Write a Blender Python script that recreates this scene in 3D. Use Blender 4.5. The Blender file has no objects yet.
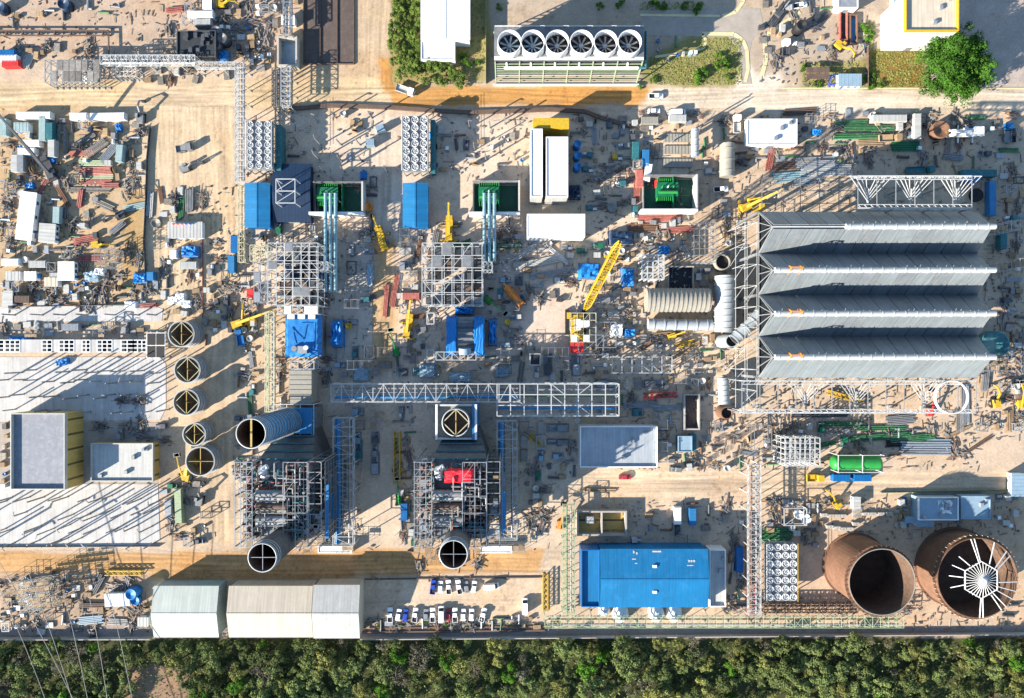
import bpy, math, random
import numpy as np
from mathutils import Vector, Matrix
random.seed(7)
rnd = random.Random(11)
S, H, CX, CY = 0.36, 245.8, 512.0, 349.0      # metres per photo pixel on the ground, camera height
scene = bpy.context.scene
COL = scene.collection
PI = math.pi

def W(px, py, z=0.0):
    """world point of height z that the photo shows at (px, py)"""
    k = S * (H - z) / H
    return Vector(((px - CX) * k, (CY - py) * k, z))
def R(x0, y0, x1, y1, z=0.0):
    a, b = W(x0, y1, z), W(x1, y0, z)
    return a.x, b.x, a.y, b.y

# ------------------------------------------------------------------ materials
def mat(name, rgb, rough=0.7, metal=0.0, var=0.18, scale=0.5, dirt=None, rib=None, rand=0.0, fine=0.0):
    m = bpy.data.materials.new(name); m.use_nodes = True
    nt = m.node_tree; N = nt.nodes; L = nt.links
    b = N['Principled BSDF']; b.inputs['Roughness'].default_value = rough; b.inputs['Specular IOR Level'].default_value = .12 if name.startswith('leaf') else .4; b.inputs['Metallic'].default_value = metal
    tc = N.new('ShaderNodeTexCoord'); geo = N.new('ShaderNodeNewGeometry')
    no = N.new('ShaderNodeTexNoise'); no.inputs['Scale'].default_value = scale; no.inputs['Detail'].default_value = 6; no.inputs['Roughness'].default_value = .7
    L.new(geo.outputs['Position'], no.inputs['Vector'])
    rp = N.new('ShaderNodeMapRange'); rp.inputs['From Min'].default_value = .3; rp.inputs['From Max'].default_value = .7
    rp.inputs['To Min'].default_value = 1 - var; rp.inputs['To Max'].default_value = 1 + var * .6
    L.new(no.outputs['Fac'], rp.inputs['Value'])
    val = rp.outputs['Result']
    if rand:
        oi = N.new('ShaderNodeObjectInfo'); mr = N.new('ShaderNodeMapRange')
        mr.inputs['To Min'].default_value = 1 - rand; mr.inputs['To Max'].default_value = 1 + rand
        L.new(oi.outputs['Random'], mr.inputs['Value'])
        mm = N.new('ShaderNodeMath'); mm.operation = 'MULTIPLY'; L.new(val, mm.inputs[0]); L.new(mr.outputs['Result'], mm.inputs[1]); val = mm.outputs[0]
    if rib:                                            # (axis, period, depth): sheet seams or ribs of the thing itself
        sp = N.new('ShaderNodeSeparateXYZ'); L.new(tc.outputs['Object'], sp.inputs[0])
        m1 = N.new('ShaderNodeMath'); m1.operation = 'DIVIDE'; m1.inputs[1].default_value = rib[1]; L.new(sp.outputs[rib[0]], m1.inputs[0])
        m2 = N.new('ShaderNodeMath'); m2.operation = 'FRACT'; L.new(m1.outputs[0], m2.inputs[0])
        m3 = N.new('ShaderNodeMath'); m3.operation = 'LESS_THAN'; m3.inputs[1].default_value = .14; L.new(m2.outputs[0], m3.inputs[0])
        m4 = N.new('ShaderNodeMath'); m4.operation = 'MULTIPLY_ADD'; m4.inputs[1].default_value = -rib[2]; m4.inputs[2].default_value = 1; L.new(m3.outputs[0], m4.inputs[0])
        mp = N.new('ShaderNodeMapping'); mp.inputs['Scale'].default_value = (1.5, .07, .07) if rib[0] == 0 else (.07, 1.5, .07); L.new(tc.outputs['Object'], mp.inputs['Vector'])
        ns = N.new('ShaderNodeTexNoise'); ns.inputs['Scale'].default_value = 1; ns.inputs['Detail'].default_value = 5; ns.inputs['Roughness'].default_value = .7; L.new(mp.outputs[0], ns.inputs['Vector'])
        rs_ = N.new('ShaderNodeMapRange'); rs_.inputs['From Min'].default_value = .3; rs_.inputs['From Max'].default_value = .7; rs_.inputs['To Min'].default_value = .78; rs_.inputs['To Max'].default_value = 1.12; L.new(ns.outputs['Fac'], rs_.inputs['Value'])
        m6 = N.new('ShaderNodeMath'); m6.operation = 'MULTIPLY'; L.new(val, m6.inputs[0]); L.new(rs_.outputs['Result'], m6.inputs[1]); val = m6.outputs[0]
        m5 = N.new('ShaderNodeMath'); m5.operation = 'MULTIPLY'; L.new(val, m5.inputs[0]); L.new(m4.outputs[0], m5.inputs[1]); val = m5.outputs[0]
    mix = N.new('ShaderNodeVectorMath'); mix.operation = 'SCALE'; mix.inputs[0].default_value = rgb
    L.new(val, mix.inputs['Scale']); out = mix.outputs[0]
    if dirt:                                           # (rgb, amount): rust, dust or grime in patches
        n2 = N.new('ShaderNodeTexNoise'); n2.inputs['Scale'].default_value = scale * 2.3; n2.inputs['Detail'].default_value = 8; n2.inputs['Roughness'].default_value = .75
        L.new(geo.outputs['Position'], n2.inputs['Vector'])
        r2 = N.new('ShaderNodeMapRange'); r2.inputs['From Min'].default_value = .62 - .3 * dirt[1]; r2.inputs['From Max'].default_value = .78; L.new(n2.outputs['Fac'], r2.inputs['Value'])
        mx = N.new('ShaderNodeMix'); mx.data_type = 'RGBA'; L.new(r2.outputs['Result'], mx.inputs['Factor']); L.new(out, mx.inputs['A']); mx.inputs['B'].default_value = (*dirt[0], 1); out = mx.outputs['Result']
    L.new(out, b.inputs['Base Color'])
    return m
DUST = (.42, .33, .24)
M = {}
def mk(k, *a, **kw): M[k] = mat(k, *a, **kw)
mk('white_paint', (.66, .66, .65), .5, dirt=(DUST, .25), var=.1)
mk('white_roof', (.68, .68, .68), .55, dirt=((.5, .46, .42), .2), var=.07, rib=(0, 1.1, .12))
mk('white_steel', (.39, .40, .40), .5, dirt=((.45, .4, .34), .25), var=.12, rand=.1)
mk('cream_steel', (.42, .40, .27), .55, dirt=((.4, .33, .22), .35), rand=.1)
mk('pale_green_steel', (.26, .33, .20), .55, dirt=((.5, .42, .3), .4), rand=.1)
mk('galvanized', (.27, .29, .31), .45, .35, var=.25, scale=1.2, rand=.12)
mk('dark_steel', (.07, .075, .085), .5, .2, var=.35, dirt=((.2, .15, .1), .25), rand=.2)
mk('mid_steel', (.20, .21, .22), .5, .25, var=.35, dirt=((.28, .2, .13), .3), rand=.2)
mk('blue_paint', (.004, .10, .29), .45, var=.16, dirt=((.04, .17, .33), .2))
mk('blue_roof', (.001, .13, .30), .6, var=.16, scale=.12, dirt=((.02, .17, .36), .3), rib=(0, 1.0, .14))
mk('blue_tarp', (.004, .145, .42), .55, var=.28, scale=.9)
mk('navy_roof', (.006, .024, .062), .5, var=.3, rib=(0, 1.2, .45))
mk('blue_pipe', (.03, .17, .36), .45, .2, var=.2)
mk('cyan_pipe', (.20, .33, .37), .4, .25, var=.2)
mk('teal', (.02, .12, .14), .5, var=.25, dirt=(DUST, .2))
mk('teal_roof', (.25, .34, .34), .55, var=.15, dirt=(DUST, .2), rib=(1, .6, .1))
mk('green_paint', (.008, .12, .055), .45, var=.28)
mk('green_floor', (.012, .075, .05), .7, var=.3)
mk('bright_green', (.02, .22, .04), .45, var=.2)
mk('pipe_green', (.03, .12, .05), .5, var=.3, dirt=(DUST, .2), rand=.25)
mk('yellow', (.47, .30, .015), .5, var=.25, dirt=((.20, .13, .06), .4), scale=1.0)
mk('orange', (.62, .20, .03), .5, var=.2, dirt=((.2, .12, .06), .2))
mk('red', (.50, .03, .03), .5, var=.2, dirt=((.25, .1, .07), .2))
mk('red_tarp', (.62, .015, .03), .5, var=.15)
mk('dull_red', (.30, .09, .07), .6, var=.25, dirt=(DUST, .25), rand=.25)
mk('rust', (.15, .076, .045), .8, var=.3, scale=.25, dirt=((.20, .115, .075), .4))
mk('lining_tan', (.22, .19, .14), .85, var=.35, scale=.6)
mk('rust_inner_shade', (.06, .038, .026), .85, var=.4, scale=.5)  # rust of the tank floor, darkened to hold the shade inside
mk('rust_lining_shade', (.10, .060, .040), .85, var=.35, scale=.5, dirt=((.2, .12, .08), .35))  # darker copy of the rust, inner shade put into its colour
mk('brown', (.10, .065, .05), .8, var=.25, dirt=((.2, .14, .1), .25))
mk('brown_floor', (.085, .062, .052), .75, var=.3, scale=.25, dirt=((.16, .12, .1), .3))
mk('wood', (.26, .18, .105), .8, var=.3, rand=.3)
mk('floor_slab', (.45, .385, .32), .88, var=.2, scale=.25, dirt=((.34, .27, .2), .45))
mk('concrete', (.34, .315, .28), .85, var=.18, dirt=((.3, .26, .22), .3), rand=.1)
mk('grey_roof', (.165, .18, .21), .7, var=.12, dirt=((.28, .28, .3), .5), scale=.3)
mk('pale_roof', (.38, .38, .36), .6, var=.1, dirt=((.5, .45, .38), .25), rib=(0, 1.0, .1))
mk('cream_roof', (.48, .42, .33), .6, var=.1, dirt=((.42, .34, .25), .3), scale=.2, rib=(0, 1.0, .1))
mk('green_roof', (.44, .47, .42), .6, var=.1, dirt=((.45, .42, .36), .25), scale=.2, rib=(0, 1.0, .1))
mk('fin', (.21, .24, .258), .55, .2, var=.14, scale=.15, rib=(0, 2.9, .12), dirt=((.15, .16, .16), .3))
mk('fin_weathered', (.175, .20, .218), .6, .2, var=.16, scale=.2, rib=(0, 2.9, .12), dirt=((.26, .25, .22), .35))
mk('duct_white', (.31, .335, .35), .45, .1, var=.12, scale=.8)
mk('beige_duct', (.25, .235, .20), .6, var=.15, dirt=((.34, .27, .2), .3))
mk('ochre_wall', (.42, .29, .085), .6, var=.12, rib=(1, 5.2, .75))
mk('glass', (.02, .03, .04), .12, var=.1)
mk('black', (.012, .012, .014), .7, var=.3)
mk('rubber', (.02, .02, .02), .9, var=.2)
mk('dark_void', (.02, .025, .03), .8, var=.4, scale=1)
mk('grey_scrap', (.22, .205, .185), .7, .15, var=.5, scale=1.5, dirt=((.2, .13, .08), .4), rand=.35)
mk('asphalt', (.30, .26, .22), .9, var=.2, scale=.3)
mk('pad', (.43, .42, .405), .85, var=.2, scale=.14, dirt=((.33, .29, .25), .4), rib=(0, 5.0, .07))
mk('kerb', (.52, .45, .26), .85, var=.2)
mk('leaf_bright', (.06, .145, .014), .92, var=.45, scale=.35, rand=.25)
mk('leaf_dark', (.108, .138, .044), .92, var=.5, scale=.35, rand=.45)
mk('leaf_yellow', (.165, .172, .048), .92, var=.4, scale=.35, rand=.3)
mk('leaf_grey', (.135, .13, .085), .92, var=.4, scale=.35, rand=.3)
mk('leaf_big', (.040, .108, .012), .92, var=.6, scale=.22)
mk('leaf_hedge', (.10, .145, .028), .92, var=.45, scale=.35, rand=.3)
mk('flat_membrane', (.30, .33, .36), .7, var=.16, scale=.2, dirt=((.36, .34, .32), .3), rib=(0, 2.0, .08))
mk('bark', (.12, .085, .06), .9, var=.3)
mk('car_white', (.80, .80, .80), .3, var=.03)
mk('car_grey', (.25, .26, .27), .3, .3, var=.05)
mk('car_blue', (.02, .06, .35), .3, var=.05)
mk('car_red', (.30, .03, .04), .3, var=.05)
mk('car_dark', (.03, .035, .04), .3, var=.05)
mk('pale_blue', (.20, .29, .36), .5, var=.15, dirt=(DUST, .15))

# ------------------------------------------------------------------ mesh building
class MB:
    def __init__(s): s.v = []; s.f = []; s.mi = []; s.ms = []; s.sm = []
    def _m(s, m):
        if m not in s.ms: s.ms.append(m)
        return s.ms.index(m)
    def add(s, vs, fs, m, smooth=False):
        o = len(s.v); k = s._m(m); s.v += [tuple(v) for v in vs]
        for f in fs: s.f.append([i + o for i in f]); s.mi.append(k); s.sm.append(smooth)
        return s
    def box(s, cx, cy, z0, lx, ly, h, m, rot=0, taper=1.0):
        c, n = math.cos(rot), math.sin(rot); vs = []
        for z, t in ((z0, 1), (z0 + h, taper)):
            for a, b in ((-1, -1), (1, -1), (1, 1), (-1, 1)):
                x, y = a * lx / 2 * t, b * ly / 2 * t
                vs.append((cx + x * c - y * n, cy + x * n + y * c, z))
        return s.add(vs, [(3, 2, 1, 0), (4, 5, 6, 7), (0, 1, 5, 4), (1, 2, 6, 5), (2, 3, 7, 6), (3, 0, 4, 7)], m)
    def rbox(s, x0, x1, y0, y1, z0, z1, m): return s.box((x0 + x1) / 2, (y0 + y1) / 2, z0, abs(x1 - x0), abs(y1 - y0), z1 - z0, m)
    def bar(s, p, q, w, m, h=None):
        p, q = Vector(p), Vector(q); d = q - p
        if d.length < 1e-6: return s
        d.normalize(); up = Vector((0, 0, 1)) if abs(d.z) < .95 else Vector((1, 0, 0))
        a = d.cross(up).normalized() * (w / 2); b = a.cross(d).normalized() * ((h or w) / 2)
        vs = [p - a - b, p + a - b, p + a + b, p - a + b, q - a - b, q + a - b, q + a + b, q - a + b]
        return s.add(vs, [(3, 2, 1, 0), (4, 5, 6, 7), (0, 1, 5, 4), (1, 2, 6, 5), (2, 3, 7, 6), (3, 0, 4, 7)], m)
    def tube(s, p, q, r, m, n=8, r2=None, cap=True):
        p, q = Vector(p), Vector(q); d = (q - p).normalized(); up = Vector((0, 0, 1)) if abs(d.z) < .95 else Vector((1, 0, 0))
        a = d.cross(up).normalized(); b = d.cross(a).normalized(); r2 = r if r2 is None else r2
        vs = [c + (a * math.cos(2 * PI * i / n) + b * math.sin(2 * PI * i / n)) * rr for c, rr in ((p, r), (q, r2)) for i in range(n)]
        s.add(vs, [(i, (i + 1) % n, n + (i + 1) % n, n + i) for i in range(n)], m, True)
        if cap: s.add(vs, [tuple(range(n - 1, -1, -1)), tuple(range(n, 2 * n))], m)
        return s
    def path(s, pts, r, m, n=8):
        for a, b in zip(pts, pts[1:]): s.tube(a, b, r, m, n)
        return s
    def lathe(s, cx, cy, prof, m, n=24, smooth=True):
        """closed profile of (radius, z) turned about a vertical axis"""
        vs = [(cx + r * math.cos(2 * PI * i / n), cy + r * math.sin(2 * PI * i / n), z) for r, z in prof for i in range(n)]
        k = len(prof)
        fs = [(j * n + i, j * n + (i + 1) % n, (j + 1) % k * n + (i + 1) % n, (j + 1) % k * n + i) for j in range(k) for i in range(n)]
        return s.add(vs, fs, m, smooth)
    def shell(s, cx, cy, z0, z1, r, t, m, n=32):
        return s.lathe(cx, cy, [(r, z0), (r, z1), (r - t, z1), (r - t, z0)], m, n, False)
    def disc(s, cx, cy, z, r, m, n=24):
        return s.add([(cx + r * math.cos(2 * PI * i / n), cy + r * math.sin(2 * PI * i / n), z) for i in range(n)], [tuple(range(n))], m)
    def prism(s, pts, z0, z1, m):
        n = len(pts); a = sum(pts[i][0] * pts[(i + 1) % n][1] - pts[(i + 1) % n][0] * pts[i][1] for i in range(n))
        if a < 0: pts = pts[::-1]
        vs = [(x, y, z0) for x, y in pts] + [(x, y, z1) for x, y in pts]
        return s.add(vs, [tuple(range(n - 1, -1, -1)), tuple(range(n, 2 * n))] + [(i, (i + 1) % n, n + (i + 1) % n, n + i) for i in range(n)], m)
    def ell(s, cx, cy, cz, rx, ry, rz, m, n=12, k=6, jit=0.0, rg=rnd, half=False):
        lo = 0 if half else -PI / 2
        vs = []; fs = []
        for j in range(k + 1):
            t = lo + (PI / 2 - lo) * j / k
            for i in range(n):
                u = 2 * PI * i / n; q = 1 + rg.uniform(-jit, jit)
                vs.append((cx + rx * q * math.cos(t) * math.cos(u), cy + ry * q * math.cos(t) * math.sin(u), cz + rz * q * math.sin(t)))
        for j in range(k):
            for i in range(n): fs.append((j * n + i, j * n + (i + 1) % n, (j + 1) * n + (i + 1) % n, (j + 1) * n + i))
        return s.add(vs, fs, m, jit < .05)
    def hull_sheet(s, x0, x1, y0, y1, z, h, m, rg, n=9, lo=.72):
        """a draped tarpaulin: creased top and skirts down to z"""
        vs = []; fs = []
        for j in range(n):
            for i in range(n):
                e = i in (0, n - 1) or j in (0, n - 1)
                x = x0 + (x1 - x0) * i / (n - 1); y = y0 + (y1 - y0) * j / (n - 1)
                vs.append((x + rg.uniform(-.2, .2), y + rg.uniform(-.2, .2), z if e else z + h * rg.uniform(lo, 1)))
        for j in range(n - 1):
            for i in range(n - 1): a = j * n + i; fs.append((a, a + 1, a + n + 1, a + n))
        return s.add(vs, fs, m)
    def mesh(s, name):
        me = bpy.data.meshes.new(name); me.from_pydata(s.v, [], s.f)
        for k in s.ms: me.materials.append(M[k])
        me.polygons.foreach_set('material_index', s.mi); me.polygons.foreach_set('use_smooth', s.sm)
        me.update(); return me

KIDS = {}
def link(name, data, parent=None, loc=None, rz=0, kind=None):
    o = bpy.data.objects.new(name, data); COL.objects.link(o)
    if parent is not None: o.parent = parent; KIDS.setdefault(parent.name, []).append(o)
    if loc is not None: o.location = loc
    if rz: o.rotation_euler.z = rz
    if kind: o['kind'] = kind
    return o
TI = {}
TH = []          # things waiting for their labels: [object, description, shared]
def tag(o, desc, cat, group=None, shared=False):
    o['category'] = cat
    if group: o['group'] = group
    e = [o, desc, shared]; TH.append(e); TI[o.name] = e; return o
def T(name, desc, cat, loc=(0, 0, 0), rz=0, group=None, shared=False):
    o = link(name, None, None, loc, rz); o.empty_display_size = .5
    return tag(o, desc, cat, group, shared)
def part(name, mb, parent, label=None):
    o = link(name, mb.mesh(name) if isinstance(mb, MB) else mb, parent)
    if label: o['label'] = label
    return o
def single(name, desc, cat, mb, loc=(0, 0, 0), rz=0, group=None, shared=False):
    return tag(link(name, mb.mesh(name) if isinstance(mb, MB) else mb, None, loc, rz), desc, cat, group, shared)
def dup(root, loc, rz=0, scale=None, desc=None, group=None, shared=None):
    def cp(o, par):
        c = o.copy(); COL.objects.link(c); c.parent = par
        if par is not None: KIDS.setdefault(par.name, []).append(c)
        for ch in list(KIDS.get(o.name, ())): cp(ch, c)
        return c
    c = cp(root, None); c.location = loc; c.rotation_euler.z = rz
    if scale: c.scale = scale if hasattr(scale, '__len__') else (scale,) * 3
    src = TI[root.name]; e = [c, desc or src[1], src[2] if shared is None else shared]; TH.append(e); TI[c.name] = e
    if group: c['group'] = group
    return c
class Kind:
    """one prototype of each key, placed first and copied after"""
    def __init__(s, make): s.make = make; s.proto = {}; s.gen = {}
    def put(s, loc, rz=0, key=(), scale=None, desc=None, group=None):
        if key not in s.proto:
            o = s.make(*key); s.proto[key] = o; o.location = loc; o.rotation_euler.z = rz; t = TI[o.name]; s.gen[key] = t[1]
            if scale: o.scale = scale if hasattr(scale, '__len__') else (scale,) * 3
            if desc: t[1] = desc
            if group: o['group'] = group
            return o
        return dup(s.proto[key], loc, rz, scale or (1, 1, 1), desc or s.gen[key], group)
# ------------------------------------------------------------------ ground
def vnoise(x, y, seed):
    g = np.random.RandomState(seed).rand(128, 128)
    xi = np.floor(x).astype(int); yi = np.floor(y).astype(int); fx = x - xi; fy = y - yi
    fx = fx * fx * (3 - 2 * fx); fy = fy * fy * (3 - 2 * fy)
    a = g[xi % 128, yi % 128]; b = g[(xi + 1) % 128, yi % 128]; c = g[xi % 128, (yi + 1) % 128]; d = g[(xi + 1) % 128, (yi + 1) % 128]
    return (a * (1 - fx) + b * fx) * (1 - fy) + (c * (1 - fx) + d * fx) * fy
def fbm(x, y, seed, o=4):
    t = 0; a = 1; n = 0
    for i in range(o): t = t + a * vnoise(x * 2 ** i, y * 2 ** i, seed + i); n += a; a *= .55
    return t / n
def sdist(px, py, poly):
    d = np.full(px.shape, 1e9); ins = np.zeros(px.shape, bool); n = len(poly)
    for i in range(n):
        (x0, y0), (x1, y1) = poly[i], poly[(i + 1) % n]
        dx, dy = x1 - x0, y1 - y0
        t = np.clip(((px - x0) * dx + (py - y0) * dy) / max(dx * dx + dy * dy, 1e-9), 0, 1)
        d = np.minimum(d, np.hypot(px - x0 - t * dx, py - y0 - t * dy))
        if y0 != y1: ins ^= ((y0 > py) != (y1 > py)) & (px < dx * (py - y0) / dy + x0)
    return np.where(ins, d, -d)
def rc(a, b, c, d): return [(a, b), (c, b), (c, d), (a, d)]
ZONES = [  # outline in photo pixels, colour of the soil itself, softness of its edge
    (rc(-400, -300, 300, 58), (.385, .285, .21), 14), (rc(300, -300, 392, 84), (.40, .30, .20), 12),
    (rc(-400, 80, 392, 111), (.475, .36, .225), 10), (rc(130, 78, 240, 330), (.47, .355, .235), 14),
    (rc(-400, 112, 128, 318), (.40, .29, .18), 14), (rc(125, 190, 146, 290), (.36, .24, .115), 8),
    (rc(240, 112, 640, 300), (.50, .40, .31), 18), (rc(310, 235, 640, 480), (.49, .395, .31), 22), (rc(560, 120, 750, 460), (.50, .39, .285), 22),
    (rc(520, 300, 585, 345), (.50, .40, .32), 14), (rc(372, 240, 396, 370), (.44, .30, .17), 10),
    ([(385, 84), (655, 86), (640, 104), (395, 109)], (.43, .225, .075), 7), ([(380, 58), (404, 60), (422, 90), (384, 92)], (.42, .22, .075), 6),
    (rc(650, 89, 1400, 112), (.50, .42, .325), 9), (rc(690, 112, 770, 300), (.45, .335, .235), 14),
    (rc(480, -300, 900, 82), (.36, .285, .215), 10), ([(640, 84), (742, 86), (744, 46), (730, 36), (690, 36), (640, 60)], (.21, .19, .075), 8),
    (rc(866, 48, 928, 88), (.19, .125, .035), 6), (rc(862, 58, 874, 88), (.13, .15, .03), 6), (rc(925, -300, 1400, 90), (.36, .30, .26), 10),
    (rc(392, -20, 490, 84), (.28, .23, .10), 8), (rc(800, 60, 866, 88), (.26, .22, .09), 10), ([(742, 62), (758, 72), (782, 72), (790, 90), (735, 90)], (.55, .47, .38), 6),
    (rc(170, 320, 260, 545), (.45, .34, .23), 14), (rc(240, 430, 560, 545), (.49, .39, .29), 18),
    ([(-400, 551), (160, 553), (330, 549), (545, 549), (540, 572), (380, 576), (160, 582), (-400, 572)], (.42, .245, .11), 6),
    (rc(355, 577, 570, 626), (.47, .365, .265), 8), (rc(575, 470, 1400, 500), (.47, .36, .25), 12), (rc(700, 415, 760, 600), (.45, .345, .25), 12),
    (rc(0, 572, 152, 634), (.36, .26, .18), 10), (rc(750, 500, 1030, 625), (.43, .315, .22), 16), (rc(745, 540, 752, 618), (.30, .10, .06), 4),
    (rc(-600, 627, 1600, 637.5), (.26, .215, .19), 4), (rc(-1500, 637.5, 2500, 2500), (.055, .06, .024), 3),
    ([(128, 668), (150, 662), (184, 672), (196, 720), (124, 720)], (.26, .17, .11), 6), ([(0, 690), (40, 694), (60, 720), (0, 720)], (.12, .09, .05), 6),
]
def soil(px, py):
    n1 = fbm(px / 38, py / 38, 3); n2 = fbm(px / 9, py / 9, 21); n3 = fbm(px / 3.3, py / 3.3, 51, 3)
    c = np.empty(px.shape + (3,)); c[:] = (.44, .34, .25)
    wob = (n2 - .5) * 9 + (n1 - .5) * 9
    for poly, col, fe in ZONES:
        w = np.clip((sdist(px, py, poly) + wob * min(1, fe / 9)) / fe + .5, 0, 1); w = (w * w * (3 - 2 * w))[..., None]
        c = c * (1 - w) + np.array(col) * w
    pink = np.clip((n1 - .45) * 3, 0, 1)[..., None]
    c = c * (1 - pink * .18 * np.array([.2, .6, 1.1]))
    c = c * (.74 + .36 * n2 + .22 * (n1 - .3))[..., None]
    for bx, hor in ((rc(-300, 83, 1300, 112), 1), (rc(-300, 549, 560, 577), 1), (rc(572, 470, 1300, 499), 1), (rc(152, 104, 236, 330), 0), (rc(362, -200, 392, 85), 0), (rc(374, 112, 396, 380), 0), (rc(700, 112, 745, 300), 0), (rc(206, 330, 240, 545), 0)):
        m = np.clip(sdist(px, py, bx) / 8 + .5, 0, 1)
        q = (fbm(px / 70 + py / 40, (py + 3 * np.sin(px / 60)) / 1.7, 91, 3) if hor else fbm((px + 3 * np.sin(py / 50)) / 1.7, py / 70 + px / 40, 92, 3)) - .5
        c = c * (1 + .7 * m * q)[..., None]
    rr = np.random.RandomState(5)
    for bx, hor, k in ((rc(-60, 83, 1090, 112), 1, 16), (rc(-60, 550, 555, 576), 1, 12), (rc(572, 471, 1090, 498), 1, 12), (rc(154, 106, 234, 320), 0, 14), (rc(362, -60, 390, 85), 0, 8), (rc(374, 112, 396, 380), 0, 8), (rc(362, 592, 565, 608), 1, 7), (rc(208, 330, 238, 545), 0, 8)):
        for _ in range(k):
            u, v = (px, py) if hor else (py, px); lo, hi = (bx[0][1], bx[2][1]) if hor else (bx[0][0], bx[2][0])
            base = rr.uniform(lo + 2, hi - 2); am = rr.uniform(.5, 5); ln = base + am * np.sin(u / rr.uniform(45, 160) + rr.uniform(0, 6)); wd = rr.uniform(.5, .9); sg = rr.choice([-.17, -.13, .1])
            m = np.clip(sdist(px, py, bx) / 6 + .3, 0, 1) * np.clip((vnoise(u / 55 + 7 * _, u * 0, 33) - .3) * 3, 0, 1)
            c = c * (1 + (sg * m * (np.exp(-((v - ln) / wd) ** 2) + np.exp(-((v - ln - 4.6) / wd) ** 2)))[..., None])
    dk = np.clip((n3 - .60) * 4.2, 0, 1) * np.clip((n1 - .38) * 4, 0, 1)
    return np.clip(c * (1 - .38 * dk)[..., None] * np.array([1.02, 1.025, 1.03]), 0, 1)
def ground_mat():
    m = bpy.data.materials.new('soil'); m.use_nodes = True; nt = m.node_tree; N = nt.nodes; L = nt.links; b = N['Principled BSDF']
    b.inputs['Roughness'].default_value = .95; b.inputs['Specular IOR Level'].default_value = .1
    at = N.new('ShaderNodeAttribute'); at.attribute_name = 'soil'; g = N.new('ShaderNodeNewGeometry')
    n1 = N.new('ShaderNodeTexNoise'); n1.inputs['Scale'].default_value = 1.1; n1.inputs['Detail'].default_value = 9; n1.inputs['Roughness'].default_value = .78; L.new(g.outputs['Position'], n1.inputs['Vector'])
    r1 = N.new('ShaderNodeMapRange'); r1.inputs['From Min'].default_value = .3; r1.inputs['From Max'].default_value = .7; r1.inputs['To Min'].default_value = .74; r1.inputs['To Max'].default_value = 1.2; L.new(n1.outputs['Fac'], r1.inputs['Value'])
    sc = N.new('ShaderNodeVectorMath'); sc.operation = 'SCALE'; L.new(at.outputs['Color'], sc.inputs[0]); L.new(r1.outputs['Result'], sc.inputs['Scale'])
    L.new(sc.outputs[0], b.inputs['Base Color'])
    bp = N.new('ShaderNodeBump'); bp.inputs['Strength'].default_value = .5; bp.inputs['Distance'].default_value = .12; L.new(n1.outputs['Fac'], bp.inputs['Height']); L.new(bp.outputs[0], b.inputs['Normal'])
    M['soil'] = m
ground_mat()
def soil_sheet(name, xs, ys, keep=None, z=0.0):
    X, Y = np.meshgrid(xs, ys); c = soil(X, Y)
    V = np.stack([(X - CX) * S, (CY - Y) * S, np.full(X.shape, z)], -1).reshape(-1, 3)
    nx, ny = len(xs), len(ys); idx = np.arange(nx * ny).reshape(ny, nx)
    F = np.stack([idx[1:, :-1], idx[1:, 1:], idx[:-1, 1:], idx[:-1, :-1]], -1).reshape(-1, 4)
    if keep is not None:
        mx = (X[1:, 1:] + X[:-1, :-1]) / 2; my = (Y[1:, 1:] + Y[:-1, :-1]) / 2; F = F[keep(mx, my).reshape(-1)]
        used = np.unique(F); rm = np.full(nx * ny, -1); rm[used] = np.arange(len(used)); F = rm[F]; V = V[used]; c = c.reshape(-1, 3)[used]
    me = bpy.data.meshes.new(name); me.from_pydata(V.tolist(), [], F.tolist()); me.materials.append(M['soil'])
    a = me.color_attributes.new('soil', 'FLOAT_COLOR', 'POINT'); a.data.foreach_set('color', np.concatenate([c.reshape(-1, 3), np.ones((len(V), 1))], 1).astype(np.float32).ravel())
    me.update(); return link(name, me, kind='structure')
gx = np.concatenate([[-3000, -1500, -700, -350], np.arange(-120, 1150, 2.2), [1350, 1700, 2500, 4000]])
gy = np.concatenate([[-3000, -1500, -700, -350], np.arange(-100, 800, 2.2), [1000, 1400, 2500, 4000]])
soil_sheet('ground', gx, gy)
def road(name, poly, z):
    xs = np.arange(min(p[0] for p in poly), max(p[0] for p in poly) + 2, 1.2); ys = np.arange(min(p[1] for p in poly), max(p[1] for p in poly) + 2, 1.2)
    return soil_sheet(name, xs, ys, lambda x, y: sdist(x, y, poly) + (fbm(x / 6, y / 6, 77, 2) - .5) * 3 > 0, z)
road('main_dirt_road', [(-150, 81), (360, 83), (392, 86), (655, 87), (1180, 89), (1180, 113), (650, 113), (620, 105), (392, 108), (250, 105), (-150, 104)], .03)
road('side_dirt_road', [(360, -140), (392, -140), (392, 85), (362, 83)], .035)
road('lower_dirt_road', [(-150, 551), (330, 549), (548, 549), (542, 574), (380, 577), (160, 582), (-150, 573)], .03)
road('service_dirt_road', [(572, 470), (1180, 468), (1180, 498), (750, 500), (700, 510), (572, 502)], .03)
road('yard_dirt_track', [(152, 106), (234, 106), (234, 240), (206, 300), (160, 300), (150, 180)], .03)
road('parking_ground', [(358, 578), (568, 578), (566, 624), (362, 626)], .03)

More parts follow.
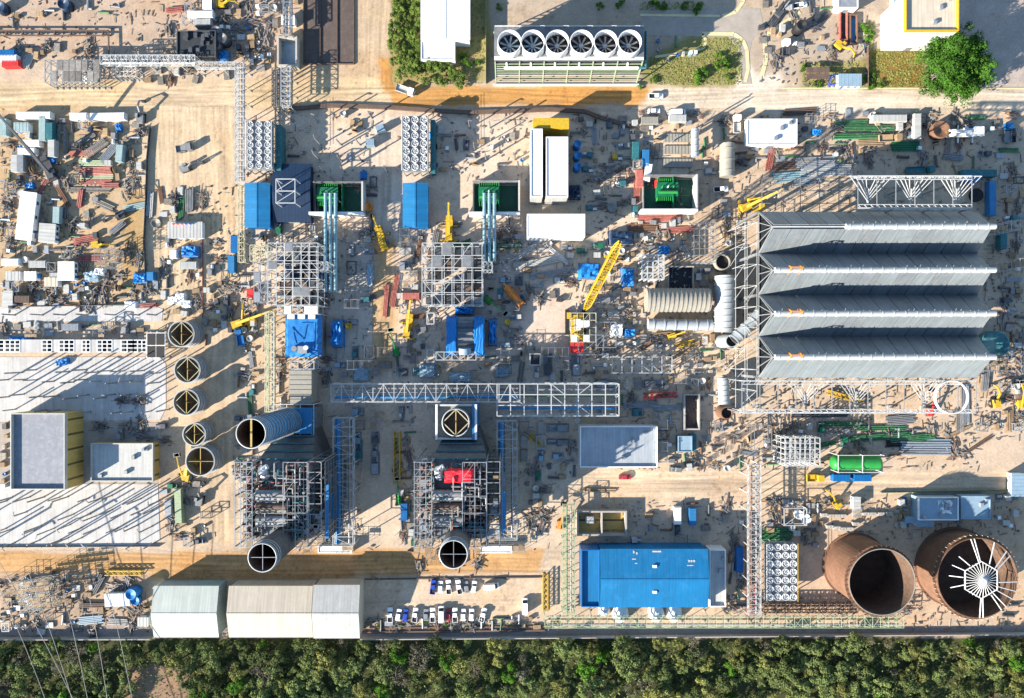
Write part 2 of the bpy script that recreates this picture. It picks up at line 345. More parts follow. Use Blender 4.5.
def slab(name, pts, z, mname, t=.12, z0=0):
    mb = MB(); mb.prism([W(*p)[:2] for p in pts], z0, z, mname); return link(name, mb.mesh(name), kind='structure')
slab('concrete_pad_lower', [(-60, 484), (158, 484), (160, 540), (150, 545), (-60, 546)], .10, 'pad')
slab('concrete_pad_upper', [(-60, 357), (160, 357), (166, 364), (166, 408), (160, 420), (-60, 422)], .10, 'pad')
slab('concrete_strip', [(-60, 307), (150, 305), (163, 309), (162, 321), (-60, 322)], .09, 'pad')
slab('concrete_apron', [(-60, 422.5), (158, 422.5), (158, 483.5), (-60, 483.5)], .06, 'asphalt')
slab('machine_floor', [(306, 240), (372, 240), (372, 372), (306, 372)], .07, 'floor_slab')
slab('turbine_floor', [(466, 240), (520, 240), (520, 372), (466, 372)], .07, 'floor_slab')
slab('asphalt_drive', [(642, 10), (760, 8), (764, 28), (752, 40), (748, 60), (752, 84), (742, 84), (738, 50), (728, 36), (642, 36)], .05, 'asphalt')
def kerb_arc(pts, w=.9):
    mb = MB(); q = [W(*p) for p in pts]
    for a, b in zip(q, q[1:]): mb.bar((a.x, a.y, .06), (b.x, b.y, .06), w, 'kerb', .16)
    link('kerb', mb.mesh('kerb'), kind='structure')
kerb_arc([(702, 33.5), (734, 34), (743, 40), (747, 50), (748, 70), (745, 82)], 1.2)
kerb_arc([(762, 76), (766, 60), (765, 44), (768, 34), (778, 27), (800, 12)], 1.4)
kerb_arc([(722, 16), (736, 12), (743, 2), (745, -20)], 1.2)
kerb_arc([(640, 15), (720, 16)], .8); kerb_arc([(655, 57), (690, 52), (704, 48), (706, 40), (702, 34)], .9)
kerb_arc([(782, 88.2), (1030, 88.6)], .5)
# ------------------------------------------------------------------ builders of things that repeat
def rrect(lx, ly, r, cx=0, cy=0, n=3):
    p = []
    for sx, sy, a0 in ((1, 1, 0), (-1, 1, 90), (-1, -1, 180), (1, -1, 270)):
        for i in range(n + 1):
            a = math.radians(a0 + 90 * i / n); p.append((cx + sx * (lx / 2 - r) + r * math.cos(a), cy + sy * (ly / 2 - r) + r * math.sin(a)))
    return p
def frustum(mb, b, z0, t, z1, m):
    n = len(b); vs = [(x, y, z0) for x, y in b] + [(x, y, z1) for x, y in t]
    return mb.add(vs, [tuple(range(n - 1, -1, -1)), tuple(range(n, 2 * n))] + [(i, (i + 1) % n, n + (i + 1) % n, n + i) for i in range(n)], m)
WH = {}
def wheel(parent, x, y, r=.36, w=.25):
    k = (r, w)
    if k not in WH:
        mb = MB(); mb.tube((0, -w / 2, 0), (0, w / 2, 0), r, 'rubber', 12); mb.tube((0, -w / 2 - .01, 0), (0, w / 2 + .01, 0), r * .55, 'galvanized', 8); WH[k] = mb.mesh('wheel')
    o = link('wheel', WH[k], parent, (x, y, r)); return o

def make_car(paint):
    t = T('parked_car', '%s parked car' % paint.split('_')[1], 'car')
    b = MB(); frustum(b, rrect(4.4, 1.8, .4), .30, rrect(4.45, 1.84, .4), .62, paint); frustum(b, rrect(4.45, 1.84, .4), .62, rrect(4.2, 1.66, .4), .92, paint); part('body', b, t)
    c = MB(); frustum(c, rrect(2.7, 1.6, .25, -.25), .92, rrect(1.75, 1.3, .2, -.3), 1.42, 'glass'); part('windows', c, t)
    r = MB(); frustum(r, rrect(1.85, 1.36, .2, -.3), 1.42, rrect(1.7, 1.2, .2, -.3), 1.50, paint); part('roof', r, t)
    for x in (-1.35, 1.35):
        for y in (-.8, .8): wheel(t, x, y, .33, .22)
    return t
def make_pickup(paint):
    t = T('parked_pickup', '%s pickup truck' % paint.split('_')[1], 'pickup')
    b = MB(); frustum(b, rrect(5.2, 1.85, .3), .38, rrect(5.25, 1.9, .3), .75, paint); frustum(b, rrect(1.5, 1.9, .3, 1.85), .75, rrect(1.35, 1.7, .3, 1.8), 1.08, paint)
    for y in (-.88, .88): b.box(-1.55, y, .75, 2.1, .12, .35, paint)
    b.box(-2.55, 0, .75, .1, 1.85, .35, paint); part('body', b, t)
    d = MB(); d.box(-1.5, 0, .755, 2.0, 1.6, .03, 'black'); part('bed', d, t)
    c = MB(); frustum(c, rrect(2.2, 1.75, .25, .3), .75, rrect(1.45, 1.4, .2, .2), 1.65, 'glass'); part('windows', c, t)
    r = MB(); frustum(r, rrect(1.55, 1.48, .2, .2), 1.65, rrect(1.45, 1.36, .2, .2), 1.74, paint); part('roof', r, t)
    for x in (-1.6, 1.65):
        for y in (-.82, .82): wheel(t, x, y, .38, .26)
    return t
def make_van(paint):
    t = T('parked_van', '%s delivery van' % paint.split('_')[1], 'van')
    b = MB(); frustum(b, rrect(5.6, 2.0, .3), .35, rrect(5.6, 2.0, .3), 1.3, paint); frustum(b, rrect(4.3, 2.0, .25, -.6), 1.3, rrect(4.1, 1.8, .25, -.6), 2.4, paint); part('body', b, t)
    c = MB(); frustum(c, rrect(1.0, 1.8, .2, 1.75), 1.3, rrect(.35, 1.5, .12, 1.45), 2.1, 'glass'); part('windscreen', c, t)
    for x in (-1.8, 1.8):
        for y in (-.88, .88): wheel(t, x, y, .38, .26)
    return t
def make_truck(cab, bed, L=9.0):
    nm = {'yellow': 'yellow', 'car_white': 'white', 'white_paint': 'white', 'blue_paint': 'blue', 'car_blue': 'blue', 'mid_steel': 'grey', 'wood': 'brown', 'red': 'red', 'dark_steel': 'dark', 'teal': 'teal', 'pale_roof': 'pale', 'concrete': 'grey', 'orange': 'orange'}
    t = T('flatbed_truck', 'truck with %s cab and %s load bed' % (nm.get(cab, cab), nm.get(bed, bed)), 'truck')
    f = MB(); f.box(0, 0, .6, L, 1.0, .35, 'dark_steel'); part('chassis', f, t)
    c = MB(); frustum(c, rrect(2.2, 2.4, .25, L / 2 - 1.1), .7, rrect(2.0, 2.3, .25, L / 2 - 1.2), 2.8, cab); cb = part('cab', c, t)
    g = MB(); g.box(L / 2 - .09, 0, 1.75, .12, 2.0, .7, 'glass'); part('windscreen', g, cb)
    b = MB(); b.box(-1.3, 0, .96, L - 2.8, 2.45, .2, bed)
    for y in (-1.2, 1.2): b.box(-1.3, y, 1.16, L - 2.8, .1, .6, bed)
    b.box(-1.3 - (L - 2.8) / 2 + .05, 0, 1.16, .1, 2.3, .6, bed); part('load_bed', b, t)
    for x in (-L / 2 + 1.2, -L / 2 + 2.4, L / 2 - 1.3):
        for y in (-1.0, 1.0): wheel(t, x, y, .5, .35)
    return t
def make_excavator(c):
    t = T('excavator', '%s excavator with its arm reached out' % {'yellow': 'yellow', 'orange': 'orange'}.get(c, 'dark'), 'excavator')
    for y in (-1.0, 1.0):
        k = MB(); pr = [(-1.9, .35), (-1.6, .02), (1.6, .02), (1.9, .35), (1.6, .8), (-1.6, .8)]
        n = 6; k.add([(x, y - .27, z) for x, z in pr] + [(x, y + .27, z) for x, z in pr], [tuple(range(n)), tuple(range(2 * n - 1, n - 1, -1))] + [(i, n + i, n + (i + 1) % n, (i + 1) % n) for i in range(n)], 'black'); part('track', k, t)
    b = MB(); frustum(b, rrect(3.2, 2.5, .3, -.5), .95, rrect(3.0, 2.3, .3, -.5), 1.9, c); part('house', b, t)
    d = MB(); frustum(d, rrect(1.5, 1.0, .1, .5, .75), 1.85, rrect(1.2, .85, .1, .4, .75), 2.9, 'glass'); d.box(.4, .75, 2.9, 1.3, .95, .08, c); part('cab', d, t)
    m = MB(); m.bar((.9, -.1, 1.6), (3.4, -.1, 4.0), .45, c, .6); m.bar((3.4, -.1, 4.0), (5.4, -.1, 3.2), .42, c, .5); part('boom', m, t)
    a = MB(); a.bar((5.4, -.1, 3.4), (6.2, -.1, 1.2), .35, c, .45); ar = part('arm', a, t)
    k = MB(); k.prism([(5.7, -.6), (6.6, -.6), (6.6, .4), (5.7, .4)], .1, 1.0, 'dark_steel'); part('bucket', k, ar)
    return t
def make_crane(boomlen, elev, c='yellow', slew=0.0):
    nm = {'yellow': 'yellow', 'dark_steel': 'dark', 'blue_paint': 'blue', 'orange': 'orange', 'bright_green': 'bright green', 'white_paint': 'white', 'red': 'red'}[c]
    t = T('mobile_crane', '%s mobile crane with telescopic boom raised' % nm, 'crane')
    b = MB(); b.box(0, 0, .8, 9, 2.5, .7, c); b.box(3.6, 0, 1.5, 1.6, 2.3, 1.1, c); part('carrier', b, t)
    for x in (-3.6, -2.2, 2.2, 3.6):
        for y in (-1.05, 1.05): wheel(t, x, y, .6, .4)
    o = MB()
    for x in (-4.2, 1.0):
        o.box(x, 0, .6, .4, 6.4, .3, c)
        for y in (-3.2, 3.2): o.box(x, y, 0, .7, .7, .6, 'dark_steel')
    part('outrigger', o, t)
    h = MB(); h.box(-2.2, 0, 1.55, 3.6, 2.4, 1.3, c, slew); part('superstructure', h, t)
    q = MB(); q.box(-1.0 * math.cos(slew) - 1.4 * math.sin(slew) * -1 - 1.2, -1.3 * math.cos(slew) - .6, 1.6, 1.5, 1.0, 1.6, 'glass', slew); part('cab', q, t)
    dx, dy = math.cos(slew), math.sin(slew); e = math.radians(elev); p0 = Vector((-2.2, 0, 2.9))
    dirv = Vector((dx * math.cos(e), dy * math.cos(e), math.sin(e)))
    m = MB(); cuts = [0, .4, .72, 1.0]
    for i, w in enumerate((.95, .75, .55)): m.bar(p0 + dirv * boomlen * cuts[i], p0 + dirv * boomlen * cuts[i + 1], w, c)
    bo = part('boom', m, t)
    tip = p0 + dirv * boomlen; k = MB(); k.tube(tip, tip - Vector((0, 0, min(tip.z - 3, 6))), .05, 'black', 4); k.box(tip.x, tip.y, tip.z - min(tip.z - 3, 6) - .8, .5, .5, .8, 'yellow'); part('hook', k, bo)
    return t
def make_boomlift(c):
    nm = {'yellow': 'yellow', 'bright_green': 'bright green', 'orange': 'orange', 'blue_paint': 'blue', 'red': 'red'}[c]
    t = T('boom_lift', '%s boom lift with folded jib' % nm, 'boom lift')
    b = MB(); frustum(b, rrect(3.2, 2.2, .3), .5, rrect(2.8, 1.8, .3), 1.5, c); part('chassis', b, t)
    for x in (-1.1, 1.1):
        for y in (-1.0, 1.0): wheel(t, x, y, .5, .4)
    m = MB(); m.bar((-1.4, 0, 1.7), (4.4, 0, 3.6), .45, c); m.bar((4.4, 0, 3.6), (7.6, .3, 3.0), .35, c); part('boom', m, t)
    k = MB()
    for z in (2.3, 3.4):
        for a, b2 in (((7.4, -.8), (8.6, -.8)), ((8.6, -.8), (8.6, 1.2)), ((8.6, 1.2), (7.4, 1.2)), ((7.4, 1.2), (7.4, -.8))): k.bar((*a, z), (*b2, z), .1, 'white_paint')
    k.box(8, .2, 2.2, 1.3, 2.1, .1, 'dark_steel')
    for a in ((7.4, -.8), (8.6, -.8), (8.6, 1.2), (7.4, 1.2)): k.bar((*a, 2.2), (*a, 3.45), .12, 'white_paint'); part('basket', k, t)
    return t
CN = {'white_paint': 'white', 'teal_roof': 'pale teal', 'blue_paint': 'bright blue', 'dull_red': 'dull red', 'teal': 'dark teal', 'pale_roof': 'pale grey', 'brown': 'brown', 'galvanized': 'grey metal', 'green_paint': 'green', 'red': 'red', 'yellow': 'yellow', 'pipe_green': 'dark green',
      'rust': 'rusty', 'grey_scrap': 'grey', 'mid_steel': 'dark grey', 'dark_steel': 'blackish', 'wood': 'timber', 'cyan_pipe': 'pale blue', 'blue_pipe': 'blue', 'concrete': 'concrete grey', 'white_steel': 'white', 'cream_steel': 'cream', 'beige_duct': 'beige', 'orange': 'orange', 'pale_green_steel': 'pale green', 'pale_blue': 'pale blue', 'duct_white': 'off white', 'cream_roof': 'cream', 'bright_green': 'bright green', 'blue_tarp': 'blue', 'black': 'black', 'navy_roof': 'navy', 'red_tarp': 'bright red', 'white_roof': 'white'}
def make_container(c, L=6.06):
    t = T('shipping_container', '%s steel %s container' % ('long' if L > 8 else 'short', CN[c]), 'container')
    b = MB(); b.box(0, 0, 0.1, L, 2.44, 2.45, c)
    for sx in (-1, 1):
        for sy in (-1, 1): b.box(sx * (L / 2 - .06), sy * 1.17, 0, .16, .16, 2.62, c)
    n = int(L / .5)
    for i in range(n): b.box(-L / 2 + (i + .5) * L / n, 0, .2, .2, 2.52, 2.2, c)
    part('body', b, t)
    r = MB(); r.box(0, 0, 2.555, L - .2, 2.2, .05, c)
    for i in range(n): r.box(-L / 2 + (i + .5) * L / n, 0, 2.6, .22, 2.2, .04, c)
    part('roof', r, t)
    for y in (-.6, .6):
        d = MB(); d.box(L / 2 + .04, y, .2, .06, 1.14, 2.3, c); d.tube((L / 2 + .09, y, .2), (L / 2 + .09, y, 2.5), .03, 'galvanized', 5); part('door', d, t)
    return t
def make_cabin(roof, L=8.0, Wd=3.0):
    t = T('site_cabin', '%s roofed %s site cabin' % (CN.get(roof, roof), 'long' if L > 9 else 'small'), 'cabin')
    b = MB(); b.box(0, 0, .25, L, Wd, 2.45, 'white_paint'); part('wall', b, t)
    r = MB(); r.box(0, 0, 2.70, L + .3, Wd + .3, .14, roof)
    k = int(L / 1.2)
    for i in range(k): r.box(-L / 2 + (i + .5) * L / k, 0, 2.84, .07, Wd + .2, .05, roof)
    part('roof', r, t)
    d = MB(); d.box(-L * .3, -Wd / 2 - .03, .27, .9, .06, 2.0, 'blue_paint'); part('door', d, t)
    for x in (0, L * .3):
        w = MB(); w.box(x, -Wd / 2 - .03, 1.2, 1.2, .06, .9, 'glass'); part('window', w, t)
    a = MB(); a.box(L * .32, Wd / 2 + .22, 1.4, .8, .4, .6, 'galvanized'); part('air_conditioner', a, t)
    f = MB()
    for x in (-L * .4, 0, L * .4): f.box(x, 0, 0, .4, Wd * .9, .25, 'concrete')
    part('footing', f, t)
    return t
def make_pipes(c, L=12.0, n=6, r=.25):
    t = T('pipe_bundle', '%s of %s %s pipes' % ('wide bundle' if n > 6 else 'bundle', 'thick' if r > .3 else 'thin', CN[c]), 'pipe bundle')
    mb = MB()
    for u in (-.35, .35): mb.box(u * L, 0, 0, .2, n * r * 2.15, .2, 'wood')
    part('bearer', mb, t)
    p = MB(); p.tube((-L / 2, 0, 0), (L / 2, 0, 0), r, c, 8, cap=False); me = p.mesh('pipe')
    for i in range(n):
        o = link('pipe', me, t, (rnd.uniform(-.4, .4), (i - (n - 1) / 2) * r * 2.1, .2 + r))
        o.rotation_euler.z = rnd.uniform(-.01, .01)
    return t
def make_beams(c, L=10.0, n=5, layers=1):
    t = T('beam_stack', 'stack of %s %s steel beams' % ('long' if L > 9 else 'short', CN[c]), 'beam stack')
    mb = MB()
    for u in (-.35, .35): mb.box(u * L, 0, 0, .2, n * .62, .2, 'wood')
    part('bearer', mb, t)
    b = MB(); b.box(0, 0, 0, L, .4, .05, c); b.box(0, 0, .05, L, .06, .3, c); b.box(0, 0, .35, L, .4, .05, c); me = b.mesh('beam')
    for k in range(layers):
        for i in range(n):
            o = link('beam', me, t, (rnd.uniform(-.6, .6), (i - (n - 1) / 2) * .6, .2 + .41 * k)); o.rotation_euler.z = rnd.uniform(-.025, .025)
    return t
def make_crate(c, lx, ly, h):
    mb = MB(); mb.box(0, 0, .1, lx, ly, h, c)
    for u in (-.42, 0, .42): mb.box(u * lx, 0, 0, .18, ly * 1.04, .1, 'wood'); mb.box(u * lx, 0, .1, .1, ly * 1.05, h * 1.02, c)
    return single('crate', '%s %s crate' % ('small' if lx < 1.6 else 'big', CN[c]), 'crate', mb)
def make_drum(c, r, h):
    mb = MB(); mb.lathe(0, 0, [(r, 0), (r, h), (r * .9, h), (r * .88, h - .04), (.01, h - .04), (.01, 0)], c, 14)
    for z in (.33, .66): mb.lathe(0, 0, [(r + .03, h * z), (r + .03, h * z + .06), (r, h * z + .06), (r, h * z)], c, 14)
    return single('drum' if r < 1 else 'storage_tank', '%s %s' % (CN[c], 'drum' if r < 1 else 'round tank with flat lid'), 'drum' if r < 1 else 'tank', mb)
def make_block(c, lx, ly, h):
    mb = MB(); frustum(mb, rrect(lx, ly, .08), 0, rrect(lx * .94, ly * .94, .08), h, c); mb.tube((0, 0, h), (0, 0, h + .15), .1, 'dark_steel', 6)
    if lx > 2:
        for u in (-.4, -.13, .13, .4):
            for v in (-.35, .35): mb.bar((u * lx, v * ly, h), (u * lx, v * ly, h + .7), .1, 'rust')
    return single('concrete_block', ('%s precast block' if lx < 2 else '%s foundation plinth') % CN[c], 'block', mb)
def make_tarp(c, lx, ly, h, seed=1):
    t = MB(); t.hull_sheet(-lx / 2, lx / 2, -ly / 2, ly / 2, .02, h, c, random.Random(seed))
    return single('tarpaulin', 'heaped %s tarpaulin' % CN[c], 'tarpaulin', t)
def make_reel(c, r=1.2, w=.9):
    t = T('cable_reel', '%s cable reel' % CN[c], 'cable reel')
    for y in (-w / 2, w / 2):
        f = MB(); f.tube((0, y - .06, r), (0, y + .06, r), r, c, 16); part('flange', f, t)
    d = MB(); d.tube((0, -w / 2 + .07, r), (0, w / 2 - .07, r), r * .6, 'black', 12); part('cable', d, t)
    return t
def make_scaffold(lx, ly, h, m='galvanized', seed=3):
    g = random.Random(seed)
    t = T('scaffold_tower', '%s scaffold with plank decks' % CN[m], 'scaffold'); mb = MB(); nx, ny = max(1, round(lx / 2.2)), max(1, round(ly / 2.2))
    for i in range(nx + 1):
        for j in range(ny + 1): mb.bar((i * lx / nx - lx / 2, j * ly / ny - ly / 2, 0), (i * lx / nx - lx / 2, j * ly / ny - ly / 2, h + g.uniform(-.6, .4)), .09, m)
    z = 2.0
    while z <= h:
        for i in range(nx + 1): mb.bar((i * lx / nx - lx / 2, -ly / 2 - .3, z), (i * lx / nx - lx / 2, ly / 2 + .3, z), .08, m)
        for j in range(ny + 1): mb.bar((-lx / 2 - .3, j * ly / ny - ly / 2, z + .1), (lx / 2 + .3, j * ly / ny - ly / 2, z + .1), .08, m)
        z += 2.0
    part('tube_frame', mb, t)
    for k in range(max(1, int(h / 2))):
        for i in range(nx):
            for j in range(ny):
                d = MB()
                if g.random() < .4: d.box((i + .5) * lx / nx - lx / 2, (j + .5) * ly / ny - ly / 2, 2 + 2 * k + .18, lx / nx * .96, ly / ny * .55, .06, 'wood')
                if d.v: part('plank_deck', d, t)
    return t
def make_skid(c, L=4.0, Wd=2.0, seed=1):
    g = random.Random(seed)
    t = T('machine_skid', '%s %s with tanks' % (CN[c], 'big machine skid' if L > 6 else 'machine skid'), 'machine'); b = MB(); b.box(0, 0, 0, L, Wd, .3, 'mid_steel'); part('base', b, t)
    h = MB(); h.box(-L * .2, 0, .3, L * .45, Wd * .7, 1.4 + g.random(), c); h.box(-L * .2, 0, .3, L * .3, Wd * .78, 1.0, c); part('housing', h, t)
    v = MB(); v.tube((L * .1, -Wd * .2, .8), (L * .45, -Wd * .2, .8), .45, g.choice([c, 'galvanized', 'white_paint']), 10); part('vessel', v, t)
    p = MB(); p.path([(-L * .45, Wd * .3, .6), (L * .3, Wd * .35, .6), (L * .35, Wd * .35, 1.8), (L * .35, -Wd * .4, 1.8)], .1, 'galvanized', 6); part('pipework', p, t)
    return t
def make_heap(c, lx, ly, h, seed=1):
    g = random.Random(seed); mb = MB()
    for i in range(26):
        u, v = g.gauss(0, .28), g.gauss(0, .28); l = g.uniform(.25, .8) * max(lx, 2); a = g.uniform(0, PI) if g.random() < .5 else g.gauss(0, .3)
        z = max(.12, h * math.exp(-4 * (u * u + v * v)) * g.uniform(.3, 1)); d = Vector((math.cos(a), math.sin(a), g.uniform(-.1, .1))) * l / 2; p = Vector((u * lx, v * ly, z))
        k = g.choice([c, c, c, 'mid_steel', 'grey_scrap', 'wood', 'rust'])
        if g.random() < .65: mb.bar(p - d, p + d, g.uniform(.08, .3), k)
        else: mb.box(p.x, p.y, 0, g.uniform(.3, 1.2), g.uniform(.3, 1.2), z, k, a)
    return single('scrap_heap', 'heap of mixed %s offcuts' % CN[c], 'scrap heap', mb)
def make_spool(c, L, r, bend):
    mb = MB(); mb.tube((-L / 2, 0, r + .1), (L / 2, 0, r + .1), r, c, 12); mb.tube((-L / 2 - .08, 0, r + .1), (-L / 2 + .08, 0, r + .1), r * 1.35, c, 12)
    if bend: mb.tube((L / 2 - r, r, r + .1), (L / 2 - r, L * .4, r + .1), r, c, 12); mb.tube((L / 2 - r, L * .4, r + .1), (L / 2 - r, L * .4 + .15, r + .1), r * 1.35, c, 12)
    for u in (-.3, .3): mb.box(u * L, 0, 0, .2, r * 2, .1, 'wood')
    return single('pipe_spool', '%s %s with flange' % (CN[c], 'bent pipe' if bend else 'straight pipe'), 'pipe', mb)
def make_rebar(lx, ly, h):
    mb = MB()
    for i in range(5):
        for j in range(3): mb.bar(((i - 2) * lx / 4, (j - 1) * ly / 2, 0), ((i - 2) * lx / 4, (j - 1) * ly / 2, h), .08, 'rust')
    for z in (h * .3, h * .7):
        for j in (-1, 1): mb.bar((-lx / 2, j * ly / 2, z), (lx / 2, j * ly / 2, z), .07, 'rust')
    mb.box(0, 0, 0, lx * 1.2, ly * 1.3, .25, 'concrete')
    return single('rebar_footing', 'footing with rusty starter bars', 'footing', mb)
def make_post(h, arm):
    mb = MB(); mb.box(0, 0, 0, .7, .7, .15, 'concrete'); mb.bar((0, 0, .15), (0, 0, h), .38, 'mid_steel')
    if arm: mb.bar((0, 0, h), (arm * math.cos(.5), arm * math.sin(.5), h), .3, 'mid_steel')
    return single('steel_post', 'thin dark steel post on the pale concrete pad', 'post', mb, shared=True)
def make_lightmast():
    t = T('light_mast', 'tall thin floodlight mast', 'light mast'); p = MB(); p.box(0, 0, 0, .8, .8, .3, 'concrete'); p.tube((0, 0, .3), (0, 0, 14), .14, 'galvanized', 6, .08); part('pole', p, t)
    h = MB(); h.bar((-1, 0, 13.8), (1, 0, 13.8), .1, 'galvanized')
    for x in (-.8, 0, .8): h.box(x, .15, 13.5, .5, .3, .3, 'white_paint')
    part('lamp_head', h, t); return t
def make_toilet(c):
    t = T('portable_toilet', '%s portable toilet' % CN[c], 'toilet'); b = MB(); b.box(0, 0, 0, 1.1, 1.1, 2.1, c); part('wall', b, t); r = MB(); r.box(0, 0, 2.1, 1.2, 1.2, .12, 'white_paint'); part('roof', r, t)
    d = MB(); d.box(0, -.57, .1, .7, .05, 1.8, c); part('door', d, t); return t
def make_sheets(c, lx, ly, h):
    mb = MB(); g = random.Random(int(lx * 10))
    for i in range(5): mb.box(g.uniform(-.2, .2), g.uniform(-.2, .2), .1 + i * h / 5, lx * g.uniform(.9, 1), ly * g.uniform(.9, 1), h / 5 * .9, c, g.uniform(-.05, .05))
    mb.box(0, 0, 0, lx * .8, ly * .8, .1, 'wood')
    return single('sheet_stack', 'flat stack of %s sheets' % CN[c], 'sheet stack', mb)
def make_frame(c, lx, ly, h):
    t = T('steel_cage', 'loose %s open steel cage' % CN[c], 'steel frame')
    for i, (x, y) in enumerate(((-1, -1), (1, -1), (1, 1), (-1, 1))):
        p = MB(); p.bar((x * lx / 2, y * ly / 2, 0), (x * lx / 2, y * ly / 2, h), .2, c); part('post', p, t)
    f = MB(); q = [(-lx / 2, -ly / 2), (lx / 2, -ly / 2), (lx / 2, ly / 2), (-lx / 2, ly / 2)]
    for z in (h * .5, h):
        for a, b in zip(q, q[1:] + q[:1]): f.bar((*a, z), (*b, z), .2, c)
    f.bar((*q[0], h), (*q[2], h), .14, c); part('beam_ring', f, t); return t
K = {k: Kind(f) for k, f in dict(car=make_car, pickup=make_pickup, van=make_van, truck=make_truck, excavator=make_excavator, crane=make_crane, lift=make_boomlift, container=make_container, cabin=make_cabin,
     pipes=make_pipes, beams=make_beams, crate=make_crate, drum=make_drum, block=make_block, tarp=make_tarp, reel=make_reel, scaffold=make_scaffold, skid=make_skid, heap=make_heap, spool=make_spool,
     rebar=make_rebar, post=make_post, mast=make_lightmast, toilet=make_toilet, sheets=make_sheets, frame=make_frame).items()}
GROUPS = dict(car='cars parked on the site', pickup='pickups parked on the site', van='vans parked on the site', truck='trucks on the site', excavator='excavators on the site', crane='mobile cranes on the site', lift='boom lifts on the site', container='shipping containers',
     cabin='site cabins', pipes='pipe bundles', beams='beam stacks', crate='crates lying about', drum='drums and small tanks', block='precast blocks', tarp='tarpaulin heaps', reel='cable reels', scaffold='scaffold towers', skid='machine skids', heap='scrap heaps',
     spool='loose pipe spools', rebar='footings with starter bars', post='steel posts on the concrete pads', mast='floodlight masts', toilet='portable toilets', sheets='sheet stacks', frame='loose steel frames')
OCC = []         # ground already taken, in photo pixels
TOPZ = dict(container=2.6, cabin=2.8, car=.8, pickup=.9, post=0, mast=0, rebar=0, crane=2, scaffold=4, frame=2, truck=1.5, van=1.8, pipes=.4, beams=.4, heap=.2, sheets=.4)
def put(kind, px, py, deg=0, *key, scale=None, desc=None, z=0.0, rad=None):
    """deg: anticlockwise, 0 = along the photo's rows"""
    o = K[kind].put(Vector((*W(px, py, TOPZ.get(kind, 1)).xy, z)), math.radians(deg), key, scale, desc, GROUPS[kind])
    OCC.append((px, py, rad or 5)); return o
# ------------------------------------------------------------------ buildings and plant
def local(pts, c): return [(x - c[0], y - c[1]) for x, y in pts]
def occ(x0, y0, x1, y1):
    for x in np.arange(x0 + 3, x1, 8):
        for y in np.arange(y0 + 3, y1, 8): OCC.append((x, y, 7))
def gable(name, desc, px, ze, zr, axis, wallm, roofm, cat='building', roof2=None, vents=0, doors=1, group=None, over=.4):
    x0, x1, y0, y1 = R(*px, ze); cx, cy = (x0 + x1) / 2, (y0 + y1) / 2; occ(*px)
    lx, ly = x1 - x0, y1 - y0
    t = T(name, desc, cat, (cx, cy, 0), 0 if axis == 'x' else PI / 2, group)
    if axis != 'x': lx, ly = ly, lx
    w = MB(); hx, hy = lx / 2 - .3, ly / 2 - .3
    w.box(0, 0, 0, 2 * hx, 2 * hy, ze - .05, wallm)
    for s in (-1, 1): w.add([(s * hx, -hy, ze - .05), (s * hx, hy, ze - .05), (s * hx, 0, zr - .15), (s * (hx - .2), -hy, ze - .05), (s * (hx - .2), hy, ze - .05), (s * (hx - .2), 0, zr - .15)], [(0, 1, 2), (5, 4, 3), (0, 2, 5, 3), (1, 4, 5, 2)], wallm)
    part('wall', w, t)
    for s in (-1, 1):
        r = MB(); a = (0, zr); b = (s * (ly / 2 + over * .2), ze - .05)
        vs = [(x, y, z + d) for x in (-lx / 2, lx / 2) for (y, z) in (a, b) for d in (0, .16)]
        r.add(vs, [(0, 1, 3, 2), (4, 6, 7, 5), (1, 5, 7, 3), (0, 2, 6, 4), (2, 3, 7, 6), (0, 4, 5, 1)], roofm if s > 0 or not roof2 else roof2)
        ro = part('roof', r, t)
        for i in range(vents):
            v = MB(); v.box(-lx / 2 + (i + .5) * lx / vents, s * ly * .22, (ze * .45 + zr * .55) + .1, 1.4, .9, .5, 'white_paint'); part('skylight', v, ro)
    c = MB(); c.box(0, 0, zr + .14, lx + .02, .5, .08, roofm); part('ridge_cap', c, t)
    for i in range(doors):
        d = MB(); d.box(-lx / 2 + (i + .5) * lx / doors, -hy - .04, 0.02, min(4, lx / doors * .6), .08, min(4, ze * .7), 'galvanized'); part('door', d, t)
    return t
def flat(name, desc, px, z, wallm, roofm, par=.5, parm=None, cat='building', units=0, group=None, doors=1, umat='galvanized', seed=2, pw=.35):
    g = random.Random(seed); x0, x1, y0, y1 = R(*px, z); cx, cy = (x0 + x1) / 2, (y0 + y1) / 2; lx, ly = x1 - x0, y1 - y0; occ(*px)
    t = T(name, desc, cat, (cx, cy, 0), 0, group); w = MB(); w.box(0, 0, 0, lx, ly, z - .1, wallm); part('wall', w, t)
    r = MB(); r.box(0, 0, z - .1, lx - .02, ly - .02, .1, roofm); ro = part('roof', r, t)
    if par:
        p = MB()
        for s in (-1, 1): p.box(s * (lx / 2 - pw / 2 + .03), 0, z - .3, pw, ly + .06, par + .3, parm or wallm); p.box(0, s * (ly / 2 - pw / 2 + .03), z - .3, lx - 2 * pw + .06, pw, par + .3, parm or wallm)
        part('parapet', p, t)
    for i in range(units):
        u = MB(); a, b = g.uniform(-.38, .38) * lx, g.uniform(-.38, .38) * ly; u.box(a, b, z, g.uniform(.8, 1.8), g.uniform(.8, 1.8), g.uniform(.5, 1.2), umat); part('roof_unit', u, ro)
    for i in range(doors):
        d = MB(); d.box(-lx / 2 + (i + .5) * lx / doors, -ly / 2 - .04, .02, min(2.5, lx * .3), .08, min(2.6, z * .8), 'galvanized'); part('door', d, t)
    return t
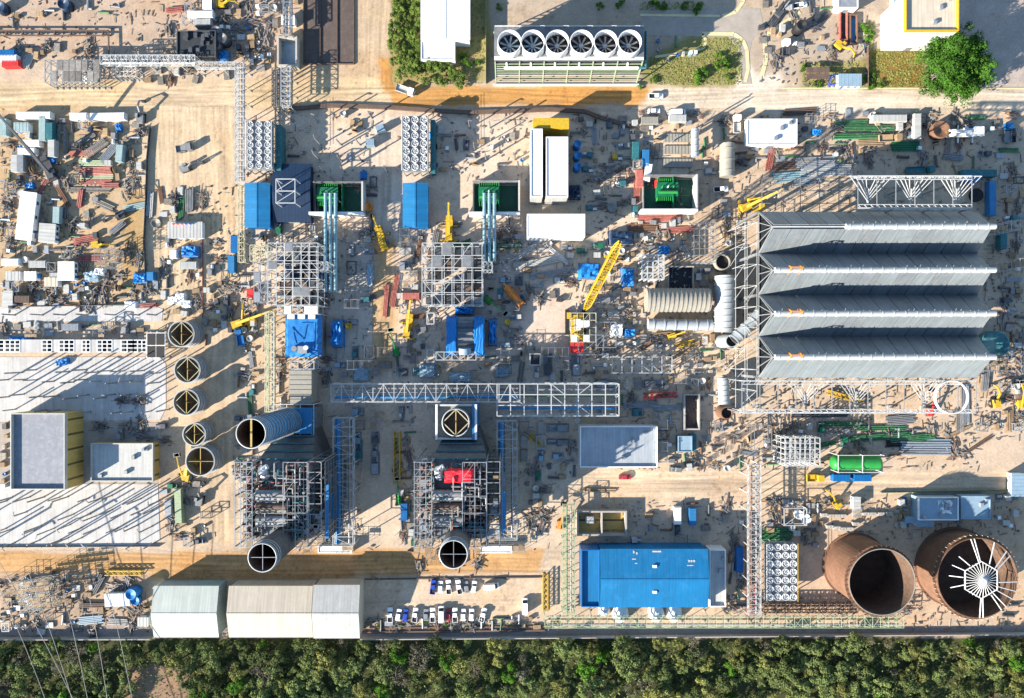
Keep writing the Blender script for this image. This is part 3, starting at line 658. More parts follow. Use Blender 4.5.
def basin(name, desc, px, h, wallm, floorm, bays=1, axis='x', tw=.5, cat='basin', fl=.05, group=None):
    x0, x1, y0, y1 = R(*px, h); cx, cy = (x0 + x1) / 2, (y0 + y1) / 2; lx, ly = x1 - x0, y1 - y0; occ(*px)
    t = T(name, desc, cat, (cx, cy, 0), 0, group)
    w = MB()
    for s in (-1, 1): w.box(s * (lx / 2 - tw / 2), 0, 0, tw, ly, h, wallm); w.box(0, s * (ly / 2 - tw / 2), 0, lx - 2 * tw, tw, h - .003, wallm)
    part('wall', w, t)
    for i in range(1, bays):
        d = MB(); f = i / bays - .5
        if axis == 'x': d.box(f * lx, 0, 0, tw * .8, ly - 2 * tw, h - .1, wallm)
        else: d.box(0, f * ly, 0, lx - 2 * tw, tw * .8, h - .1, wallm)
        part('divider_wall', d, t)
    f = MB(); f.box(0, 0, 0, lx - 2 * tw, ly - 2 * tw, fl, floorm); part('floor', f, t); return t
def lattice(mb, x0, x1, y0, y1, z, nx, ny, w, m, diag=0.0, g=None):
    for i in range(nx + 1): x = x0 + (x1 - x0) * i / nx; mb.bar((x, y0, z), (x, y1, z), w, m)
    for j in range(ny + 1): y = y0 + (y1 - y0) * j / ny; mb.bar((x0, y, z - .02), (x1, y, z - .02), w, m)
    if diag:
        for i in range(nx):
            for j in range(ny):
                if g.random() < diag:
                    xa, xb, ya, yb = x0 + (x1 - x0) * i / nx, x0 + (x1 - x0) * (i + 1) / nx, y0 + (y1 - y0) * j / ny, y0 + (y1 - y0) * (j + 1) / ny
                    if g.random() < .5: ya, yb = yb, ya
                    mb.bar((xa, ya, z - .05), (xb, yb, z - .05), w * .7, m)
def frame(name, desc, px, z, nx, ny, c, w=.4, levels=2, diag=.25, seed=1, cat='steel frame', group=None, pipes=(), edge_only=True, deck=None, low=None):
    """steel structure: a post per grid point, a beam grid per level, wall bracing; pipes: (fraction across, radius, colour)"""
    g = random.Random(seed); x0, x1, y0, y1 = R(*px, z); cx, cy = (x0 + x1) / 2, (y0 + y1) / 2; occ(*px); w *= .72
    t = T(name, desc, cat, (cx, cy, 0), 0, group); a, b = (x1 - x0) / 2, (y1 - y0) / 2
    p = MB(); p.box(0, 0, 0, .9, .9, .25, 'concrete'); p.bar((0, 0, .25), (0, 0, z - w * .6), w, c); me = p.mesh('post')
    for i in range(nx + 1):
        for j in range(ny + 1):
            if edge_only and 0 < i < nx and 0 < j < ny: continue
            link('post', me, t, (-a + 2 * a * i / nx, -b + 2 * b * j / ny, 0))
    for k in range(levels):
        f = MB(); lattice(f, -a, a, -b, b, z * (k + 1) / levels, nx, ny, w, c, diag if k == levels - 1 else 0, g); part('beam_grid', f, t)
    for s in (-1, 1):
        runs = [((-a + 2 * a * i / nx, s * b), (-a + 2 * a * (i + 1) / nx, s * b)) for i in range(nx)] + [((s * a, -b + 2 * b * j / ny), (s * a, -b + 2 * b * (j + 1) / ny)) for j in range(ny)]
        for p_, q_ in runs:
            if g.random() < .4: br = MB(); br.bar((*p_, .3), (*q_, z - .3), w * .6, c); part('brace', br, t)
    for f, r, cc in pipes:
        q = MB(); zz = z / levels * max(1, levels - 1) + r + w
        if a > b: q.tube((-a * .97, -b + 2 * b * f, zz), (a * .97, -b + 2 * b * f, zz), r, cc, 10)
        else: q.tube((-a + 2 * a * f, -b * .97, zz), (-a + 2 * a * f, b * .97, zz), r, cc, 10)
        part('pipe', q, t)
    if low:
        for i in range(nx):
            for j in range(ny):
                if g.random() < low:
                    d = MB(); hh = g.uniform(.2, .6) * z; d.box(-a + 2 * a * (i + .5) / nx, -b + 2 * b * (j + .5) / ny, 0, 2 * a / nx * g.uniform(.5, .85), 2 * b / ny * g.uniform(.5, .85), hh, g.choice(('dark_steel', 'mid_steel', 'dark_steel', 'navy_roof', 'brown'))); part('equipment', d, t)
    if deck:
        for i in range(nx):
            for j in range(ny):
                if g.random() < deck[1]:
                    d = MB(); d.box(-a + 2 * a * (i + .5) / nx, -b + 2 * b * (j + .5) / ny, z + w * .5 + .01, 2 * a / nx * .9, 2 * b / ny * .9, .08, deck[0]); part('deck_plate', d, t)
    return t
def truss_rack(name, desc, px, z, n, c, w=.3, hgt=2.2, pipes=(), cat='pipe rack', group=None, post_every=3, seed=5):
    """long pipe bridge: two chords a side, lattice between, legs at intervals"""
    x0, x1, y0, y1 = R(*px, z); cx, cy = (x0 + x1) / 2, (y0 + y1) / 2; a, b = (x1 - x0) / 2, (y1 - y0) / 2; occ(*px); w *= .78
    rz = 0
    if b > a: a, b, rz = b, a, PI / 2
    t = T(name, desc, cat, (cx, cy, 0), rz, group); tr = MB()
    for zz in (z, z - hgt):
        for s in (-1, 1): tr.bar((-a, s * b, zz), (a, s * b, zz), w, c)
        for i in range(n + 1): x = -a + 2 * a * i / n; tr.bar((x, -b, zz - .01), (x, b, zz - .01), w * .8, c)
    for i in range(n):
        xa, xb = -a + 2 * a * i / n, -a + 2 * a * (i + 1) / n
        if i % 2: xa, xb = xb, xa
        for s in (-1, 1): tr.bar((xa, s * b, z), (xb, s * b, z - hgt), w * .6, c)
        tr.bar((xa, -b, z - .03), (xb, b, z - .03), w * .6, c)
    part('truss', tr, t)
    p = MB(); p.box(0, 0, 0, .8, .8, .2, 'concrete'); p.bar((0, 0, .2), (0, 0, z - hgt), w * 1.1, c); me = p.mesh('post')
    for i in list(range(0, n, post_every)) + [n]:
        for s in (-1, 1): link('post', me, t, (-a + 2 * a * i / n, s * b, 0))
    for f, r, cc in pipes:
        q = MB(); q.tube((-a * .98, -b + 2 * b * f, z - hgt + r + w * .6), (a * .98, -b + 2 * b * f, z - hgt + r + w * .6), r, cc, 10); part('pipe', q, t)
    return t

# --- cooling tower with six fans
def cooling_tower():
    z = 13.0; x0, x1, y0, y1 = R(495, 27, 643, 60, z); cx, cy = (x0 + x1) / 2, (y0 + y1) / 2; lx, ly = x1 - x0, y1 - y0; occ(490, 15, 648, 84)
    t = T('cooling_tower', 'long white cooling tower with six round fan stacks in a row', 'cooling tower', (cx, cy, 0))
    b = MB(); b.box(0, 0, 0, lx, ly, z - .2, 'dark_void'); part('casing', b, t)
    d = MB(); d.box(0, 0, z - .2, lx + .6, ly + .6, .25, 'mid_steel'); d.box(0, -ly / 2 + .6, z + .05, lx + .4, 1.2, .1, 'white_paint'); part('deck', d, t)
    ft = MB()
    for s in (-1, 1):
        for zz in (.5, 1.0): ft.bar((-lx / 2, s * ly / 2, z + zz), (lx / 2, s * ly / 2, z + zz), .1, 'white_paint')
        for i in range(25): ft.bar((-lx / 2 + lx * i / 24, s * ly / 2, z), (-lx / 2 + lx * i / 24, s * ly / 2, z + 1.1), .09, 'white_paint')
    part('railing', ft, t)
    zt = 17.5
    for i, px in enumerate((509.5, 533, 557.5, 582, 606, 630)):
        c = W(px, 41.5, zt); u, v = c.x - cx, c.y - cy; r = 12 * S * (H - zt) / H
        f = MB(); f.lathe(u, v, [(r * 1.06, z + .05), (r * .97, z + 1.8), (r, zt), (r - .22, zt), (r - .25, z + 1.8), (r * 1.06 - .25, z + .05)], 'white_paint', 40); fs = part('fan_stack', f, t)
        k = MB(); k.disc(u, v, z + .07, r * .98, 'black'); part('throat', k, fs)
        h = MB(); h.tube((u, v, z + .5), (u, v, z + 1.3), .8, 'galvanized', 12)
        n = 9
        for j in range(n):
            an = 2 * PI * j / n + i * .37; e = Vector((math.cos(an), math.sin(an), 0)); sdv = Vector((-e.y, e.x, 0)); p0 = Vector((u, v, z + .9)) + e * .7; p1 = Vector((u, v, z + .9)) + e * (r - .5)
            h.add([p0 - sdv * .22 + Vector((0, 0, .1)), p0 + sdv * .22 - Vector((0, 0, .1)), p1 + sdv * .36 - Vector((0, 0, .05)), p1 - sdv * .36 + Vector((0, 0, .05))], [(0, 1, 2, 3)], 'pale_blue' if i < 2 else 'mid_steel')
        part('fan', h, fs)
    for s in (-1, 1):                                  # slanted louvre faces
        l = MB(); n = 9; gy = ly / 2
        for j in range(n):
            f0 = j / n; zz = 1.2 + (z - 2.2) * f0; yy = s * (gy + 2.6 * (1 - f0) + .2); l.box(0, yy, zz, lx - .4, .34, .1, 'pale_green_steel' if j % 3 else 'white_steel')
        for i in range(7):
            x = -lx / 2 + lx * i / 6; l.bar((x, s * (gy + 3.1), 0), (x, s * (gy + .2), z - .5), .35, 'pale_green_steel')
        part('louvre', l, t)
    q = MB(); q.tube((-lx * .44, -ly / 2 - 1.3, z - 3.2), (lx / 2 - 1, -ly / 2 - 1.3, z - 3.2), .6, 'white_paint', 10); q.path([(lx / 2 - 1, -ly / 2 - 1.3, z - 3.2), (lx / 2 + 1.6, -ly / 2 - 1.3, z - 3.2), (lx / 2 + 1.6, ly / 2, z - 3.2)], .5, 'teal', 8)
    for i in range(6): q.tube((-lx * .42 + i * lx * .165, -ly / 2 - 1.3, z - 3.2), (-lx * .42 + i * lx * .165, -ly / 2 - .1, z - 1.6), .35, 'white_paint', 8)
    part('header_pipe', q, t)
    bs = MB(); bs.rbox(-lx / 2 - .8, lx / 2 + .8, -ly / 2 - 3.9, -ly / 2 - 3.5, 0, 1.2, 'white_paint'); bs.rbox(-lx / 2 - .8, lx / 2 + .8, ly / 2 + 3.5, ly / 2 + 3.9, 0, 1.2, 'white_paint'); part('basin_wall', bs, t)
cooling_tower()

# --- heat recovery units and their chimneys
def ring_stack(name, desc, gpx, gpy, z, r, body, bar, rings, r_in='rust_lining_shade', base=None, zb=0.0):
    t = T(name, desc, 'chimney', (*W(gpx, gpy).xy, 0)); occ(gpx - 14, gpy - 14, gpx + 14, gpy + 14)
    b = MB(); b.lathe(0, 0, [(r, zb), (r, z), (r - .12, z), (r - .12, zb)], body, 44); part('shell', b, t)
    i_ = MB(); i_.lathe(0, 0, [(r - .14, z - .1), (r - .14, zb + .5), (.02, zb + .5), (r - .18, zb + .45), (r - .2, z - .1)], r_in, 44, False); part('lining', i_, t)
    g = MB(); g.lathe(0, 0, [(r + .22, 0), (r + .22, .3), (r, .3), (r, 0)], 'duct_white', 44); me = g.mesh('stiffener_ring')
    g = MB(); g.lathe(0, 0, [(r + .28, 0), (r + .28, .3), (r, .3), (r, 0)], 'mid_steel', 44); me2 = g.mesh('stiffener_ring')
    for k in range(rings): link('stiffener_ring', me if k < 4 else me2, t, (0, 0, z - .5 - k * (1.5 if k < 4 else 2.6) - (0 if k < 4 else -4 * 1.1)))
    c = MB(); c.lathe(0, 0, [(r + .08, z - .06), (r + .08, z + .1), (r - .17, z + .1), (r - .17, z - .06)], 'white_steel', 44); part('rim', c, t)
    x = MB(); h = z - .3
    if bar == 'bar': x.bar((0, -r, h), (0, r, h), .5, 'ochre_wall')
    if bar == 'cross': x.bar((0, -r, h), (0, r, h), .16, 'galvanized'); x.bar((-r, 0, h - .01), (r, 0, h - .01), .16, 'galvanized')
    if bar == 'diamond':
        x.bar((0, -r, h), (0, r, h), .3, 'ochre_wall'); q = [(0, r), (r, 0), (0, -r), (-r, 0)]
        for a, b2 in zip(q, q[1:] + q[:1]): x.bar((a[0] * .97, a[1] * .97, h - .02), (b2[0] * .97, b2[1] * .97, h - .02), .3, 'cream_steel')
    part('cross_brace', x, t)
    if base: base(t)
    return t
def hrsg(k):
    ox = 158 * k; g = random.Random(90 + k); c = W(306 + ox, 486)
    t = T('heat_recovery_boiler', 'boiler block with drums and dense pipework, %s' % ('without any red cover' if k == 0 else 'with a bright red tarpaulin on top'), 'boiler', (c.x, c.y, 0)); t.scale = (1, 1, 1.13); occ(262 + ox, 440, 345 + ox, 530)
    b = MB(); b.box(.5, 0, 0, 17, 26, 19, 'mid_steel')
    for j in range(9): b.box(.5, -12.6 + j * 3.15, 1, 17.5, .35, 17.9, 'galvanized')
    part('casing', b, t)
    for j, (y, cc) in enumerate(((2.7, 'galvanized'), (-1.4, 'beige_duct'), (-5.4, 'galvanized'))):
        d = MB(); d.tube((-8, y, 22.6), (1.3, y, 22.6), 1.25, 'mid_steel' if j != 1 else 'brown', 14); d.ell(-8, y, 22.6, .6, 1.25, 1.25, 'mid_steel'); d.ell(1.3, y, 22.6, .6, 1.25, 1.25, 'mid_steel'); d.box(-3.4, y, 19.3, .5, 2, 2.2, 'mid_steel'); dr = part('steam_drum', d, t)
        w = MB(); w.box(-3.4, y - 1.5, 23.2, 9.8, .8, .12, 'white_steel' if j != 1 else 'beige_duct')
        for x in range(6): w.bar((-8 + x * 1.9, y - 1.9, 23.3), (-8 + x * 1.9, y - 1.9, 24.3), .09, 'white_steel')
        w.bar((-8, y - 1.9, 24.3), (1.5, y - 1.9, 24.3), .1, 'white_steel'); part('walkway', w, dr)
    s = MB(); s.tube((-6.5, 7.5, 20), (-6.5, 10.5, 22.5), 1.4, 'white_paint', 14); s.tube((-6.5, 10.5, 22.5), (-4.8, 11.4, 22.5), .9, 'white_paint', 10); part('silencer', s, t)
    fr = MB()                                          # steel around the block
    for zz in (8, 14, 20, 26):
        lattice(fr, -13.7, -8.2, -13.4, 13.4, zz, 3, 12, .17, 'mid_steel' if zz < 26 else 'galvanized', .3, g)
        lattice(fr, 9.2, 13.4, -13.4, 13.4, zz - 1, 1, 8, .22, 'mid_steel', .2, g)
    lattice(fr, 1.6, 9.2, -13.4, 13.4, 26, 2, 5, .16, 'galvanized', .12, g); lattice(fr, 2, 9, -12, 12.8, 23.5, 4, 9, .12, 'mid_steel', .2, g)
    part('steel_grid', fr, t)
    p = MB(); p.bar((0, 0, 0), (0, 0, 26), .4, 'galvanized'); me = p.mesh('post')
    for x in (-13.7, -8.2, 9.2, 13.4):
        for y in (-13.4, -8, -2.7, 2.7, 8, 13.4): link('post', me, t, (x, y, 0))
    for x0, x1, n in ((-13.5, -8.4, 26), (9.4, 13.2, 8)):
        for i in range(n):
            d = MB(); d.box(g.uniform(x0 + 1, x1 - 1), g.uniform(-12, 12), g.choice((8.2, 14.2, 20.2, 24.2)), g.uniform(.8, 2), g.uniform(.8, 3), .08, g.choice(('wood', 'galvanized', 'grey_scrap', 'mid_steel')))
            part('platform', d, t)
    for j in range(60):                                # pipe runs over the top
        q = MB(); x, y = g.uniform(-7, 8), g.uniform(-12, 12); z = g.uniform(20.5, 25); cc = g.choice(('galvanized', 'dull_red', 'mid_steel', 'rust', 'mid_steel', 'beige_duct', 'teal')); r = g.uniform(.12, .3)
        x2, y2 = max(-8, min(9, x + g.uniform(-5, 5))), max(-13, min(13, y + g.uniform(-6, 6)))
        q.path([(x, y, 19), (x, y, z), (x2, y, z), (x2, y2, z), (x2, y2, 19.2)], r, cc, 6); part('pipe', q, t)
    v = MB()
    for j in range(420):
        x, y = (g.uniform(0.5, 8.8) if j < 250 else g.uniform(-13, -8)), g.uniform(-12, 12.5); m = g.choice(('mid_steel', 'black', 'dull_red', 'galvanized', 'rust', 'dark_steel', 'dark_steel', 'teal'))
        if g.random() < .5: v.tube((x, y, 19), (x, y, g.uniform(20, 23.5)), g.uniform(.15, .5), m, 8)
        else: v.box(x, y, 19, g.uniform(.3, 1.1), g.uniform(.3, 1.1), g.uniform(.6, 3.4), m)
    vo = part('valve', v, t); vo['kind'] = 'stuff'
    w = MB()
    for y in range(9): w.box(13.55, -12 + y * 3, 2, .15, 2.9, 20, 'dark_steel')
    part('cladding_wall', w, t)
    e_ = MB()
    for y in range(14): e_.bar((14.0, -13 + y * 2, 0), (14.0, -13 + y * 2, 23), .16, 'galvanized' if y % 3 else 'blue_pipe')
    for zz in range(2, 24, 3): e_.bar((14.05, -13.2, zz), (14.05, 13.2, zz), .16, 'galvanized'); e_.box(14.6, (-1) ** zz * 3, zz, 1.1, g.uniform(8, 18), .07, 'blue_pipe' if zz % 2 else 'mid_steel')
    part('access_gallery', e_, t)
    i_ = MB(); vs = [(-9, 13.2, 0), (9, 13.2, 0), (9, 13.2, 19), (-9, 13.2, 19), (-5, 22, 1), (6, 22, 1), (6, 22, 9), (-5, 22, 9)]
    i_.add(vs, [(0, 3, 2, 1), (4, 5, 6, 7), (3, 7, 6, 2), (0, 1, 5, 4), (1, 2, 6, 5), (0, 4, 7, 3)], 'dark_steel')
    for j in range(4): f = j / 4; i_.bar((-9 + 4 * f, 13.2 + 8.8 * f, 19.3 - 10 * f), (9 - 3 * f, 13.2 + 8.8 * f, 19.3 - 10 * f), .5, 'teal')
    part('inlet_duct', i_, t)
    if k == 1:
        rt = single('tarpaulin', 'bright red tarpaulin spread over the boiler top', 'tarpaulin', MB().hull_sheet(-4.9, 4.9, -2.3, 2.3, 0, 1.5, 'red_tarp', random.Random(4)), (c.x + .4, c.y + 8.6, 26.3), 0, GROUPS['tarp'])
    for q in range(3):
        a, b2 = g.uniform(-12.5, -9), g.uniform(-16.5, -14.5)
    ring_stack('boiler_chimney', ('dark round chimney with white cross brace in its mouth, %s' % ('beside the cream warehouse' if k == 0 else 'above the parked cars')), 305 + ox, 522 + (0 if k == 0 else -1), 42 if k == 0 else 40, 4.25, 'dark_steel', 'cross', 3)
    return t
hrsg(0); hrsg(1)
def stack_base(t):
    b = MB(); b.box(1, -.5, 0, 13, 9.5, 9, 'mid_steel'); b.box(3, 0, 9, 9, 8.6, 5, 'blue_pipe'); part('silencer_box', b, t)
    f = MB(); lattice(f, -5.8, 8, -5.4, 5.6, 13, 3, 2, .25, 'white_steel', .3, random.Random(3))
    for x in (-5.8, 8):
        for y in (-5.4, 5.6): f.bar((x, y, 0), (x, y, 13), .3, 'white_steel')
    part('platform_frame', f, t)
ring_stack('bypass_chimney', 'tall ribbed dark blue chimney with one yellow bar across its mouth', 302, 417, 48, 4.3, 'blue_pipe', 'bar', 15, base=stack_base)
def box_base(t):
    b = MB(); b.box(0, 0, 0, 13.5, 11.6, 15, 'mid_steel'); b.box(6.2, 0, 0, 1.6, 12, 17, 'blue_pipe'); part('silencer_box', b, t)
    f = MB()
    for s in (-1, 1): f.box(s * 6.6, 0, 15, .7, 11.8, 2.2, 'white_paint'); f.box(0, s * 5.6, 15, 12.5, .6, 1.8, 'white_steel')
    f.box(0, 0, 15, 12.4, 10.6, .2, 'beige_duct'); part('top_frame', f, t)
ring_stack('bypass_chimney', 'short square based stack with diamond brace in its round mouth', 460, 417, 18.5, 4.5, 'duct_white', 'diamond', 2, base=box_base, zb=15)
# --- five chimney sections waiting on the ground
for i, (px, py, r, b) in enumerate(((181, 334, 12.5, 'diamond'), (187, 370, 12.5, 'diamond'), (186, 402.5, 12.5, 'diamond'), (194, 434.5, 11, 'diamond'), (200, 461.5, 14, 'bar2'))):
    z = 7.2; c = W(px, py, z); R_ = r * S * (H - z) / H
    t = T('chimney_section', 'open steel chimney section standing on end, %s of the five from the top' % ('first', 'second', 'third', 'fourth', 'lowest')[i], 'chimney section', (c.x, c.y, 0), 0, 'chimney sections waiting on the ground'); occ(px - 14, py - 14, px + 18, py + 14)
    s = MB(); s.shell(0, 0, 0, z, R_, .12, 'galvanized', 40); part('shell', s, t)
    n = MB(); n.lathe(0, 0, [(R_ - .13, .1), (R_ - .13, z - .15), (R_ - .2, z - .15), (R_ - .2, .1)], 'lining_tan', 40, False); n.disc(0, 0, .06, R_ - .15, 'wood'); part('lining', n, t)
    for zz in (.6, 3, 5.4, z - .3): g = MB(); g.lathe(0, 0, [(R_ + .3, zz), (R_ + .3, zz + .25), (R_, zz + .25), (R_, zz)], 'pale_roof', 40, False); part('stiffener_ring', g, t)
    x = MB(); h = z - .4; x.bar((0, -R_ + .1, h), (0, R_ - .1, h), .22, 'ochre_wall')
    if b == 'diamond':
        q = [(0, R_), (R_, 0), (0, -R_), (-R_, 0)]
        for a, b2 in zip(q, q[1:] + q[:1]): x.bar((a[0] * .95, a[1] * .95, h), (b2[0] * .95, b2[1] * .95, h), .18, 'cream_steel')
        x.bar((.2, 0, .5), (.2, 0, h), .4, 'ochre_wall')
    else: x.bar((-R_ + .1, 0, h), (R_ - .1, 0, h), .22, 'ochre_wall')
    part('cross_brace', x, t)

# --- air cooled condenser: four roof-shaped rows on a high steel deck
def condenser():
    zb, hh, pitch = 20.0, 11.0, 13.67; x0, x1 = 81.7, 153.8; ys = -9.4
    t = T('air_cooled_condenser', 'four long grey roof shaped condenser rows on a high steel deck', 'condenser', ((x0 + x1) / 2, ys + 2 * pitch, 0)); occ(735, 170, 1000, 420); a = (x1 - x0) / 2
    d = MB(); d.box(0, 0, zb - .5, 2 * a - .4, 4 * pitch - .4, .4, 'dark_void'); part('fan_deck', d, t)
    for i in range(4):
        yc = (1.5 - i) * pitch; b = pitch / 2 - .12; la, lb = -a, -a + 2.3; ra, rb = a, a + 1.6
        for s in (1, -1):                              # the finned tube panels of each slope
            f = MB(); n = 12
            for j in range(n):
                u0, u1 = j / n, (j + 1) / n - .003
                p = lambda u, e: (-a + (2 * a) * u if e == 0 else -a + .6 + (2 * a - 3.6) * u)
                vs = [(p(u0, 0), yc + s * b, zb), (p(u1, 0), yc + s * b, zb), (p(u1, 1), yc + s * .55, zb + hh), (p(u0, 1), yc + s * .55, zb + hh)]; nv = Vector((0, s * .8, .6)) * .25
                vs += [Vector(v) + nv for v in vs]
                f.add(vs, [(0, 1, 2, 3), (7, 6, 5, 4), (0, 4, 5, 1), (1, 5, 6, 2), (2, 6, 7, 3), (3, 7, 4, 0)], rnd.choice(('fin', 'fin', 'fin_weathered')))
            part('fin_panel', f, t)
            e = MB(); e.bar((-a, yc + s * b, zb + .1), (a, yc + s * b, zb + .1), .3, 'pipe_green'); part('condensate_pipe', e, t)
        x_d = -a + .8 if i else -a + 23
        q = MB(); q.tube((x_d, yc, zb + hh + .55), (a - 2.2, yc, zb + hh + .55), .9, 'white_steel', 14)
        u = x_d + 1
        while u < a - 3: q.tube((u, yc, zb + hh + .55), (u + .3, yc, zb + hh + .55), 1.0, 'white_steel', 14); u += 3.6
        st = part('steam_duct', q, t); v = MB(); g = random.Random(i)
        u = x_d + 2
        while u < a - 3: v.bar((u, yc - .8, zb + hh + .6), (u, yc - .9, zb + hh + 1.4), .08, 'galvanized'); v.bar((u, yc + .8, zb + hh + .9), (u, yc + g.uniform(.6, 1.6), zb + hh + 1.5), .11, 'galvanized'); u += g.uniform(1.2, 3.6)
        part('duct_fitting', v, st)
        k = MB(); k.bar((-a + .6, yc, zb + hh + .1), (a - 3, yc, zb + hh + .1), .4, 'white_steel')
        for xx, sg in ((-a - .1, -1), (a + .1, 1)):        # gable frames
            m = .2 if sg < 0 else -1.1
            for s in (-1, 1): k.bar((xx, yc + s * b, zb), (xx + m * 2.8, yc, zb + hh), .24, 'galvanized'); k.bar((xx - .2, yc + s * b * .5, zb), (xx + m * 2.8, yc, zb + hh), .2, 'galvanized')
            k.bar((xx, yc - b, zb + .1), (xx, yc + b, zb + .1), .22, 'galvanized'); k.bar((xx, yc, zb + .1), (xx + m * 2.8, yc, zb + hh), .22, 'galvanized')
        part('gable_frame', k, t)
        if i:
            h = MB(); hx = -a + 7
            for w_ in (-1.7, 1.7): h.bar((hx + w_, yc - 1.2, zb + hh - .4), (hx + w_, yc + .6, zb + hh + 2.6), .35, 'orange'); h.bar((hx + w_, yc + 1.6, zb + hh - .4), (hx + w_, yc + .6, zb + hh + 2.6), .35, 'orange')
            h.bar((hx - 1.9, yc + .6, zb + hh + 2.6), (hx + 1.9, yc + .6, zb + hh + 2.6), .4, 'orange'); part('hoist_frame', h, t)
    p = MB(); p.box(0, 0, 0, 2.2, 2.2, .5, 'concrete'); p.bar((0, 0, .5), (0, 0, zb - .6), .8, 'mid_steel'); me = p.mesh('column')
    for i in range(6):
        for j in range(5): link('column', me, t, (-a + 2 * a * i / 5, (j - 2) * pitch, 0))
condenser()
def deck_steel(desc, px, z, nx, group, vees, seed, ring=False):
    x0, x1, y0, y1 = R(*px, z); cx, cy = (x0 + x1) / 2, (y0 + y1) / 2; a, b = (x1 - x0) / 2, (y1 - y0) / 2; g = random.Random(seed)
    t = T('condenser_steelwork', desc, 'steelwork', (cx, cy, 0), 0, group); f = MB()
    for s in (-1, 1):
        for zz in (z, z - 2.4): f.bar((-a, s * b, zz), (a, s * b, zz), .32, 'white_steel')
        n = nx * 3
        for i in range(n):
            xa, xb = -a + 2 * a * i / n, -a + 2 * a * (i + 1) / n
            f.bar((xa, s * b, z if i % 2 else z - 2.4), (xb, s * b, z - 2.4 if i % 2 else z), .2, 'white_steel')
            f.bar((xa, s * b - s * 1.1, z), ((xa + xb) / 2, s * b, z), .18, 'white_steel')
        f.bar((-a, s * (b - 1.1), z), (a, s * (b - 1.1), z), .2, 'white_steel')
    part('edge_truss', f, t)
    c = MB()
    c.bar((0, -b, z - .03), (0, b, z - .03), .22, 'galvanized'); me = c.mesh('cross_beam')
    for i in range(nx + 1): link('cross_beam', me, t, (-a + 2 * a * i / nx, 0, 0))
    for u in vees:                                     # fan-shaped braces that carry the fans
        v = MB(); x = -a + 2 * a * u
        for k in (-4, -3, -2, -1, 1, 2, 3, 4): v.bar((x + k * 1.7, b, z - .2), (x + (.35 if k > 0 else -.35), b - 3.6 - abs(k) * .95, z - 2.2), .19, 'white_steel')
        v.bar((x, b - 3.6, z - 2), (x, b - 8.6, z - 2.6), .42, 'white_steel')
        v.bar((x - 7, b - .02, z - .3), (x + 7, b - .02, z - .3), .3, 'white_steel')
        part('fan_brace', v, t)
    p = MB(); p.box(0, 0, 0, 1.8, 1.8, .4, 'concrete'); p.bar((0, 0, .4), (0, 0, z - 2.5), .4, 'mid_steel'); me = p.mesh('column')
    for i in range(0, nx + 1, 2):
        for s in (-1, 1): link('column', me, t, (-a + 2 * a * i / nx, s * b, 0))
    if ring:
        q = MB(); q.lathe(a - 8.6, 0, [(5.6, z + .1), (5.5, z + 1.2), (5.3, z + 1.2), (5.35, z + .1)], 'white_paint', 40, False)
        ro = single('fan_ring', 'big white fan ring lying on the unfinished condenser deck', 'fan ring', q, (cx, cy, 0))
    return t
deck_steel('white steel deck trusses without rows along the near edge of the condenser', (742, 381, 976, 413), 19.6, 13, 'condenser steelwork', (.28, .5, .8), 1, True)
deck_steel('white steel fan braces along the far edge of the condenser', (858, 176, 972, 208), 27, 6, 'condenser steelwork', (.12, .5, .9), 2)
frame('stair_tower', 'tall slim white lattice tower at the end of the condenser rows', (745, 222, 757, 412), 19, 1, 9, 'white_steel', .2, 2, .3, 31, 'stair tower')
frame('steel_structure', 'bare steel column grid on sand above the condenser', (762, 178, 858, 216), 12, 5, 3, 'mid_steel', .25, 1, .15, 33, edge_only=False)

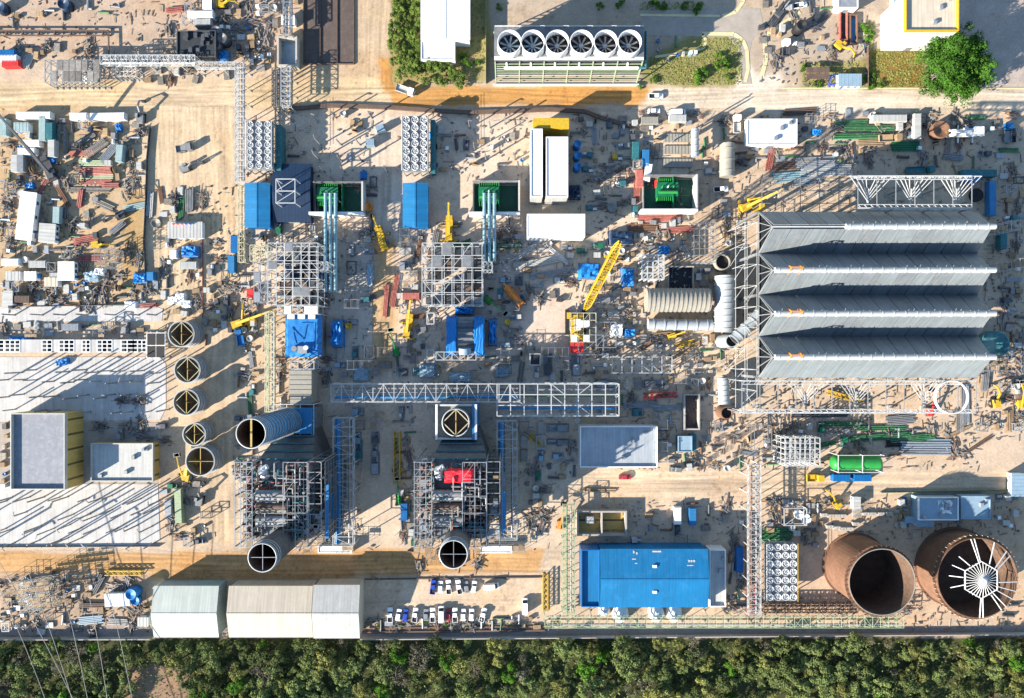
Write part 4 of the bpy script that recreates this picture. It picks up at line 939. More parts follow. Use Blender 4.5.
# --- two rusty tanks
def rusty_tank(desc, gx, gy, rp, z, roof):
    c = W(gx, gy); r = rp * S; t = T('storage_tank', desc, 'tank', (c.x, c.y, 0)); occ(gx - rp, gy - rp, gx + rp + 10, gy + rp + 10)
    s = MB(); n = 6
    for k in range(n): s.lathe(0, 0, [(r, z * k / n), (r + .015 * (k % 2), z * (k + 1) / n), (r - .06, z * (k + 1) / n), (r - .06, z * k / n)], 'rust', 56, False)
    part('shell', s, t); i_ = MB(); i_.lathe(0, 0, [(r - .07, .3), (r - .07, z - .05), (r - .12, z - .05), (r - .12, .3)], 'rust_lining_shade', 56, False); i_.disc(0, 0, .3, r - .1, 'rust_inner_shade', 48); part('lining', i_, t)
    b = MB(); b.lathe(0, 0, [(r + .7, 0), (r + .7, .5), (r, .5), (r, 0)], 'rust', 56, False); part('base_ring', b, t)
    w = MB(); w.lathe(0, 0, [(r + .9, z - 1.2), (r + .9, z - 1.1), (r + .1, z - 1.1), (r + .1, z - 1.2)], 'rust', 56, False)
    for k in range(48): an = 2 * PI * k / 48; w.bar(((r + .9) * math.cos(an), (r + .9) * math.sin(an), z - 1.1), ((r + .9) * math.cos(an), (r + .9) * math.sin(an), z), .14, 'cream_steel' if roof else 'rust')
    part('walkway', w, t)
    lip = MB(); lip.lathe(0, 0, [(r + .08, z), (r + .08, z + .12), (r - .18, z + .12), (r - .18, z)], 'rust' if roof else 'beige_duct', 56, False); part('rim', lip, t)
    if roof:
        f = MB(); ap = z + 3.4; hr = r * .46; hz = z + 1.9
        for k in range(6):
            a0, a1 = PI / 6 + k * PI / 3, PI / 6 + (k + 1) * PI / 3; f.bar((hr * math.cos(a0), hr * math.sin(a0), hz), (hr * math.cos(a1), hr * math.sin(a1), hz), .3, 'white_paint')
        for k in range(30): an = 2 * PI * k / 30; f.bar((0, 0, ap), (hr * .93 * math.cos(an), hr * .93 * math.sin(an), hz), .14, 'white_paint')
        f.lathe(0, 0, [(1.2, ap - .2), (1.2, ap + .15), (.01, ap + .15), (.01, ap - .2)], 'white_paint', 16)
        for deg in (97, 92, 62, 40, 32, 150, -8, -22, -34, -48, -56, -85, -90, 172, 196, 128): an = math.radians(deg); f.bar((hr * .97 * math.cos(an), hr * .97 * math.sin(an), hz), ((r * (.99 if abs(deg) < 100 else .72)) * math.cos(an + .05), (r * (.99 if abs(deg) < 100 else .72)) * math.sin(an + .05), z + .2), .24, 'white_paint')
        part('roof_rafter', f, t)
    return t
rusty_tank('open rusty tank without any roof frame', 855, 565, 30.8, 18, False)
rusty_tank('wide rusty tank with a white radial roof frame half built', 954, 566.6, 38, 12.3, True)

# --- buildings
gable('warehouse', 'pale green gabled warehouse at the end of the shed row', (154, 586, 219, 637), 7, 9, 'x', 'teal_roof', 'green_roof', doors=3)
gable('warehouse', 'long cream gabled warehouse between two shorter sheds', (229, 586, 313, 637), 7, 9, 'x', 'cream_roof', 'cream_roof', doors=4)
gable('warehouse', 'grey cream gabled shed facing the parked cars', (313.5, 585, 360, 638), 7.6, 9.6, 'x', 'cream_roof', 'pale_roof', doors=2)
bw = gable('warehouse', 'big bright blue gabled warehouse with lower blue annex', (600, 549, 708, 607), 9, 10.6, 'x', 'blue_roof', 'blue_roof', doors=4, vents=1)
for px_, py_, w_, h_ in ((634, 553, .5, 1.4), (637, 554, .5, 1.2), (634, 559, 1.4, .35), (636, 563, .9, .3), (657, 552, 3, .7), (689, 561, .6, .9), (691.5, 561, .6, .9), (694, 561, .6, .9), (690, 565, 2.2, .3)):
    m_ = MB(); q_ = W(px_, py_, 9.6); zz_ = 9 + 1.6 * (1 - abs(q_.y - bw.location.y) / 9.4); m_.box(q_.x - bw.location.x, q_.y - bw.location.y, zz_ + .16, w_, h_, .1, 'pale_roof'); part('roof_marking', m_, bw)
flat('annex', 'low blue lean-to with parapets at the end of the big blue warehouse', (581, 549, 599.4, 606), 7, 'blue_paint', 'blue_roof', 1.0, 'blue_paint')
flat('annex', 'low white walled annex in shade at the end of the blue warehouse', (708.8, 549, 725, 606), 5, 'white_paint', 'pale_roof', 1.0, 'white_paint', units=2)
flat('hall', 'grey flat roofed hall with an ochre gridded end wall', (13, 413, 67, 489), 9.2, 'ochre_wall', 'grey_roof', 1.3, 'pale_roof')
flat('control_building', 'low white flat roofed building beside the grey hall', (92, 443, 154, 481), 3.6, 'ochre_wall', 'pale_roof', .8, 'pale_roof', units=5)
flat('office_building', 'tall white building with a yellow edged roof terrace', (904, -6, 957, 32), 14.5, 'white_paint', 'cream_roof', 1.1, 'yellow', units=3)
gable('warehouse', 'bright white gabled building beside the hedge', (421, -30, 470, 40), 6, 7, 'y', 'white_paint', 'white_roof', doors=2)
flat('annex', 'white flat annex of the gabled building beside the hedge', (421, 41, 455, 60), 4, 'white_paint', 'white_roof', .3)
flat('substation', 'pale flat roofed building half in shadow beside the open yard', (580, 426, 657, 467), 6, 'white_paint', 'flat_membrane', .9, 'white_paint', units=3)
gable('switch_house', 'bright blue roofed switch house beside the white pipe bridge', (245, 183, 270, 228), 5, 5.7, 'y', 'blue_paint', 'blue_roof')
gable('switch_house', 'bright blue roofed switch house beside the parallel steel tubes', (403, 183, 428, 228), 5, 5.7, 'y', 'blue_paint', 'blue_roof')
gable('navy_shed', 'navy ribbed low shed in the shadow of the blue switch house', (273, 164, 311, 222), 4, 5, 'x', 'navy_roof', 'navy_roof')
frame('steel_structure', 'square braced white frame over the navy shed', (276, 179, 295, 203), 11, 1, 2, 'white_steel', .35, 1, 1, 5)
flat('turbine_hall', 'two tone white narrow flat hall with a yellow fronted end', (546, 137, 568, 197), 12, 'pale_roof', 'white_roof', .3, 'white_roof')
flat('filter_house', 'narrow white flat strip building beside the white hall', (530.5, 129, 542.5, 197), 12, 'pale_roof', 'white_roof', .3, 'white_roof')
flat('yellow_platform', 'bright yellow topped platform at the end of the white halls', (533, 118, 569, 128), 11, 'yellow', 'yellow', 0)
flat('site_shed', 'plain white rectangular flat roof below the white halls', (527, 214, 585, 237), 9, 'white_paint', 'white_roof', .12)
flat('brown_shed', 'dark ribbed steel building beside the pipe bridge', (177, 31, 216, 57), 5, 'dark_void', 'dark_void', .4, 'dark_steel', units=14, umat='dark_steel')
flat('kiosk', 'grey roofed kiosk above the dug out pit', (838, -8, 858, 8), 4, 'white_paint', 'grey_roof', .2)
flat('pump_house', 'long shed tinted blue for shade with a white patched roof behind the tanks', (918, 497, 958, 520), 4.5, 'pale_blue', 'pale_blue', .4, 'white_paint', units=6)  # blue tint paints shade onto a whitish grey shed
flat('pump_house', 'plain shed tinted blue for shade at the edge beside the white patched shed', (961, 496, 990, 519), 4.5, 'pale_blue', 'pale_blue', .3, 'pale_blue', units=2)  # whitish grey shed too, its blue stands in for shade
flat('store_shed', 'white long flat store with dark end beside the pale road', (747, 119, 797, 145), 3.4, 'white_paint', 'white_roof', .25, 'white_paint', units=4)
flat('pump_kiosk', 'small pale roofed kiosk beside the dug pit', (678, 436, 692, 452), 3.4, 'teal', 'pale_blue', .3, 'pale_blue')
flat('pump_kiosk', 'low white kiosk at the foot of the boiler without red cover', (318, 546, 352, 553), 2.4, 'white_paint', 'white_roof', .2)
flat('pump_kiosk', 'low white kiosk at the foot of the boiler with red cover', (480, 546, 512, 553), 2.4, 'white_paint', 'white_roof', .2)
basin('settling_basin', 'dark brown basin in three long bays beside the dirt side road', (303, -60, 354, 64), .6, 'brown', 'brown_floor', 3, 'x', .3)
basin('settling_basin', 'small pale rimmed deep basin beside the dark brown basin', (277, 36, 297, 66), 3.4, 'concrete', 'pale_blue', 1, 'x', .6)  # blue-grey floor colour paints the shade inside the concrete basin
basin('settling_basin', 'square pale basin split in two yellowish chambers', (577, 511, 627, 536), 3.4, 'concrete', 'ochre_wall', 2, 'x', .6)
basin('pit', 'open rectangular pit with a rounded white edge', (684, 394, 700, 430), 2.6, 'concrete', 'brown_floor', 1, 'x', .5)
basin('pit', 'dark square pit below the white slatted frame', (668, 266, 694, 292), 1.5, 'concrete', 'dark_void', 1, 'x', .4)

# --- generator bays
def gen_bay(desc, px, z, tubes, gx, red=None):
    x0, x1, y0, y1 = R(*px, z); cx, cy = (x0 + x1) / 2, (y0 + y1) / 2; lx, ly = x1 - x0, y1 - y0; occ(*px)
    t = T('generator_bay', desc, 'generator bay', (cx, cy, 0))
    for m_, (a_, b_, u_, v_, h_) in (('white_paint', (-.6, -ly / 2, lx + 1.2, .9, z)), ('pale_roof', (lx / 2 - .3, .4, .6, ly - .9, z - .003)), ('mid_steel', (-.2, ly / 2 - .15, lx - .6, .3, z - .6)), ('mid_steel', (-lx / 2 + .15, .1, .3, ly - 1.2, 2.5)), ('green_paint', (lx * .06, .2, .3, ly - 1.4, 4))):
        k_ = MB(); k_.box(a_, b_, 0, u_, v_, h_, m_); part('wall', k_, t)
    k_ = MB(); k_.box(0, .2, 0, lx - 1.3, ly - 1.4, .06, 'green_floor'); part('floor', k_, t)
    c = W(gx, (px[1] + px[3]) / 2 - 3, 4)
    g = T('transformer', 'green transformer inside the walled bay, %s' % red, 'transformer', (c.x, c.y, .06)); b = MB(); b.box(0, 0, 0, 7.5, 5, 3.6, 'green_paint'); part('tank', b, g)
    for s in (-1, 1):
        f = MB()
        for i in range(10): f.box(-3.4 + i * .75, s * 3.3, .4, .3, 1.4, 2.8, 'bright_green')
        part('radiator', f, g)
    for i in range(3): u = MB(); u.tube((-2 + 2 * i, .6, 3.6), (-2 + 2 * i, .9, 5.2), .3, 'white_paint' if i % 2 else 'bright_green', 8, .12); part('bushing', u, g)
    e = MB(); e.tube((-3.4, -1.2, 4.4), (3.2, -1.2, 4.4), .6, 'bright_green', 10); e.bar((-3, -1.2, 3.6), (-3, -1.2, 4.4), .3, 'bright_green'); e.bar((3, -1.2, 3.6), (3, -1.2, 4.4), .3, 'bright_green'); part('oil_conservator', e, g)
    return t
gen_bay('white walled bay with green transformer beside the navy shed', (312, 181, 363, 213), 6, 0, 327, 'beside the navy shed')
gen_bay('white walled bay with green transformer beside the white halls', (472, 180, 520, 213), 6, 0, 489, 'beside the white halls')
gen_bay('white walled bay with green transformer and no tubes', (645, 174, 698, 210), 6, 0, 668, 'with no tubes leaving it')
for k, (x0_, desc) in enumerate(((326, 'three parallel pale blue bus ducts leaving the bay beside the navy shed'), (484.5, 'three parallel pale blue bus ducts leaving the bay beside the white halls'))):
    a, b = W(x0_, 194, 6.5), W(x0_, 292 if k == 0 else 262, 6.5); cy = (a.y + b.y) / 2
    t = T('bus_duct', desc, 'bus duct', (W(x0_ + 5, 240, 6.5).x, cy, 0), 0, 'bus ducts')
    for i in (-1, 0, 1):
        q = MB(); q.tube((i * 1.75, a.y - cy, 7), (i * 1.75, b.y - cy, 7), .62, 'cyan_pipe', 12)
        n = 8
        for j in range(n + 1): yy = a.y - cy + (b.y - a.y) * j / n; q.tube((i * 1.75, yy - .12, 7), (i * 1.75, yy + .12, 7), .72, 'cyan_pipe', 12)
        part('duct_pipe', q, t)
    for j in range(5):
        u = MB(); yy = a.y - cy + (b.y - a.y) * (j + .3) / 5; u.bar((-2.6, yy, 6.1), (2.6, yy, 6.1), .25, 'mid_steel')
        for s in (-2.4, 2.4): u.bar((s, yy, 0), (s, yy, 6.1), .25, 'mid_steel')
        part('support', u, t)

# --- fan cooler banks
def fan_bank(desc, px, z, nx, ny, teal):
    x0, x1, y0, y1 = R(*px, z); cx, cy = (x0 + x1) / 2, (y0 + y1) / 2; lx, ly = x1 - x0, y1 - y0; occ(*px)
    t = T('fan_cooler', desc, 'fan cooler', (cx, cy, 0), 0, 'fan cooler banks'); b = MB(); b.box(0, 0, z - 2, lx, ly, 1.6, 'galvanized'); part('coil_box', b, t)
    d = MB(); d.box(0, 0, z - .4, lx + .1, ly + .1, .1, 'mid_steel'); part('deck', d, t)
    l = MB(); l.bar((0, 0, 0), (0, 0, z - 2), .3, 'galvanized'); me = l.mesh('leg')
    for i in range(nx + 1):
        for j in (0, ny // 2, ny): link('leg', me, t, (-lx / 2 + .2 + (lx - .4) * i / nx, -ly / 2 + .2 + (ly - .4) * j / ny, 0))
    r = min(lx / nx, ly / ny) * .44; f = MB(); f.lathe(0, 0, [(r, z - .3), (r, z + .35), (r - .1, z + .35), (r - .1, z - .3)], 'white_paint', 20, False); f.disc(0, 0, z - .05, r - .1, 'pale_roof', 16); f.tube((0, 0, z - .04), (0, 0, z + .3), r * .3, 'galvanized', 10)
    for k in range(6): an = k * PI / 3; f.bar((0, 0, z + .1), (r * .9 * math.cos(an), r * .9 * math.sin(an), z + .1), .25, 'white_paint', .06)
    me = f.mesh('fan')
    for i in range(nx):
        for j in range(ny): o = link('fan', me, t, (-lx / 2 + (i + .5) * lx / nx, -ly / 2 + (j + .5) * ly / ny, 0)); o.rotation_euler.z = (i * 3 + j) * .5
    w = MB()
    for s in (-1, 1):
        for zz in (z + .5, z + 1): w.bar((s * lx / 2, -ly / 2, zz), (s * lx / 2, ly / 2, zz), .08, 'yellow' if teal == 'yellow' and s > 0 else 'white_paint')
    part('railing', w, t)
    if teal == 'teal': k = MB(); k.box(lx / 2 + 1.3, 0, 0, 1.6, ly * .96, z - 2.6, 'teal'); part('header_box', k, t)
fan_bank('bank of white fans in three columns beside the white pipe bridge', (246, 121, 272, 169), 8, 3, 7, 'teal')
fan_bank('bank of white fans in three columns above the blue switch house', (402, 116, 428, 171), 8, 3, 7, 'teal')
fan_bank('bank of white fans in four columns with yellow rail near the tanks', (766, 543, 797, 601), 6, 4, 7, 'yellow')

# --- racks and frames
B_, P_ = 'blue_pipe', 'cyan_pipe'
truss_rack('pipe_rack', 'long white pipe bridge over the chimney units, longest of the racks', (331, 384, 520, 402), 14, 18, 'white_steel', .36, 3, ((.25, .5, B_), (.5, .35, 'galvanized'), (.75, .4, 'mid_steel')))
frame('pipe_rack', 'wide white steel bridge with open square bays beside the pale flat roof', (497, 384, 619, 416), 14, 9, 3, 'white_steel', .4, 2, .12, 8, 'pipe rack', pipes=((.2, .5, B_), (.6, .4, 'pipe_green'), (.8, .4, 'mid_steel')))
truss_rack('pipe_rack', 'white rack with blue pipes beside the boiler without red cover', (333, 418, 353, 546), 11, 14, 'white_steel', .3, 2.5, ((.25, .35, 'galvanized'), (.8, .9, B_), (.6, .3, 'mid_steel')))
truss_rack('pipe_rack', 'white rack with blue pipes beside the boiler with red cover', (497, 421, 517, 540), 11, 13, 'white_steel', .3, 2.5, ((.25, .35, 'galvanized'), (.8, .9, B_), (.6, .3, 'mid_steel')))
truss_rack('pipe_rack', 'white upright rack between blue warehouse and white fan bank', (749, 465, 761, 616), 9, 26, 'white_steel', .28, 1.6, ((.3, .25, 'pale_roof'), (.7, .3, 'rust')))
truss_rack('pipe_rack', 'long pale green rack along the perimeter wall below the tanks', (545, 617, 904, 628), 6, 46, 'pale_green_steel', .2, 1.4, ((.25, .22, 'galvanized'), (.7, .25, 'pipe_green')))
truss_rack('pipe_rack', 'greenish upright rack between the parking and the blue warehouse', (563, 505, 575, 614), 6, 18, 'pale_green_steel', .26, 1.4, ((.3, .22, 'galvanized'), (.65, .22, 'pipe_green')))
truss_rack('pipe_rack', 'white horizontal pipe bridge over the sandy yard', (100, 55, 195, 64), 7, 18, 'white_steel', .28, 1.6, ((.3, .25, 'white_paint'), (.7, .25, 'pale_roof')))
truss_rack('pipe_rack', 'pinkish white thin pipe bridge beside the dark ribbed building', (195, 62, 235, 68), 7, 9, 'white_steel', .24, 1.2, ((.5, .22, 'beige_duct'),))
truss_rack('pipe_rack', 'white upright pipe bridge crossing the main dirt road', (235, 62, 243, 182), 7, 22, 'white_steel', .28, 1.5, ((.3, .22, 'galvanized'), (.7, .22, 'pale_roof')))
truss_rack('pipe_rack', 'yellowish thin rack running down beside the blue switch house', (238, 184, 244, 262), 5, 12, 'cream_steel', .24, 1.2, ((.5, .2, 'ochre_wall'),))
truss_rack('pipe_rack', 'cream upright rack below the lattice steel platform', (265, 312, 274, 412), 9, 20, 'cream_steel', .28, 1.4, ((.3, .25, 'pale_roof'), (.7, .25, 'pale_green_steel')))
truss_rack('pipe_bridge', 'dark lattice pipe bridge spanning the road from the small basin', (272, 68, 280, 106), 7, 8, 'dark_steel', .3, 1.5, ((.5, .3, 'mid_steel'),))
truss_rack('pipe_bridge', 'white lattice pipe bridge spanning the road beside the dark one', (281, 66, 290, 106), 7, 8, 'white_steel', .26, 1.5, ((.3, .3, 'galvanized'), (.7, .3, 'galvanized')))
truss_rack('pipe_rack', 'grey upright pipe rack above the small basin', (283, -30, 291, 34), 6, 8, 'galvanized', .3, 1.3, ((.2, .35, 'galvanized'), (.6, .35, 'galvanized'), (.9, .3, 'mid_steel')))
truss_rack('pipe_rack', 'low brown rack along the perimeter wall beside the tanks', (764, 604, 858, 613), 3, 22, 'brown', .26, 1.0, ((.3, .2, 'rust'), (.7, .25, 'brown')))
frame('lattice_platform', 'white lattice steel platform beside the blue covered turbine', (268, 243, 318, 305), 16, 6, 7, 'white_steel', .27, 2, .5, 41, 'platform', 'lattice platforms', deck=('mid_steel', .07), low=.78)
frame('lattice_platform', 'white lattice steel platform with open blue bay below', (422, 243, 482, 305), 16, 6, 5, 'white_steel', .3, 2, .5, 42, 'platform', 'lattice platforms', deck=('mid_steel', .08), low=.78)
frame('lattice_platform', 'short white lattice arm reaching toward the bus ducts', (318, 262, 328, 270), 15, 2, 1, 'white_steel', .35, 2, .6, 43, 'platform', 'lattice platforms')
frame('lattice_platform', 'short white lattice arm of the platform with blue bay', (483, 262, 492, 270), 15, 2, 1, 'white_steel', .35, 2, .6, 44, 'platform', 'lattice platforms')
frame('lattice_platform', 'low grey lattice annex beside the cream lattice platform', (254, 262, 267, 302), 9, 2, 4, 'galvanized', .28, 2, .6, 45, 'platform', 'lattice platforms', deck=('galvanized', .35))
frame('lattice_platform', 'yellowish low lattice above the grey annex', (250, 245, 267, 261), 8, 3, 2, 'cream_steel', .28, 2, .6, 46, 'platform', 'lattice platforms')
frame('lattice_platform', 'white module frame on the edge of the blue cover', (278, 306, 318, 314), 12, 6, 1, 'white_steel', .34, 2, .6, 47, 'platform', 'lattice platforms', deck=('white_paint', .55))
frame('lattice_platform', 'small white braced frame above the ribbed beige duct', (290, 361, 314, 369), 11, 3, 1, 'white_steel', .3, 2, .7, 48, 'platform', 'lattice platforms')
frame('lattice_platform', 'small white grating frame between the two blue covers', (436, 352, 476, 360), 8, 5, 1, 'white_steel', .3, 1, .6, 49, 'platform', 'lattice platforms')
frame('lattice_platform', 'long white rectangular frame above the pale flat roof', (612, 357, 672, 373), 6, 6, 2, 'white_steel', .3, 1, .1, 50, 'platform', 'lattice platforms')
frame('lattice_platform', 'white slatted square frame beside the yellow boom', (642, 255, 664, 279), 8, 4, 4, 'white_steel', .55, 1, .5, 51, 'platform', 'lattice platforms')
frame('lattice_platform', 'white square lattice beside the green vessel', (785, 438, 820, 466), 11, 7, 5, 'white_steel', .32, 3, .2, 52, 'platform', 'lattice platforms', low=.4)
frame('lattice_platform', 'faint grey lattice casting a gridded shadow beside the white duct elbow', (694, 222, 716, 262), 6, 4, 6, 'galvanized', .2, 1, .1, 53, 'platform', 'lattice platforms')
frame('lattice_platform', 'white lattice with yellow edge around the yellow crane base', (571, 313, 596, 342), 5, 4, 4, 'cream_steel', .25, 1, .3, 54, 'platform', 'lattice platforms', deck=('white_paint', .3))
frame('scaffold_shed', 'grey trussed shed frame with arches in the upper yard', (45, 60, 100, 82), 6, 9, 2, 'galvanized', .3, 2, .6, 55, 'shed frame', deck=('grey_scrap', .5))
frame('lattice_platform', 'white lattice over the pipes beside the scaffold shed', (112, 62, 136, 76), 4, 6, 3, 'white_steel', .25, 1, .6, 56, 'platform', 'lattice platforms')
for k, (a, desc) in enumerate(((416, 'white small square frame left of the blue covers'), (430, 'white open square frame below the lattice platform'))):
    frame('lattice_platform', desc, (427, 313, 434, 324) if k else (427, 350, 434, 362), 7, 1, 1, 'white_steel', .4, 1, 0, 57 + k, 'platform', 'lattice platforms')
frame('lattice_platform', 'white framed dark square pit cover above the wide bridge', (530, 354, 540, 365), 5, 1, 1, 'white_steel', .4, 1, 0, 59, 'platform', 'lattice platforms', deck=('black', 1))
# ------------------------------------------------------------------ turbine covers, ducts, vessels, big crane
def covered_turbine(desc, px, z, seed, open_=False):
    x0, x1, y0, y1 = R(*px, z); cx, cy = (x0 + x1) / 2, (y0 + y1) / 2; lx, ly = x1 - x0, y1 - y0; g = random.Random(seed); occ(*px)
    t = T('covered_turbine', desc, 'turbine', (cx, cy, 0)); b = MB(); b.box(0, 0, 0, lx * .96, ly * .96, z - 1, 'mid_steel'); part('casing', b, t)
    if not open_:
        r = MB(); r.hull_sheet(-lx / 2, lx / 2, -ly / 2, ly / 2, z - 1.2, 1.3, 'blue_tarp', g, 11, .9); part('cover', r, t)
        for i in range(3): v = MB(); v.box(-lx * .3 + i * lx * .28, ly * .46, z - .2, 2.4, 1.6, .9, 'white_paint'); part('vent_box', v, t)
        m = MB(); m.box(lx * .02, -ly * .33, z - .1, 3.2, 2.6, 1.4, 'galvanized'); m.tube((-lx * .2, -ly * .3, z), (-lx * .2, -ly * .3, z + 1.2), 1.0, 'mid_steel', 10); m.tube((lx * .12, -ly * .28, z), (lx * .12, -ly * .28, z + 1.5), .8, 'white_paint', 10); part('machinery', m, t)
        k = MB()
        for a, b2 in (((-.3, .2), (0, -.1)), ((0, -.1), (.1, .25)), ((-.3, .2), (-.2, -.2)), ((-.05, .3), (.25, .3)), ((.3, -.3), (.3, .3)), ((.38, -.3), (.38, .3))): k.bar((a[0] * lx, a[1] * ly, z + .35), (b2[0] * lx, b2[1] * ly, z + .35), .16, 'blue_pipe')
        part('rope', k, t)
    else:
        for s in (-1, 1): r = MB(); r.hull_sheet(s * lx * .36 - lx * .15, s * lx * .36 + lx * .15, -ly * .5 if s < 0 else -ly * .5, ly * .5, z - 1.2, 1.6, 'blue_tarp', g, 9, .88); part('cover', r, t)
        m = MB()
        for i in range(6): m.bar((-lx * .2, -ly * .35 + i * ly * .14, z - .5), (lx * .2, -ly * .35 + i * ly * .14, z - .5), .7, g.choice(('mid_steel', 'dark_steel', 'brown')))
        m.tube((0, -ly * .45, z - .6), (0, -ly * .3, z - .2), 2.2, 'pale_blue', 14); part('machinery', m, t)
    return t
covered_turbine('bright blue covered turbine block below the cream lattice platform', (284, 315, 321, 357), 8, 3)
covered_turbine('turbine block with two blue covers and an open dark middle', (446, 316, 484, 356), 8, 4, True)
def pxtarp(desc, px, h, c='blue_tarp', seed=1, z=0.0, post=True):
    x0, x1, y0, y1 = R(*px, h); cx, cy = (x0 + x1) / 2, (y0 + y1) / 2; mb = MB(); occ(*px); nb = h * .55
    mb.box(0, 0, z, (x1 - x0) * .9, (y1 - y0) * .9, nb, 'mid_steel'); mb.hull_sheet(-(x1 - x0) / 2, (x1 - x0) / 2, -(y1 - y0) / 2, (y1 - y0) / 2, z + nb * .2, h - nb * .2, c, random.Random(seed))
    return single('tarpaulin', desc, 'tarpaulin', mb, (cx, cy, 0), 0, GROUPS['tarp'])
pxtarp('narrow dark blue covered block beside the bright blue turbine', (329, 319, 341, 348), 6, 'blue_tarp', 2)
pxtarp('narrow blue covered block beside the two blue covers', (488, 318, 497, 346), 6, 'blue_tarp', 3)
pxtarp('blue tarpaulin below the open lattice platform', (453, 306, 473, 314), 9, 'blue_tarp', 4)
pxtarp('blue tarpaulin folded next to the tall yellow boom', (579, 262, 601, 279), 3, 'blue_tarp', 5)
pxtarp('dark blue tarpaulin under the tip of the yellow boom', (609, 230, 635, 245), 3, 'navy_roof', 6)
pxtarp('domed bright blue tarpaulin beside the white slatted frame', (622, 267, 636, 286), 4, 'blue_tarp', 7)
pxtarp('small blue tarpaulin above the white slatted frame', (660, 245, 671, 254), 3, 'blue_tarp', 8)
pxtarp('small round blue tarpaulin left of the pale duct', (625, 328, 636, 337), 3, 'blue_tarp', 9)
pxtarp('white crumpled tarpaulin left of the small blue one', (611, 323, 624, 337), 3, 'white_paint', 10)
pxtarp('crumpled bright blue tarpaulin beside the dark ribbed building', (212, 49, 227, 60), 3, 'blue_tarp', 11)
pxtarp('bright blue tarpaulin at the lower edge of the left yard', (131, 272, 146, 283), 2.5, 'blue_tarp', 12)
pxtarp('bright blue tarpaulin canopy below the white shed with signs', (179, 245, 197, 257), 3, 'blue_tarp', 13)
pxtarp('white crumpled tarpaulin on the shaded shed roof', (938, 499, 955, 516), 5.4, 'white_paint', 14, post=False)
pxtarp('dusty blue cover below the two blue covers', (448, 372, 472, 383), 4, 'pale_blue', 15)
pxtarp('dusty blue cover left of the wide bridge', (418, 364, 436, 378), 2.5, 'pale_blue', 16)
pxtarp('faded blue cover right of the two blue covers', (494, 366, 510, 378), 2.5, 'pale_blue', 17)
pxtarp('faded blue cover above the ribbed chimney inlet', (352, 366, 368, 382), 2.5, 'pale_blue', 18)
pxtarp('pale grey cover on the floor right of the bus ducts', (366, 262, 373, 286), 2, 'pale_blue', 19)
pxtarp('deep blue covered unit under the round blue drums', (568, 183, 582, 198), 4, 'navy_roof', 20)
for i, y in enumerate((147, 158, 169)):
    o = put('drum', 576.5, y, 0, 'blue_tarp', 1.3, 5, desc='round blue tank in the shade of the white halls, %s of three' % ('top', 'middle', 'lowest')[i])
def ribbed(desc, p, q, r, c, n, z, mouth=None, name='exhaust_duct', base=True):
    """fat ribbed duct between two photo points"""
    a, b = W(*p, z), W(*q, z); d = (b - a); L = d.length; ang = math.atan2(d.y, d.x); m = (a + b) / 2
    t = T(name, desc, 'duct', (m.x, m.y, 0), ang); k = MB(); k.tube((-L / 2, 0, z), (L / 2, 0, z), r, c, 22, cap=True); part('shell', k, t)
    rb = MB(); rb.tube((-.2, 0, z), (.2, 0, z), r + .22, c, 22); me = rb.mesh('stiffener_ring')
    for i in range(n): link('stiffener_ring', me, t, (-L / 2 + L * (i + .5) / n, 0, 0))
    if mouth:
        h = MB(); h.tube((L / 2 + .01, 0, z), (L / 2 + .5, 0, z), r * 1.06, c, 22); h.tube((L / 2 + .45, 0, z), (L / 2 + .53, 0, z), r * .9, 'black', 20); part('mouth', h, t)
    s = MB()
    for u in (-.35, .35):
        if z > r + .3: s.box(u * L, 0, 0, .6, r * 1.5, z - r * .8, 'mid_steel')
    if s.v: part('saddle', s, t)
    for u in np.arange(0, 1.01, .1): OCC.append((p[0] + (q[0] - p[0]) * u, p[1] + (q[1] - p[1]) * u, r / S))
    return t
ribbed('fat beige ribbed exhaust duct pointing at the turning white duct', (646, 300), (709, 300), 4.1, 'beige_duct', 14, 5.5)
ribbed('smaller pale blue grey duct below the fat ribbed one', (648, 324), (712, 325), 2.0, 'duct_white', 6, 3)
ribbed('fat upright running white ribbed duct beside the condenser stair tower', (725, 276), (725, 332), 3.6, 'duct_white', 9, 5)
ribbed('white duct sloping from the condenser to a black round mouth', (764, 311), (735, 339), 2.0, 'duct_white', 4, 14, True)
ribbed('white ribbed upright running duct ending in a rusty round mouth', (723, 378), (724, 404), 2.0, 'duct_white', 5, 4)
ribbed('pale straight duct lying across sand beside the white store', (727, 144), (727, 177), 2.6, 'beige_duct', 3, 2.8)
ribbed('pale slim duct standing over the sloped beige panels', (695, 129), (695, 157), 1.3, 'duct_white', 4, 5)
for desc, px, py, r, z, c in (('white square elbow with a dark round mouth above the white duct', 723, 262, 2.4, 4, 'beige_duct'), ('rusty round mouth elbow below the white ribbed duct', 727, 413, 1.9, 6, 'rust'), ('black mouthed elbow of the white sloping duct', 732, 341, 1.9, 12, 'duct_white')):
    c0 = W(px, py, z); t = T('duct_elbow', desc, 'duct elbow', (c0.x, c0.y, 0)); b = MB(); b.lathe(0, 0, [(r + .5, 0), (r + .3, z), (r, z), (r + .2, 0)], c, 24, False); part('shell', b, t); b = MB(); b.disc(0, 0, z - 1.5, r + .05, 'black'); part('mouth', b, t)
